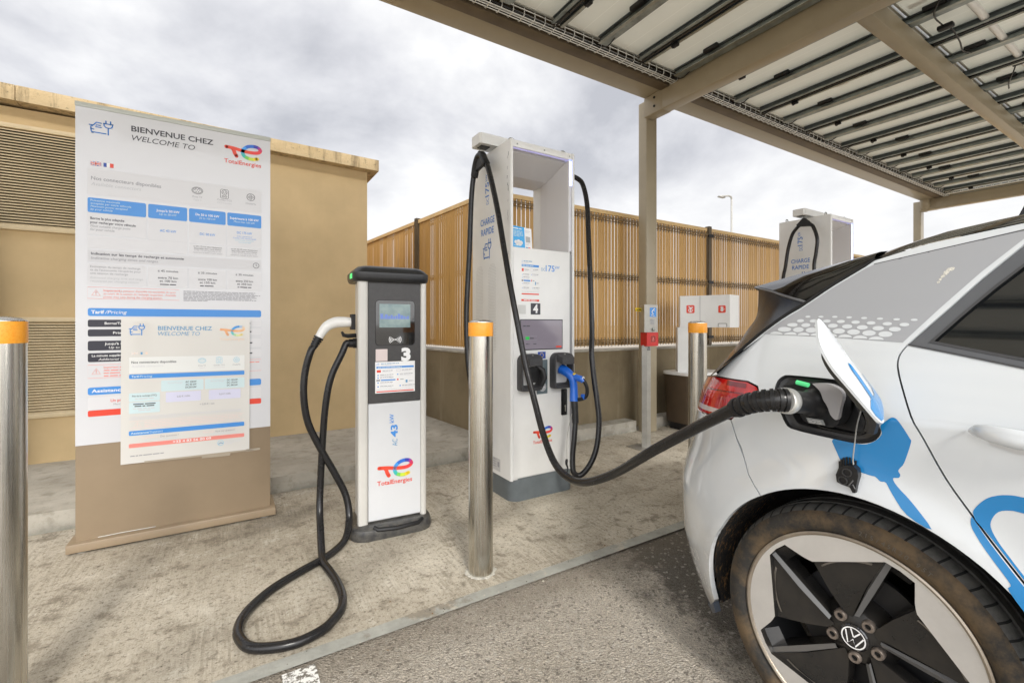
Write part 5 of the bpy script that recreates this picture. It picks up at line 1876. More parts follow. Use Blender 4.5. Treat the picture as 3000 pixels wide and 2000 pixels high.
car = thing('electric_car', 'white electric hatchback with grey vinyl and blue plug graphics, charging at its open flap', 'car', tuple(CWp(-1.4, WC, 0)))
CL = V(car.location)
def inset(poly, d):
    """shrink a closed outline by d (counter-clockwise or clockwise)"""
    if d == 0: return poly
    n = len(poly)
    ar = sum(poly[i][0] * poly[(i + 1) % n][1] - poly[(i + 1) % n][0] * poly[i][1] for i in range(n))
    sg = 1 if ar > 0 else -1
    out = []
    for i in range(n):
        p, a, b = V((*poly[i], 0)), V((*poly[i - 1], 0)), V((*poly[(i + 1) % n], 0))
        d1 = (p - a); d2 = (b - p)
        if d1.length < 1e-9 or d2.length < 1e-9:
            out.append(poly[i]); continue
        n1 = V((-d1.y, d1.x, 0)).normalized() * sg; n2 = V((-d2.y, d2.x, 0)).normalized() * sg
        m_ = n1 + n2
        if m_.length < .2:
            out.append(poly[i]); continue
        m_ = m_ / m_.length
        k = d / max(.4, m_.dot(n1))
        out.append((p.x + m_.x * k, p.y + m_.y * k))
    return out
def resample(poly, step):
    out = []
    n = len(poly)
    for i in range(n):
        a, b = V((*poly[i], 0)), V((*poly[(i + 1) % n], 0))
        k = max(1, int((b - a).length / step))
        for j in range(k):
            p = a.lerp(b, j / k); out.append((p.x, p.y))
    return out
def smooth_line(pts, n=5):
    return [(p.x, p.y) for p in catmull([(a, b, 0) for a, b in pts], n)]
def inside(p, poly):
    x, y = p; c = False
    n = len(poly)
    for i in range(n):
        (x1, y1), (x2, y2) = poly[i], poly[(i + 1) % n]
        if (y1 > y) != (y2 > y) and x < (x2 - x1) * (y - y1) / (y2 - y1) + x1:
            c = not c
    return c
def skin(name, poly, m, off=0.0, parent=None, holes=(), step=.03, gap=0.0, flange=0.0, mir=False, label=None, flange_m=None):
    poly = resample(inset(poly, gap), step)
    hs = [resample(h, step) for h in holes]
    pts = list(poly); edges = [(i, (i + 1) % len(poly)) for i in range(len(poly))]
    loops = [list(range(len(poly)))]
    for h in hs:
        b = len(pts); pts += h
        edges += [(b + i, b + (i + 1) % len(h)) for i in range(len(h))]
        loops.append(list(range(b, b + len(h))))
    xs = [p[0] for p in poly]; ys = [p[1] for p in poly]
    nb = len(pts)
    bpts = list(pts)
    y = min(ys) + step * .5; row = 0
    while y < max(ys):
        x = min(xs) + step * (.5 if row % 2 else 1)
        while x < max(xs):
            if inside((x, y), poly) and not any(inside((x, y), h) for h in hs):
                if min((x - a) ** 2 + (y - b) ** 2 for a, b in bpts) > (step * .55) ** 2:
                    pts.append((x, y))
            x += step
        y += step * .87; row += 1
    ov, oe, of, *_ = delaunay_2d_cdt([V(p) for p in pts], edges, [], 0, 1e-7)
    tris = []
    for f in of:
        cx_ = sum(ov[i].x for i in f) / len(f); cy_ = sum(ov[i].y for i in f) / len(f)
        if inside((cx_, cy_), poly) and not any(inside((cx_, cy_), h) for h in hs):
            tris.append(tuple(f))
    vs = [SW(v.x, v.y, off, mir) for v in ov]
    nn = []
    for v in ov:
        k = skin_n(v.x, v.y)
        nn.append((CD * k.x + CN * (k.y * (-1 if mir else 1)) + V((0, 0, k.z))).normalized())
    # orient
    fs = []
    for f in tris:
        a, b, c = (vs[i] for i in f[:3])
        fn = (b - a).cross(c - a)
        fs.append(f if fn.dot(nn[f[0]]) > 0 else f[::-1])
    nrm = list(nn)
    fm = [0] * len(fs)
    if flange:
        ec = {}
        for f in fs:
            for i in range(len(f)):
                k = (f[i], f[(i + 1) % len(f)])
                ec[k] = ec.get(k, 0) + 1
        for (a, b) in list(ec):
            if (b, a) not in ec:
                i0 = len(vs)
                # outward side vector
                d = (vs[b] - vs[a])
                if d.length < 1e-9: continue
                sn = d.normalized().cross(nn[a]).normalized()
                inn = -nn[a] * flange; inn2 = -nn[b] * flange
                vs += [vs[a], vs[b], vs[b] + inn2, vs[a] + inn]
                nrm += [sn] * 4
                fs.append((i0, i0 + 3, i0 + 2, i0 + 1)); fm.append(1 if flange_m else 0)
    me = bpy.data.meshes.new(name)
    me.from_pydata([v - CL for v in vs], [], fs)
    me.materials.append(m)
    if flange_m: me.materials.append(flange_m)
    me.polygons.foreach_set('material_index', fm)
    me.polygons.foreach_set('use_smooth', [True] * len(fs))
    me.update()
    me.normals_split_custom_set_from_vertices([tuple(v) for v in nrm])
    o = bpy.data.objects.new(name, me)
    COL.objects.link(o)
    o.parent = parent or car
    if label: o['label'] = label
    return o

g = NT('white_car_paint', .16)
g.b.inputs['Coat Weight'].default_value = 1.0
g.b.inputs['Coat Roughness'].default_value = .03
dz_ = g.node('ShaderNodeMapRange'); g.link(g.xyz()[2], dz_.inputs['Value'])
dz_.inputs['From Min'].default_value = .62; dz_.inputs['From Max'].default_value = .16
dust = g.math('MULTIPLY', dz_.outputs[0], g.ramp(g.noise(9, 8, .75), [(.38, .10), (.68, .75)]))
g.col(g.mix(dust, (.60, .63, .655), (.33, .285, .22)))
g.link(g.math('ADD', g.math('MULTIPLY', dust, .5), .15), g.b.inputs['Roughness'])
M_CARW = g.m
M_CARGREY = mat('grey_vinyl', (.33, .34, .36), .38, coat=.25)
M_CARBLUE = mat('blue_vinyl', (.006, .19, .47), .22, coat=.6)
M_CARBLK = mat('car_black_gloss', (.004, .004, .005), .05, spec=.45)
M_CARTRIM = mat('car_dark_trim', (.055, .056, .060), .42)
M_CARFRAME = mat('window_frame_grey', (.10, .105, .115), .35, coat=.2)
M_LINER = mat('arch_liner', (.012, .011, .010), .9, noise=(60, .6, (.05, .03, .012)))
M_GLASSD = mat('dark_tinted_glass', (.008, .009, .010), .03, coat=1.0, noise=(2, .3))
M_LAMP = mat('red_lamp_glass', (.55, .012, .010), .06, coat=1.0, noise=(14, .45, (.30, .006, .008)))
M_LAMPW = mat('clear_lamp_glass', (.62, .52, .52), .08, coat=1.0)
M_DIFF = mat('slate_lip', (.055, .065, .085), .4)
M_BLADE = mat('hatch_black_glass', (.010, .012, .017), .22, spec=.12)
M_GAPD = mat('panel_gap_dark', (.006, .006, .006), .9)

def arch_r(a):
    return lerp(a, [-20, 30, 57, 95, 130, 180], [.388, .3865, .386, .397, .403, .400])
def arc(q0, a0, a1, n=24):
    return [(q0 + arch_r(a0 + (a1 - a0) * i / n) * math.cos(rad(a0 + (a1 - a0) * i / n)), .35 + arch_r(a0 + (a1 - a0) * i / n) * math.sin(rad(a0 + (a1 - a0) * i / n))) for i in range(n + 1)]
seam = [(.2105, .6735), (.234, .699), (.256, .724), (.273, .771), (.29, .824), (.305, .878)]
lampline = [(.305, .878), (.270, .918), (.232, .955), (.228, .970), (.236, .992), (.262, 1.003), (.344, 1.003), (.408, 1.003)]
hatch = [(.408, 1.003), (.333, 1.072), (.257, 1.146), (.203, 1.197), (.15, 1.246), (.093, 1.295), (.024, 1.347), (.004, 1.365)]
roofl = [(.004, 1.365), (-.05, 1.382), (-.11, 1.400), (-.21, 1.416), (-.28, 1.427), (-.45, 1.446), (-.70, 1.463), (-1.0, 1.470)]
frameo = [(-1.0, 1.452), (-.70, 1.446), (-.50, 1.432), (-.40, 1.420), (-.34, 1.402), (-.284, 1.368), (-.223, 1.291), (-.174, 1.222), (-.118, 1.147), (-.107, 1.132)]
doorl = smooth_line([(-.107, 1.132), (-.094, 1.108), (-.091, 1.085), (-.096, 1.060), (-.107, 1.026), (-.13, .963), (-.153, .917), (-.191, .836), (-.232, .770), (-.263, .723), (-.309, .658), (-.355, .592), (-.40, .52), (-.435, .45), (-.455, .37), (-.46, .245)], 3)
port = smooth_line([(.187, .975), (.187, .995), (.183, 1.015), (.17, 1.029), (.152, 1.033), (.095, 1.033), (.039, 1.032), (.004, 1.028), (-.017, 1.012), (-.032, .993), (-.046, .975), (-.071, .931), (-.074, .915), (-.069, .902), (-.057, .889), (-.035, .880), (-.007, .877), (.035, .879), (.081, .881), (.134, .886), (.149, .898), (.160, .92), (.174, .950)], 2)
sill = [(-.46, .245), (-.40, .245), (-.396, .30)]
quarter = seam + lampline[1:] + hatch[1:] + roofl[1:] + frameo + doorl[1:] + sill[1:] + arc(0, 177, 57, 30)[0:-1]
qp = skin('quarter_panel', quarter, M_CARW, gap=.0018, holes=[port], step=.022, flange=.018)
# drip rail line, grey vinyl with white dots
def strip(name, line, wd, m, off, parent, mir=False):
    l2 = []
    for i, p in enumerate(line):
        a = V((*line[max(0, i - 1)], 0)); b = V((*line[min(len(line) - 1, i + 1)], 0))
        d = (b - a).normalized(); q = V((-d.y, d.x, 0)) * wd
        l2.append((p[0] + q.x, p[1] + q.y))
    return skin(name, list(line) + l2[::-1], m, off, parent, step=.05, mir=mir)
strip('drip_rail', [(.003, 1.3535), (-.112, 1.3755), (-.213, 1.395), (-.281, 1.4085), (-.42, 1.428)], .004, M_CARTRIM, .0006, qp)
greyo = [(.247, 1.149), (.203, 1.190), (.15, 1.238), (.093, 1.287), (.024, 1.339), (.003, 1.351), (-.112, 1.373), (-.213, 1.392), (-.281, 1.405), (-.305, 1.405), (-.283, 1.383), (-.221, 1.309), (-.154, 1.218), (-.095, 1.134), (.062, 1.144)]
gv = skin('grey_vinyl', greyo, M_CARGREY, .0006, qp, step=.022)
dots = []
for row, (dz, rq, rz) in enumerate(((.0035, .0165, .0085), (.0175, .0150, .0075), (.0315, .0125, .0060), (.0445, .0100, .0046), (.0570, .0070, .0030))):
    for i in range(-14, 30):
        q = .245 - (i + (.5 if row % 2 else 0)) * .0355
        zb = lerp(q, [-.1, .062, .247], [1.134, 1.144, 1.148]) + dz
        lim = lerp(zb, [1.134, 1.218, 1.309], [-.095, -.154, -.221]) + .010
        hi_ = lerp(zb, [1.149, 1.190, 1.238], [.247, .203, .15]) - .008
        if lim + rq < q < hi_ - rq:
            if row == 0:
                pts = [(q + rq * math.cos(rad(a)), zb - .002 + rz * math.sin(rad(a))) for a in range(0, 181, 20)]
            else:
                pts = [(q + rq * math.cos(rad(a)), zb + rz * math.sin(rad(a))) for a in range(0, 360, 24)]
            dots.append(pts)
mbd = MB()
for pts in dots:
    mbd.add([SW(a, b, .0013) for a, b in pts], [tuple(range(len(pts)))], M_CARW)
mbd.build('dot_pattern', gv)
mbd = MB()
rr_ = random.Random(8)
for (q, z, s_) in ((-.160, 1.318, .006), (-.155, 1.310, .0055), (-.151, 1.302, .0045), (-.147, 1.294, .0035), (-.144, 1.287, .003), (-.166, 1.320, .005)):
    mbd.add([SW(q + s_ * math.cos(rad(a)) * rr_.uniform(.7, 1.2), z + s_ * math.sin(rad(a)) * rr_.uniform(.8, 1.3), .0012) for a in range(0, 360, 30)], [tuple(range(12))], mat('chalky_splash', (.66, .64, .58), .7, noise=(300, .5)))
mbd.build('bird_splash', qp)
# blue plug graphic and its lead
blue = [(.031, .872), (.027, .8785), (.014, .8785), (-.035, .8785), (-.057, .8885), (-.070, .9015), (-.076, .915), (-.073, .931), (-.080, .941), (-.093, .9545), (-.102, .9545), (-.111, .945), (-.129, .913), (-.131, .902), (-.119, .853), (-.112, .840), (-.108, .831), (-.112, .823), (-.109, .815), (-.0985, .811), (-.107, .795), (-.135, .7665), (-.171, .7185), (-.1275, .7365), (-.098, .776), (-.0855, .7975), (-.075, .7975), (-.064, .806), (-.052, .8065), (-.002, .815), (.011, .828)]
skin('blue_plug_graphic', smooth_line(blue + blue[:1], 3)[:-1], M_CARBLUE, .0006, qp, step=.02)
# bumper
zb = .205
arc_low = arc(0, 55, -14, 18)
cz = lambda z: un(9, z)
u_c = lambda z: qend(z) - CR + CR * math.pi / 2 + (-(side(qend(z), z) - CDp) + WC) * -1
def uc(z):
    q0 = qend(z) - CR
    return q0 + CR * math.pi / 2 + ((side(qend(z), z) - CDp) - WC)
bump = seam[::-1] + arc_low + [(.40, .215), (.47, .160), (.55, .150), (.75, .150)] + [(uc(.15), .150), (uc(.3), .3), (uc(.6), .6), (uc(.87), .87)] + [(un(.52, .87), .870), (un(.452, .871), .871), (.367, .876)]
bm_ = skin('rear_bumper', bump, M_CARW, gap=.0018, step=.028, flange=.016)
skin('rear_bumper', bump, M_CARW, gap=.0018, step=.05, flange=.016, mir=True)
lipl = [(.385, .232), (.415, .200), (.47, .158), (.55, .146), (.75, .146), (1.0, .146)]
skin('bumper_lip', [(.378, .250), (.41, .214), (.47, .172), (.55, .160), (.75, .160), (1.0, .160)] + [(1.0, .125), (.75, .125), (.55, .128), (.47, .142), (.41, .182), (.374, .214)], M_DIFF, .006, bm_, step=.03, flange=.02)
# tail lamp
lamp = [(.303, .882), (.270, .918), (.233, .955), (.231, .970), (.238, .990), (.262, 1.000), (.344, 1.000), (.41, 1.000), (un(.50, .99), .985), (un(.53, .96), .96), (un(.53, .90), .90), (un(.52, .875), .875), (un(.452, .874), .874), (.367, .880)]
tl = skin('tail_lamp', lamp, M_LAMP, .001, step=.025, gap=.0005, flange=.02)
skin('lamp_clear_band', [(.303, .888), (.367, .888), (un(.452, .885), .885), (un(.52, .885), .885), (un(.52, .900), .900), (un(.452, .902), .902), (.367, .903), (.290, .902)], M_LAMPW, .0018, tl, step=.03)
skin('lamp_dark_band', [(.238, .962), (.30, .962), (.40, .958), (un(.52, .953), .953), (un(.52, .957), .957), (.40, .962), (.30, .966), (.237, .967)], mat('lamp_rib_dark', (.16, .004, .006), .1, coat=1), .0018, tl, step=.03)
skin('lamp_dark_band', [(.262, .982), (.330, .982), (.332, .997), (.262, .995)], bpy.data.materials['lamp_rib_dark'], .0018, tl, step=.03)
skin('tail_lamp', lamp, M_LAMP, .001, step=.05, mir=True, flange=.02)
# rear door and everything ahead of it
glassr = [(-.143, 1.137), (-.194, 1.207), (-.243, 1.271), (-.288, 1.324), (-.335, 1.366), (-.40, 1.392), (-.55, 1.412), (-.75, 1.425), (-.98, 1.430), (-.98, 1.020), (-.60, 1.056), (-.301, 1.103), (-.22, 1.120)]
trimtop = [(-.107, 1.131), (-.203, 1.111), (-.302, 1.089), (-.60, 1.040), (-1.0, 1.0)]
rdoor = [(a, b) for a, b in doorl] + [(-1.0, .245)] + [(-1.0, .5), (-1.0, .8)] + trimtop[::-1][:-1]
rd = skin('rear_door', rdoor, M_CARW, gap=.0020, step=.03, flange=.018)
fr_out = frameo[::-1] + trimtop[::-1]
skin('window_frame', fr_out, M_CARFRAME, -.003, rd, holes=[glassr], step=.03, gap=.0012, flange=.012)
strip('belt_trim', trimtop, .004, M_CARTRIM, .002, rd)
skin('window_pane', inset(glassr, -.004), M_GLASSD, -.009, rd, step=.05)
seal = []
skin('window_seal', glassr, M_CARTRIM, -.002, rd, holes=[inset(glassr, .006)], step=.03)
loop = smooth_line([(-.60, .79), (-.45, .825), (-.309, .829), (-.28, .827), (-.254, .809), (-.239, .788), (-.232, .763)], 3)
loop_d = [(-.239, .760), (-.235, .775), (-.241, .790), (-.254, .809), (-.268, .820), (-.285, .827), (-.31, .829), (-.40, .822), (-.50, .79), (-.55, .74), (-.52, .73), (-.47, .770), (-.40, .79), (-.31, .7965), (-.289, .796), (-.273, .788), (-.2635, .770), (-.262, .752), (-.272, .728), (-.290, .700), (-.309, .672), (-.345, .622), (-.375, .580), (-.390, .54), (-.375, .562), (-.357, .595), (-.309, .664), (-.265, .727)]
skin('blue_lead_graphic', smooth_line(loop_d + loop_d[:1], 3)[:-1], M_CARBLUE, .0007, rd, step=.02)
loop_q = [(-.2335, .7655), (-.232, .758), (-.2345, .740), (-.255, .703), (-.287, .656), (-.2915, .645), (-.290, .634), (-.325, .585), (-.352, .590), (-.305, .657), (-.261, .720)]
skin('blue_lead_graphic', smooth_line(loop_q + loop_q[:1], 3)[:-1], M_CARBLUE, .0007, qp, step=.02)
# door handle
hb = MB()
def HP(q, z, o): return SW(q, z, o)
secs = []
for i, (q, z, o, a, b) in enumerate(((-.228, .950, .002, .004, .002), (-.240, .951, .022, .010, .006), (-.262, .949, .034, .015, .008), (-.30, .944, .038, .017, .008), (-.36, .940, .036, .017, .008), (-.40, .938, .022, .014, .008), (-.415, .937, .004, .010, .004))):
    secs.append([HP(q, z + a * math.sin(t_) * .8, o * .85 + b * math.cos(t_)) for t_ in [k / 12 * 2 * math.pi for k in range(12)]])
hv = [p for s_ in secs for p in s_]
hb.add(hv, [(i * 12 + k, i * 12 + (k + 1) % 12, (i + 1) * 12 + (k + 1) % 12, (i + 1) * 12 + k) for i in range(len(secs) - 1) for k in range(12)] + [tuple(range(12))[::-1], tuple(range(len(hv) - 12, len(hv)))], M_CARW)
hb.build('door_handle', rd, recalc=True, angle=60)
skin('handle_cup', [(-.243, .953), (-.262, .925), (-.30, .915), (-.36, .915), (-.385, .935), (-.36, .962), (-.28, .966)], mat('handle_cup_shade', (.50, .51, .52), .3, coat=.6), .0006, rd, step=.02)
fdoor = [(-1.006, 1.0), (-1.006, .245), (-2.02, .245), (-2.06, .6), (-2.05, .98), (-1.6, .98)]
skin('front_door', fdoor, M_CARW, gap=.002, step=.06, flange=.018)
skin('front_window', [(-1.02, 1.01), (-1.02, 1.43), (-1.3, 1.43), (-1.65, 1.32), (-2.0, 1.12), (-2.12, 1.0), (-1.6, .99)], M_GLASSD, -.006, step=.07)
skin('window_pillar', [(-1.0, 1.0), (-1.0, 1.45), (-1.03, 1.45), (-1.03, 1.0)], M_CARBLK, -.001, step=.06)
skin('roof_rail', [(-1.0, 1.470), (-1.3, 1.462), (-1.7, 1.335), (-2.05, 1.14), (-2.25, 1.02), (-2.12, 1.0), (-2.0, 1.12), (-1.65, 1.32), (-1.3, 1.435), (-1.0, 1.450)], M_CARBLK, .0, step=.06, flange=.015)
ffen = [(-2.026, .245), (-2.066, .6), (-2.056, .985), (-2.25, 1.02), (-2.6, .98), (-3.1, .90), (-3.45, .80), (-3.58, .70), (-3.60, .45), (-3.56, .25), (-3.30, .20)] + [(p[0], p[1]) for p in arc(-2.77, 200, -20, 30)] + [(-2.3, .245)]
skin('front_fender', ffen, M_CARW, gap=.002, step=.06, flange=.018)
# the far side, mirrored
skin('body_side', quarter, M_CARW, gap=.0018, step=.06, mir=True, flange=.018)
for nm, pl, mt in (('rear_door', rdoor, M_CARW), ('front_door', fdoor, M_CARW), ('front_fender', ffen, M_CARW), ('window_pane', glassr, M_GLASSD), ('front_window', [(-1.02, 1.01), (-1.02, 1.43), (-1.3, 1.43), (-1.65, 1.32), (-2.0, 1.12), (-2.12, 1.0), (-1.6, .99)], M_GLASSD)):
    skin(nm, pl, mt, gap=.002, step=.08, mir=True, flange=.0)
# roof, windscreen, bonnet: lofts across the car
def loft(name, stations, m, n=14, parent=None):
    """stations: (q, z at the rail, w at the rail, crown)"""
    L = MB(); rows = []
    for q, z, w, cr in stations:
        row = []
        for i in range(n + 1):
            t_ = i / n
            ww = w + (2 * WC - 2 * w) * t_
            s_ = 1 - (2 * t_ - 1) ** 2
            row.append(CWp(q, ww, z + cr * s_ ** .8))
        rows.append(row)
    vs = [p for r_ in rows for p in r_]
    fs = [(i * (n + 1) + k, i * (n + 1) + k + 1, (i + 1) * (n + 1) + k + 1, (i + 1) * (n + 1) + k) for i in range(len(rows) - 1) for k in range(n)]
    L.add(vs, fs, m)
    return L.build(name, parent or car, angle=70)
def sw(q, z): return side(q, z)
loft('roof', [(.0, 1.3665, sw(.0, 1.366), .095), (-.05, 1.383, sw(-.05, 1.383), .095), (-.11, 1.401, sw(-.11, 1.401), .093), (-.21, 1.4175, sw(-.21, 1.417), .092), (-.28, 1.428, sw(-.28, 1.428), .091), (-.45, 1.447, sw(-.45, 1.447), .095), (-.70, 1.464, sw(-.7, 1.464), .102), (-1.0, 1.471, sw(-1, 1.471), .098), (-1.3, 1.463, sw(-1.3, 1.463), .09)], M_CARBLK)
loft('windscreen', [(-1.3, 1.463, sw(-1.3, 1.463), .09), (-1.7, 1.336, sw(-1.7, 1.336), .085), (-2.05, 1.141, sw(-2.05, 1.141), .08), (-2.25, 1.021, sw(-2.25, 1.021), .07)], M_GLASSD)
loft('bonnet', [(-2.25, 1.021, sw(-2.25, 1.021), .07), (-2.6, .981, sw(-2.6, .981), .06), (-3.1, .901, sw(-3.1, .90), .05), (-3.45, .801, sw(-3.45, .80), .04), (-3.6, .70, -.35, .01), (-3.62, .45, -.35, .0), (-3.56, .22, -.35, .0)], M_CARW)
# antenna fin on the roof
m = MB()
fz = 1.545
m.prism([CWp(-.20, WC + .02, fz), CWp(-.36, WC + .02, fz), CWp(-.30, WC + .02, fz + .03), CWp(-.22, WC + .02, fz + .05)], -CN * .03, M_CARBLK, .008)
m.build('roof_antenna', car, recalc=True)
# spoiler: side face and top
P3 = lambda q, w, z: CWp(q, w, z)
tip = (.425, -.372, 1.326)
hl = [(.152, 1.248), (.093, 1.297), (.024, 1.349), (.006, 1.3665)]
lo = [(q, sw(q, z) + .0, z) for q, z in hl]
topl = [tip, (.27, -.345, 1.356), (.12, -.318, 1.383), (.010, -.298, 1.400)]
m = MB()
N_ = 6
rows = []
for i in range(len(lo)):
    a, b = V(lo[i]), V(topl[i])
    rows.append([a.lerp(b, k / N_) + V((0, .012 * math.sin(math.pi * k / N_), .006 * math.sin(math.pi * k / N_))) for k in range(N_ + 1)])
vs = [CWp(*p) for r in rows for p in r]
m.add(vs, [(i * (N_ + 1) + k, i * (N_ + 1) + k + 1, (i + 1) * (N_ + 1) + k + 1, (i + 1) * (N_ + 1) + k) for i in range(len(rows) - 1) for k in range(N_)], M_CARBLK)
# top, to the centre and mirrored
trow = []
for q, w, z in topl:
    row = []
    for k in range(11):
        t_ = k / 10
        row.append(CWp(q + .05 * (1 - (2 * t_ - 1) ** 2) * (1 if q > .3 else .3), w + (2 * WC - 2 * w) * t_, z + (-.018 + .06 * (q < .1)) * (1 - (2 * t_ - 1) ** 2)))
    trow.append(row)
vs = [p for r in trow for p in r]
m.add(vs, [(i * 11 + k, i * 11 + k + 1, (i + 1) * 11 + k + 1, (i + 1) * 11 + k) for i in range(3) for k in range(10)], M_CARBLK)
# underside back to the glass
und = [CWp(.152, sw(.152, 1.248) - .004, 1.246), CWp(*tip), *[p for p in trow[0][1:]], CWp(.152, 2 * WC - sw(.152, 1.248), 1.246)]
base = [CWp(.30, -.36 + (2 * WC + .72) * k / 10, 1.30) for k in range(11)]
low = [p + V((0, 0, -.012)) for p in trow[0]]
m.add(trow[0] + low, [(k, k + 1, 12 + k, 11 + k) for k in range(10)], M_CARBLK)
m.add(low + base, [(k, k + 1, 12 + k, 11 + k) for k in range(10)], M_GAPD)
spo = m.build('roof_spoiler', car, angle=40)
m = MB()
e0 = [V((.152, sw(.152, 1.248) - .001, 1.2465)), V((.24, -.200, 1.272)), V((.33, -.286, 1.299)), V(tip) + V((.002, 0, -.004))]
m.tube([CWp(*p) for p in catmull(e0, 5)], .0045, mat('spoiler_edge_highlight', (.16, .165, .18), .3, coat=.5), 8)  # thin highlight on the lower spoiler lip, painted in as a paler grey
m.build('spoiler_edge', spo)
m = MB()
m.tube([SW(q, z, .002) for q, z in smooth_line([(.40, 1.012), (.333, 1.0755), (.257, 1.1495), (.203, 1.2005), (.15, 1.2495), (.093, 1.2985), (.024, 1.3505), (.004, 1.3680)], 4)], .0045, M_GAPD, 6)
m.build('hatch_gap', car)
# side blades of the rear window and the glass between them
a_ = [(.152, 1.246), (.203, 1.197), (.257, 1.146), (.333, 1.072), (.408, 1.003)]
a_ = [(q, sw(q, z) - .004, z) for q, z in a_]
bl = [(.415, -.372, 1.320), (.428, -.394, 1.253), (.438, -.396, 1.204), (.466, -.384, 1.156), (.500, -.376, 1.098), (.535, -.30, .995)]
m = MB()
A_ = [V(p) for p in catmull([V((p[0], p[1], p[2])) for p in a_], 4)]
B_ = [V(p) for p in catmull([V(p) for p in bl], 4)]
def at(l, t_):
    x = t_ * (len(l) - 1); i = min(int(x), len(l) - 2)
    return l[i].lerp(l[i + 1], x - i)
rows = []
for i in range(21):
    a, b = at(A_, i / 20), at(B_, i / 20)
    rows.append([a.lerp(b, k / 6) + V((.004, .010, 0)) * math.sin(math.pi * k / 6) for k in range(7)])
vs = [CWp(*p) for r in rows for p in r]
nt_ = 11
m.add(vs, [(i * 7 + k, i * 7 + k + 1, (i + 1) * 7 + k + 1, (i + 1) * 7 + k) for i in range(20) for k in range(6)], M_BLADE)
hat = m.build('hatch_side_blade', car, angle=70)
m = MB()
m.add([CWp(p[0], 2 * WC - p[1], p[2]) for r in rows for p in r], [(i * 7 + k, i * 7 + k + 1, (i + 1) * 7 + k + 1, (i + 1) * 7 + k) for i in range(20) for k in range(6)], M_CARBLK)
m.build('hatch_side_blade', car, angle=70)
m = MB()
vs = []
for i in range(21):
    p = at(B_, i / 20)
    for k in range(9):
        t_ = k / 8
        vs.append(CWp(p.x + .05 * (1 - (2 * t_ - 1) ** 2), p.y + (2 * WC - 2 * p.y) * t_, p.z))
m.add(vs, [(i * 9 + k, i * 9 + k + 1, (i + 1) * 9 + k + 1, (i + 1) * 9 + k) for i in range(20) for k in range(8)], M_GLASSD)
m.build('rear_window', car, angle=60)
m = MB()
vs = []
for z in (.86, .93, 1.0):
    for k in range(9):
        t_ = k / 8; w0 = -.30
        vs.append(CWp(.535 + (1.0 - z) * .3 + .05 * (1 - (2 * t_ - 1) ** 2), w0 + (2 * WC - 2 * w0) * t_, z))
m.add(vs, [(i * 9 + k, i * 9 + k + 1, (i + 1) * 9 + k + 1, (i + 1) * 9 + k) for i in range(2) for k in range(8)], M_CARW)
m.build('tailgate', car, angle=60)
# dark body shell inside, so gaps stay dark, and the underbody
m = MB()
def shell(z0, z1, w0, q0, q1, zt):
    m.hexa([CWp(q1, w0, z0), CWp(q0, w0, z0), CWp(q0, 2 * WC - w0, z0), CWp(q1, 2 * WC - w0, z0), CWp(q1, w0, z1), CWp(q0, w0, z1), CWp(q0, 2 * WC - w0, z1), CWp(q1, 2 * WC - w0, z1)], M_GAPD)
shell(.19, .95, -.30, -3.4, .50, 0)
shell(.19, .98, -.045, -2.33, -.405, 0)
shell(.80, .995, -.11, -.40, .12, 0)
shell(.95, 1.25, -.24, -2.0, .10, 0)
shell(1.2, 1.40, -.36, -1.4, -.15, 0)
m.build('underbody', car, recalc=True)
# wheel arch liner
g = NT('muddy_liner', .95)
mn = g.noise(70, 7, .8, vec=g.mapped((1, 1, .45)))
cc = g.ramp(mn, [(.42, (.006, .0055, .005)), (.54, (.022, .015, .009)), (.64, (.42, .22, .075))])
g.col(cc); g.bump(mn, 1.0, .02)
M_MUD = g.m
def liner(q0, mir=False):
    mm = MB()
    rows = []
    for a in range(-15, 202, 8):
        R = arch_r(a) + .003
        sq_, sz_ = q0 + R * math.cos(rad(a)), .35 + R * math.sin(rad(a))
        for w in (min(.012, (SP(sq_, sz_)[1] if q0 == 0 else side(sq_, sz_)) - .016), -.10, -.19, -.30):
            RR = R - (.000 if w > -.09 else .006)
            ww = w if not mir else 2 * WC - w
            rows.append(CWp(q0 + RR * math.cos(rad(a)), ww, .35 + RR * math.sin(rad(a))))
    n = len(range(-15, 202, 8))
    for i in range(n - 1):
        mt = M_MUD if rad(0) <= 0 and (-15 + i * 8) < 58 else M_LINER
        mm.add([rows[i * 4 + k] for k in range(4)] + [rows[(i + 1) * 4 + k] for k in range(4)], [(k, k + 1, 5 + k, 4 + k) for k in range(3)], mt)
    # inner wall
    cpt = CWp(q0, -.30 if not mir else 2 * WC + .30, .35)
    mm.add([rows[i * 4 + 3] for i in range(n)] + [cpt], [(i, i + 1, n) for i in range(n - 1)], M_LINER)
    mm.build('arch_liner', car, angle=60)
for q0 in (0, -2.77):
    liner(q0); liner(q0, True)

# ------------- wheels
M_TYRE = None
g = NT('dusty_tyre', .8)
n1 = g.noise(26, 7, .78)
n2 = g.noise(6, 7, .7)
cc = g.ramp(n1, [(.3, (.014, .013, .012)), (.55, (.022, .020, .017)), (.75, (.075, .056, .034))])
cc = g.mix(g.ramp(n2, [(.44, 0), (.60, .8)]), cc, (.125, .082, .040))
g.col(cc); g.bump(g.noise(90, 4), .4, .003)
M_TYRE = g.m
g = NT('worn_tread', .85)
cc = g.ramp(g.noise(30, 5, .7), [(.3, (.045, .045, .044)), (.7, (.11, .107, .098))])
g.col(cc)
M_TREAD = g.m
M_TYRED = mat('tyre_groove', (.006, .006, .006), .9)
M_RIMLIP = mat('tarnished_rim_lip', (.36, .31, .25), .38, metal=.7, noise=(12, .25))
M_RIMFACE = mat('machined_alloy', (.70, .69, .675), .28, metal=.6, noise=(9, .10), coat=.2)
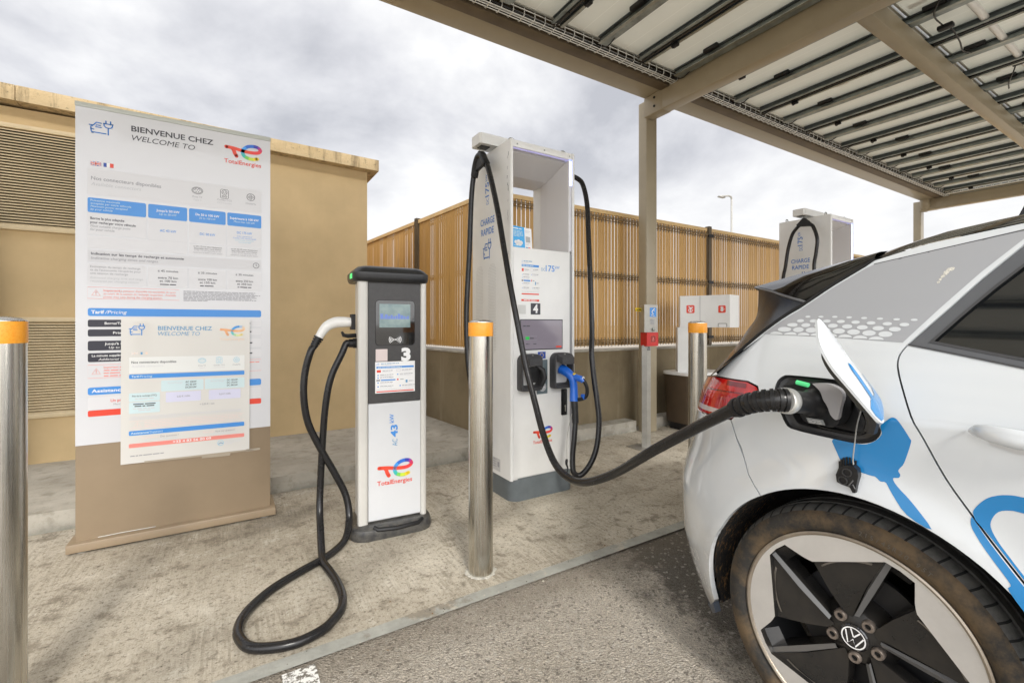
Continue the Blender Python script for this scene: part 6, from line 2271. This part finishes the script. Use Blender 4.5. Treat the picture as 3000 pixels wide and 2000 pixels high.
M_SPOKE = mat('scuffed_black_spoke', (.010, .010, .010), .22, noise=(12, .6, (.026, .023, .020)), rnoise=.12)
M_BARREL = mat('rim_barrel_shade', (.03, .03, .032), .35, metal=.6)
M_NUT = mat('bare_wheel_bolt', (.24, .20, .17), .45, metal=.5, noise=(60, .4))
M_SCUFF = mat('brake_dust_scuff', (.16, .14, .115), .6, noise=(40, .5))
def wheel(q0, mir=False):
    o = CWp(q0, 0 if not mir else 2 * WC, .35)
    ax = CN if not mir else -CN
    X = CD; Z = V((0, 0, 1))
    W_ = lambda x, z, h: o + X * x + Z * z + ax * h
    wp = thing('w', 'w', 'w')
    bpy.data.objects.remove(wp)
    t = MB()
    t.lathe([(.2685, -.014), (.272, -.006), (.280, .003), (.292, .0075), (.304, .0075), (.315, .004), (.322, -.001), (.3265, -.006)], o, ax, M_TYRE, 96)
    t.lathe([(.3265, -.006), (.329, -.011), (.3345, -.024), (.3370, -.036), (.3380, -.050)], o, ax, M_TREAD, 96)
    t.lathe([(.3380, -.050), (.3375, -.0505), (.332, -.052), (.332, -.060), (.3390, -.062), (.3392, -.095), (.333, -.097), (.333, -.107), (.3392, -.109), (.3390, -.150), (.332, -.152), (.332, -.160), (.3380, -.162), (.334, -.195), (.32, -.212), (.295, -.220), (.268, -.205)], o, ax, M_TREAD, 96)
    s_ = t
    for i in range(62):
        a = i / 62 * 2 * math.pi
        for j, (r, h, da) in enumerate(((.338, -.0095, 0), (.3456, -.0235, .006), (.3500, -.049, .017))):
            pass
        pr = [(.3255, -.0048, -.004), (.3292, -.0108, 0), (.3350, -.0240, .010), (.3376, -.036, .016), (.3384, -.049, .020)]
        L_ = []; R_ = []
        for r, h, da in pr:
            for lst, e in ((L_, -.0026), (R_, .0026)):
                aa = a + da + e / r
                lst.append(W_((r + .0006) * math.cos(aa), (r + .0006) * math.sin(aa), h + .0004))
        s_.add(L_ + R_, [(k, k + 1, 6 + k, 5 + k) for k in range(4)], M_TYRED)
    # the loaded tyre stands on the ground: its lower half reaches a little farther
    for i_, v_ in enumerate(t.v):
        if v_.z < .35:
            t.v[i_] = V((v_.x, v_.y, .35 + (v_.z - .35) * (.349 / .3392)))
    ty = t.build('tyre', car, angle=50)
    if not mir and q0 == 0:
        g2 = MB()
        def arc_text(st, r, a0, h, step, m):
            for i, ch in enumerate(st):
                aa = rad(a0 - i * step)
                f = Fr(W_(r * math.cos(aa), r * math.sin(aa), .0080), (X * math.cos(aa + rad(90)) + Z * math.sin(aa + rad(90))), (X * math.cos(aa) + Z * math.sin(aa)))
                f.n = ax
                if ch != ' ':
                    g2.text(f, ch, 0, 0, h, m, .0006, align='C')
        arc_text('215/45R20 95T', .291, 95, .011, -2.3, mat('raised_tyre_letter', (.085, .075, .06), .6))
        g2.build('tyre_lettering', ty)
    # rim
    rm = MB()
    rm.lathe([(.2690, -.016), (.2715, -.008), (.2715, -.002), (.267, .0005), (.2620, -.002), (.2605, -.006)], o, ax, M_RIMLIP, 96)
    rm.lathe([(.2605, -.006), (.2590, -.012), (.25, -.030), (.235, -.060), (.225, -.085), (.205, -.150)], o, ax, M_BARREL, 72)
    rim = rm.build('rim', car, angle=40)
    pol = lambda r, d: (r * math.cos(rad(d)), r * math.sin(rad(d)))
    key = [(.2485, 35), (.2500, 42), (.2490, 49.5), (.2085, 56.5), (.200, 59), (.1925, 62)]
    outl = []
    for s in range(5):
        for r, d in key:
            outl.append(pol(r, d + 72 * s))
    disc_out = [pol(.2605, i * 3) for i in range(120)]
    # machined outer field between the outline and the lip
    fcm = MB()
    pts = disc_out + outl
    ed = [(i, (i + 1) % 120) for i in range(120)] + [(120 + i, 120 + (i + 1) % len(outl)) for i in range(len(outl))]
    ov, oe, of, *_ = delaunay_2d_cdt([V(p) for p in pts], ed, [], 0, 1e-7)
    sel = []
    for f in of:
        cc_ = (sum(ov[i].x for i in f) / len(f), sum(ov[i].y for i in f) / len(f))
        if inside(cc_, disc_out) and not inside(cc_, outl):
            sel.append(tuple(f))
    dz = lambda r: -.0055 - .006 * (1 - r / .2605)
    fcm.add([W_(v.x, v.y, dz(math.hypot(v.x, v.y))) for v in ov], sel, M_RIMFACE)
    n = len(outl)
    ring1 = [W_(a, b, dz(math.hypot(a, b))) for a, b in outl]
    ring2 = [W_(a * .985, b * .985, -.022) for a, b in outl]
    fcm.add(ring1 + ring2, [(i, (i + 1) % n, n + (i + 1) % n, n + i) for i in range(n)], M_SPOKE)
    fcm.build('machined_face', rim, angle=30, recalc=False)
    # black spoke blades with an opening each
    sp = MB()
    for s in range(5):
        D = 72 * s
        # blade plate: from the long straight edge in to the hub
        P_ = lambda r, d, h: W_(*pol(r, d + D), h)
        plate = [P_(.1960, 60.5, -.021), P_(.2460, 106.5, -.021), P_(.150, 101, -.026), P_(.075, 92, -.034), P_(.048, 82, -.037), P_(.060, 66, -.034), P_(.120, 60.5, -.028)]
        sp.add(plate, [tuple(range(7))], M_SPOKE)
        cut = [P_(r, d, -.075) for r, d in ((.1960, 60.5), (.2460, 106.5), (.150, 101), (.075, 92), (.048, 82), (.060, 66), (.120, 60.5))]
        sp.add(plate + cut, [(i, (i + 1) % 7, 7 + (i + 1) % 7, 7 + i) for i in range(7)], M_SPOKE)
        # raised rib down one side of the blade
        rib = [(.2485, 107.4, -.016), (.150, 103.5, -.017), (.060, 92, -.026)]
        rb2 = [(.2480, 110.0, -.020), (.150, 108.5, -.024), (.060, 101, -.032)]
        sp.add([P_(*r) for r in rib] + [P_(*r) for r in rb2] + [P_(r, d - 1.6, h - .008) for r, d, h in rib], [(0, 1, 4, 3), (1, 2, 5, 4), (0, 6, 7, 1), (1, 7, 8, 2)], bpy.data.materials['spoke_rib'] if 'spoke_rib' in bpy.data.materials else mat('spoke_rib', (.10, .10, .10), .28, coat=.3))
        sp.add([P_(*r) for r in rb2] + [P_(r, d, -.09) for r, d, h in rb2], [(0, 1, 4, 3), (1, 2, 5, 4)], M_SPOKE)
        # scuffed arc on the blade
        arcs = []
        for i in range(9):
            d = 66 + i * 4.4
            r0 = .178 + .0052 * i
            arcs += [P_(r0 * .985, d, -.0195), P_(r0 * 1.01, d, -.0195)]
        sp.add(arcs, [(2 * i, 2 * i + 1, 2 * i + 3, 2 * i + 2) for i in range(8)], M_SCUFF)
        # deep pocket floor at the opening's outer end, with a small square boss
        sp.add([P_(.2470, 36, -.024), P_(.2485, 49, -.024), P_(.215, 49, -.05), P_(.215, 36, -.05)], [(0, 1, 2, 3)], M_SPOKE)
    sp.lathe([(.0002, -.034), (.030, -.034), (.040, -.036), (.066, -.044), (.085, -.07), (.09, -.10)], o, ax, M_SPOKE, 40)
    sp.build('spoke', rim, angle=30)
    br = MB()
    br.lathe([(.0002, -.095), (.155, -.095), (.156, -.110), (.05, -.112)], o, ax, M_BARREL, 40)
    br.build('brake_drum', car)
    for s in range(5):
        a = rad(53 + 72 * s)
        nb = MB()
        p = W_(.053 * math.cos(a), .053 * math.sin(a), -.050)
        nb.lathe([(.0145, 0), (.0145, .020), (.0125, .023), (.0075, .0225), (.0068, .017)], p, ax, M_NUT, 20)
        nb.lathe([(.0068, .017), (.0002, .0165)], p, ax, M_TYRED, 12)
        nb.build('wheel_bolt', rim)
    cp = MB()
    cp.lathe([(.033, -.036), (.033, -.030), (.030, -.0275), (.0002, -.0268)], o, ax, M_BLACKG, 40)
    F = Fr(W_(0, 0, -.0262), -X, Z)
    F.n = ax
    # upright letters turned with the wheel
    th = rad(-12)
    rot = lambda l: [(a * math.cos(th) - b * math.sin(th), a * math.sin(th) + b * math.cos(th)) for a, b in l]
    cp.ring(F, 0, 0, .0262, .0030, I_WHITE, .0006, 40)
    cp.stroke(F, rot([(-.0105, .0215), (-.0005, .0030), (.0005, .0030), (.0105, .0215)]), .0034, I_WHITE, .0007, caps=False)
    cp.stroke(F, rot([(-.0205, .0120), (-.0085, -.0195), (.0000, -.0035), (.0085, -.0195), (.0205, .0120)]), .0034, I_WHITE, .0007, caps=False)
    cp.build('hub_emblem', rim)
wheel(0); wheel(-2.77); wheel(0, True); wheel(-2.77, True)

# ------------- open charging port
M_PORT = mat('port_black_plastic', (.028, .028, .030), .34, noise=(30, .3), rnoise=.08)
pc = V((sum(p[0] for p in port) / len(port), sum(p[1] for p in port) / len(port), 0))
m = MB()
npt = len(port)
lay = []
for sc, off in ((1.0, -.0005), (.985, -.004), (.97, -.012), (.90, -.016), (.80, -.018), (.76, -.045)):
    lay.append([SW(pc.x + (a - pc.x) * sc, pc.y + (b - pc.y) * (sc if sc > .95 else sc), off) for a, b in port])
for i in range(len(lay) - 1):
    m.add(lay[i] + lay[i + 1], [(k, (k + 1) % npt, npt + (k + 1) % npt, npt + k) for k in range(npt)], M_PORT)
m.add(lay[-1], [tuple(range(npt))], M_PORT)
pt = m.build('charging_port', car, angle=40)
m = MB()
ringo = [(pc.x - .030 + (a - pc.x) * .52, pc.y - .006 + (b - pc.y) * .70) for a, b in port]
lay = [[SW(a, b, o_) for a, b in ringo] for o_ in (-.045, -.012)] + [[SW(pc.x - .030 + (a - (pc.x - .030)) * .9, pc.y - .006 + (b - pc.y + .006) * .9, o_) for a, b in ringo] for o_ in (-.010, -.040)]
for i in range(3):
    m.add(lay[i] + lay[i + 1], [(k, (k + 1) % npt, npt + (k + 1) % npt, npt + k) for k in range(npt)], M_BLACKP)
m.build('rubber_seal', pt, angle=50)
m = MB()
m.tube([SW(.128, 1.014, .004), SW(.096, 1.009, .004)], .0065, mat('green_port_light', (.10, .55, .22), .3, emit=((.10, .75, .28), .3)), 10)
m.build('port_light', pt)
m = MB()
m.prism([SW(.165, 1.008, -.012), SW(.165, .985, -.012), SW(.11, .975, -.012), SW(.085, .998, -.012), SW(.10, 1.02, -.012)], CN * .012, M_BLACKP, .003)
m.lathe([(.008, 0), (.008, .014), (.005, .016), (.0002, .016)], SW(.140, .990, .0), CN, M_PORT, 14)
m.build('latch_housing', pt, recalc=True)
# grey shell of the plug sits with the cable but fills the socket
PW = CWp(.035, .028, .955)
# open flap, swung out and up
fR, fT, fB, fL = V((1.366, .478, .990)), V((1.232, .566, 1.207)), V((1.261, .439, .946)), V((1.176, .534, 1.114))
fn = ((fT - fR).cross(fB - fR)).normalized()
if fn.dot(V((0, 0, 1.18)) - fR) < 0: fn = -fn
def FL(a, b, k=0.0):
    p = fR.lerp(fT, a).lerp(fB.lerp(fL, a), b)
    bulge = .008 * math.sin(math.pi * min(1, max(0, a))) * math.sin(math.pi * min(1, max(0, b)))
    return p + fn * (k + bulge)
out = []
for ca, cb, a0, ra, rb in ((.87, .20, 270, .13, .20), (.72, .62, 0, .28, .38), (.10, .72, 90, .10, .28), (.10, .30, 180, .10, .30)):
    for i in range(9):
        t_ = rad(a0 + 90 * i / 8)
        out.append((ca + ra * math.cos(t_), cb + rb * math.sin(t_)))
def flap_sheet(m, outl, mt, k, step=.06):
    pts = resample(outl, step)
    n0 = len(pts); ed = [(i, (i + 1) % n0) for i in range(n0)]
    al = list(pts)
    for i in range(1, 20):
        for j in range(1, 20):
            p = (i / 20, j / 20)
            if inside(p, outl) and min((p[0] - x) ** 2 + (p[1] - y) ** 2 for x, y in pts) > .0012: al.append(p)
    ov, oe, of, *_ = delaunay_2d_cdt([V(p) for p in al], ed, [], 0, 1e-7)
    fs = [tuple(f) for f in of if inside((sum(ov[i].x for i in f) / len(f), sum(ov[i].y for i in f) / len(f)), outl)]
    m.add([FL(v.x, v.y, k) for v in ov], fs, mt)
    return pts
m = MB()
pts = flap_sheet(m, out, M_CARW, 0)
n_ = len(pts)
m.add([FL(a, b, 0) for a, b in pts] + [FL(a, b, -.006) for a, b in pts], [(k, (k + 1) % n_, n_ + (k + 1) % n_, n_ + k) for k in range(n_)], M_CARW)
flap_sheet(m, out, M_BLACKP, -.006)
fl = m.build('charging_flap', car, angle=50, recalc=True)
m = MB()
sc = [(.48 + (a - .5) * .74, .55 + (b - .5) * .66) for a, b in pts]
m.add([FL(a, b, -.006) for a, b in sc] + [FL(a, b, -.026) for a, b in [(.48 + (a - .5) * .66, .55 + (b - .5) * .56) for a, b in pts]], [(k, (k + 1) % n_, n_ + (k + 1) % n_, n_ + k) for k in range(n_)] + [tuple(range(n_, 2 * n_))], mat('flap_inner_pan', (.045, .046, .042), .4))
m.tube([FL(.10, .5, -.02), FL(-.05, .45, -.03), FL(-.15, .40, -.05)], .014, M_PORT, 8)
m.build('flap_liner', fl, recalc=True)
m = MB()
flap_sheet(m, [(.012, .32), (.03, .14), (.06, .05), (.13, .025), (.22, .025), (.33, .03), (.33, .10), (.20, .12), (.17, .30), (.20, .50), (.24, .72), (.22, .93), (.14, .96), (.05, .90), (.012, .72)], M_CARBLUE, .0010, .03)
flap_sheet(m, [(.20, .52), (.23, .66), (.40, .62), (.54, .58), (.59, .53), (.595, .46), (.56, .42), (.50, .43), (.36, .46), (.20, .48)], M_CARBLUE, .0012, .03)
m.build('flap_graphic', fl)
# dust cap hanging on its cord
m = MB()
m.tube(catmull([CWp(-.034, .020, .978), CWp(-.031, .046, .931), CWp(-.026, .048, .880), CWp(-.0225, .048, .842), CWp(-.024, .049, .828)], 5), .0016, mat('grey_cord', (.30, .30, .29), .5), 6)
m.build('cap_cord', pt)
m = MB()
ccx, ccz = -.012, .793
Fq = lambda dq, dz, o_: CWp(ccx + dq, .034 + o_, ccz + dz)
body = [(-.022, .026), (-.014, .033), (.004, .031), (.018, .020), (.024, .002), (.022, -.016), (.010, -.020), (-.006, -.022), (-.012, -.034), (-.018, -.033), (-.020, -.014), (-.024, .010)]
m.prism([Fq(a, b, 0) for a, b in body], CN * .022, M_BLACKP, .004, 2)
for (a, b) in ((-.001, .014), (.008, -.008)):
    m.lathe([(.0105, .022), (.0105, .027), (.0085, .027), (.0085, .010), (.0002, .009)], Fq(a, b, 0), CN, mat('cap_socket', (.035, .035, .036), .35) if 'cap_socket' not in bpy.data.materials else bpy.data.materials['cap_socket'], 18)
for i in range(7):
    a = rad(25 + i * 17)
    m.box((0, 0, 0), (.003, .004, .02), M_BLACKP, 0, 2, Matrix.Translation(Fq(.023 * math.cos(a), .026 * math.sin(a) + .002, .002)))
m.tube([Fq(-.014, -.002, .024), Fq(-.004, -.020, .026), Fq(-.014, -.012, .026), Fq(-.018, -.022, .024)], .0018, mat('cap_highlight', (.10, .10, .10), .3), 6)
m.build('dust_cap', pt, recalc=True)
m = MB()
# grey shell of the plug inside the socket
pb = smooth_line([(.089, .997), (.076, 1.003), (.054, 1.006), (.031, 1.003), (.008, .993), (-.003, .980), (-.004, .957), (.006, .928), (.019, .914), (.036, .913), (.053, .919), (.074, .929), (.086, .944), (.092, .975), (.089, .997)], 3)[:-1]
m.prism([SW(a, b, .026) for a, b in pb], -CN * .06, M_BLACKP, .008, 3)
plug_mesh = m
t = [o for o in COL.objects if o.name == 'charging_cable.001'][0]
plug_mesh.build('plug_socket_end', t, recalc=True)
m = MB()
pc_ = smooth_line([(.070, 1.003), (.048, 1.006), (.026, 1.005), (.006, .996), (-.003, .984), (-.004, .964), (.003, .938), (.018, .947), (.036, .964), (.047, .984), (.060, .996), (.070, 1.003)], 3)[:-1]
m.prism([SW(a, b, .044) for a, b in pc_], -CN * .022, mat('plug_grey_shell', (.36, .35, .36), .35, coat=.2), .010, 4)
m.build('plug_grey_cover', t, recalc=True)
m = MB()
Fp = Fr(SW(.073, .917, .034), -CD, (CN * .55 + V((0, 0, .6))))
m.rect(Fp, 0, 0, .040, .022, mat('plug_rating_label', (.22, .24, .25), .4), .0)
for i in range(3):
    m.micro(Fp, .003, .014 - i * .006, .030, .004, I_LGREY, i, .0006)
m.build('plug_label', t)

# cable with the blue plug, parked in charger 4
t = thing('charging_cable', 'black cable looping down to a blue plug parked in the holster of charger 4', 'charging cable', (2.15, 2.5, .2))
R_pts = [(2.12, 2.80, 2.335), (2.20, 2.775, 2.335), (2.277, 2.731, 2.300), (2.286, 2.68, 2.234), (2.272, 2.619, 2.074), (2.240, 2.567, 1.826), (2.200, 2.498, 1.448), (2.165, 2.445, 1.15), (2.125, 2.403, .98), (2.112, 2.362, .80), (2.103, 2.322, .66), (2.093, 2.293, .528), (2.060, 2.279, .374), (2.010, 2.286, .264), (1.957, 2.318, .193), (1.917, 2.343, .211), (1.924, 2.362, .312), (1.947, 2.371, .441), (1.972, 2.392, .571), (1.978, 2.412, .660)]
m = MB()
m.tube(catmull(R_pts, 7), .0185, M_BLACKC, 14)
m.build('cable', t)
m = MB()
m.tube(catmull([(1.966, 2.384, .52), (1.974, 2.400, .61), (1.979, 2.414, .672)], 5), [.0225] * 6 + [.024] * 5, M_BLACKP, 14)
m.build('strain_relief', t)
m = MB()
hb = catmull([(1.953, 2.520, .872), (1.966, 2.470, .850), (1.980, 2.435, .815), (1.984, 2.424, .755), (1.982, 2.420, .700), (1.979, 2.415, .660)], 5)
m.tube(hb, [.036 - .010 * min(1, i / 12) + .004 * max(0, (i - 16) / 9) for i in range(len(hb))], M_BLUEH, 18)
m.tube(catmull([(1.985, 2.425, .825), (2.008, 2.375, .812), (2.016, 2.362, .795)], 4), [.022] * 5 + [.018] * 4, M_BLUEH, 14)
m.box((2.008, 2.350, .676), (2.040, 2.385, .712), M_BLUEH, .008)
m.build('blue_plug_handle', t)
m = MB()
m.tube(catmull([(2.006, 2.372, .822), (2.022, 2.352, .790), (2.034, 2.344, .745), (2.030, 2.350, .700), (2.010, 2.375, .678), (1.990, 2.405, .672)], 5), .0125, M_BLACKP, 12)
m.build('grip_guard', t)
m = MB()
m.lathe([(.0085, 0), (.0085, .008), (.0002, .009)], (2.012, 2.362, .822), (.4, -.8, .4), M_WHITEP, 12)
m.build('plug_button', t)
m = MB()
m.box((1.972, 2.408, .838), (1.990, 2.425, .850), I_YEL, .003)
m.build('yellow_mark', t)
m = MB()
m.tube(catmull([(1.948, 2.40, .58), (1.935, 2.42, .48), (1.917, 2.42, .36), (1.905, 2.40, .27)], 5), .0022, mat('steel_lanyard', (.55, .55, .52), .35, metal=.8), 6)
m.tube(catmull([(1.905, 2.40, .285), (1.898, 2.395, .255), (1.905, 2.39, .225), (1.896, 2.39, .19)], 5), [.007, .008, .009, .009, .008, .008, .007, .006, .006, .005, .005, .004, .004, .004, .003, .003], M_BLACKP, 8)
m.build('lanyard', t)
# cable hung on the second rapid charger
t = thing('charging_cable', 'black cable hung from the rapid charger behind the white car', 'charging cable', (5.5, 2.65, .3))
m = MB()
L_ = [(5.50, 2.690, 2.310), (5.50, 2.735, 2.280), (5.515, 2.797, 2.206), (5.52, 2.842, 2.053), (5.52, 2.874, 1.846), (5.52, 2.90, 1.70), (5.52, 2.92, 1.3), (5.53, 2.90, .8), (5.58, 2.80, .45), (5.64, 2.76, .42)]
R_ = [(5.50, 2.610, 2.300), (5.50, 2.565, 2.265), (5.50, 2.523, 2.121), (5.50, 2.535, 1.971), (5.50, 2.555, 1.80), (5.50, 2.53, 1.4), (5.52, 2.45, .95), (5.60, 2.36, .60), (5.75, 2.28, .42), (5.90, 2.27, .50), (5.97, 2.32, .72)]
m.tube(catmull(L_, 6), .0185, M_BLACKC, 12)
m.tube(catmull(R_, 6), .0185, M_BLACKC, 12)
m.build('cable', t)
m = MB()
m.prism([(5.482, 2.722, 2.290), (5.482, 2.578, 2.272), (5.482, 2.590, 2.318), (5.482, 2.648, 2.378), (5.482, 2.664, 2.378), (5.482, 2.735, 2.310)], (.036, 0, 0), M_BLACKP, .012, 3)
m.tube([(5.5, 2.655, 2.37), (5.5, 2.68, 2.425)], .0025, M_GALV, 6)
m.build('cable_sling', t, recalc=True)

# loose grit, crumbs and leaf bits along the kerb and round the feet of things
m = MB()
r_ = random.Random(77)
M_GRIT = [mat('grit_pale', (.50, .46, .38), .9), mat('grit_dark', (.08, .065, .05), .9), mat('leaf_crumb', (.20, .11, .04), .8)]
for i in range(420):
    k = r_.random()
    if k < .40:
        x, y = r_.uniform(-1.2, 2.4), 1.70 + r_.gauss(0, .05)
    elif k < .60:
        x, y = r_.uniform(-1.0, 4.5), 3.53 + r_.uniform(-.10, .02)
    else:
        x, y = r_.uniform(-.8, 2.6), r_.uniform(.7, 3.3)
    s_ = r_.uniform(.0012, .0042) * (1.5 if r_.random() < .05 else 1)
    z = .0065 if y > 1.79 else (.011 if y > 1.722 else .0005)
    c0 = V((x, y, z))
    vs = [c0 + V((math.cos(a) * s_ * r_.uniform(.6, 1.2), math.sin(a) * s_ * r_.uniform(.6, 1.2), 0)) for a in [j / 5 * 2 * math.pi for j in range(5)]] + [c0 + V((0, 0, s_ * r_.uniform(.5, 1.1)))]
    m.add(vs, [(j, (j + 1) % 5, 5) for j in range(5)], M_GRIT[0 if r_.random() < .55 else (1 if r_.random() < .7 else 2)])
tag(m.build('grit'), 'scattered loose grit and leaf crumbs on the pavement and asphalt', None, None, 'stuff')
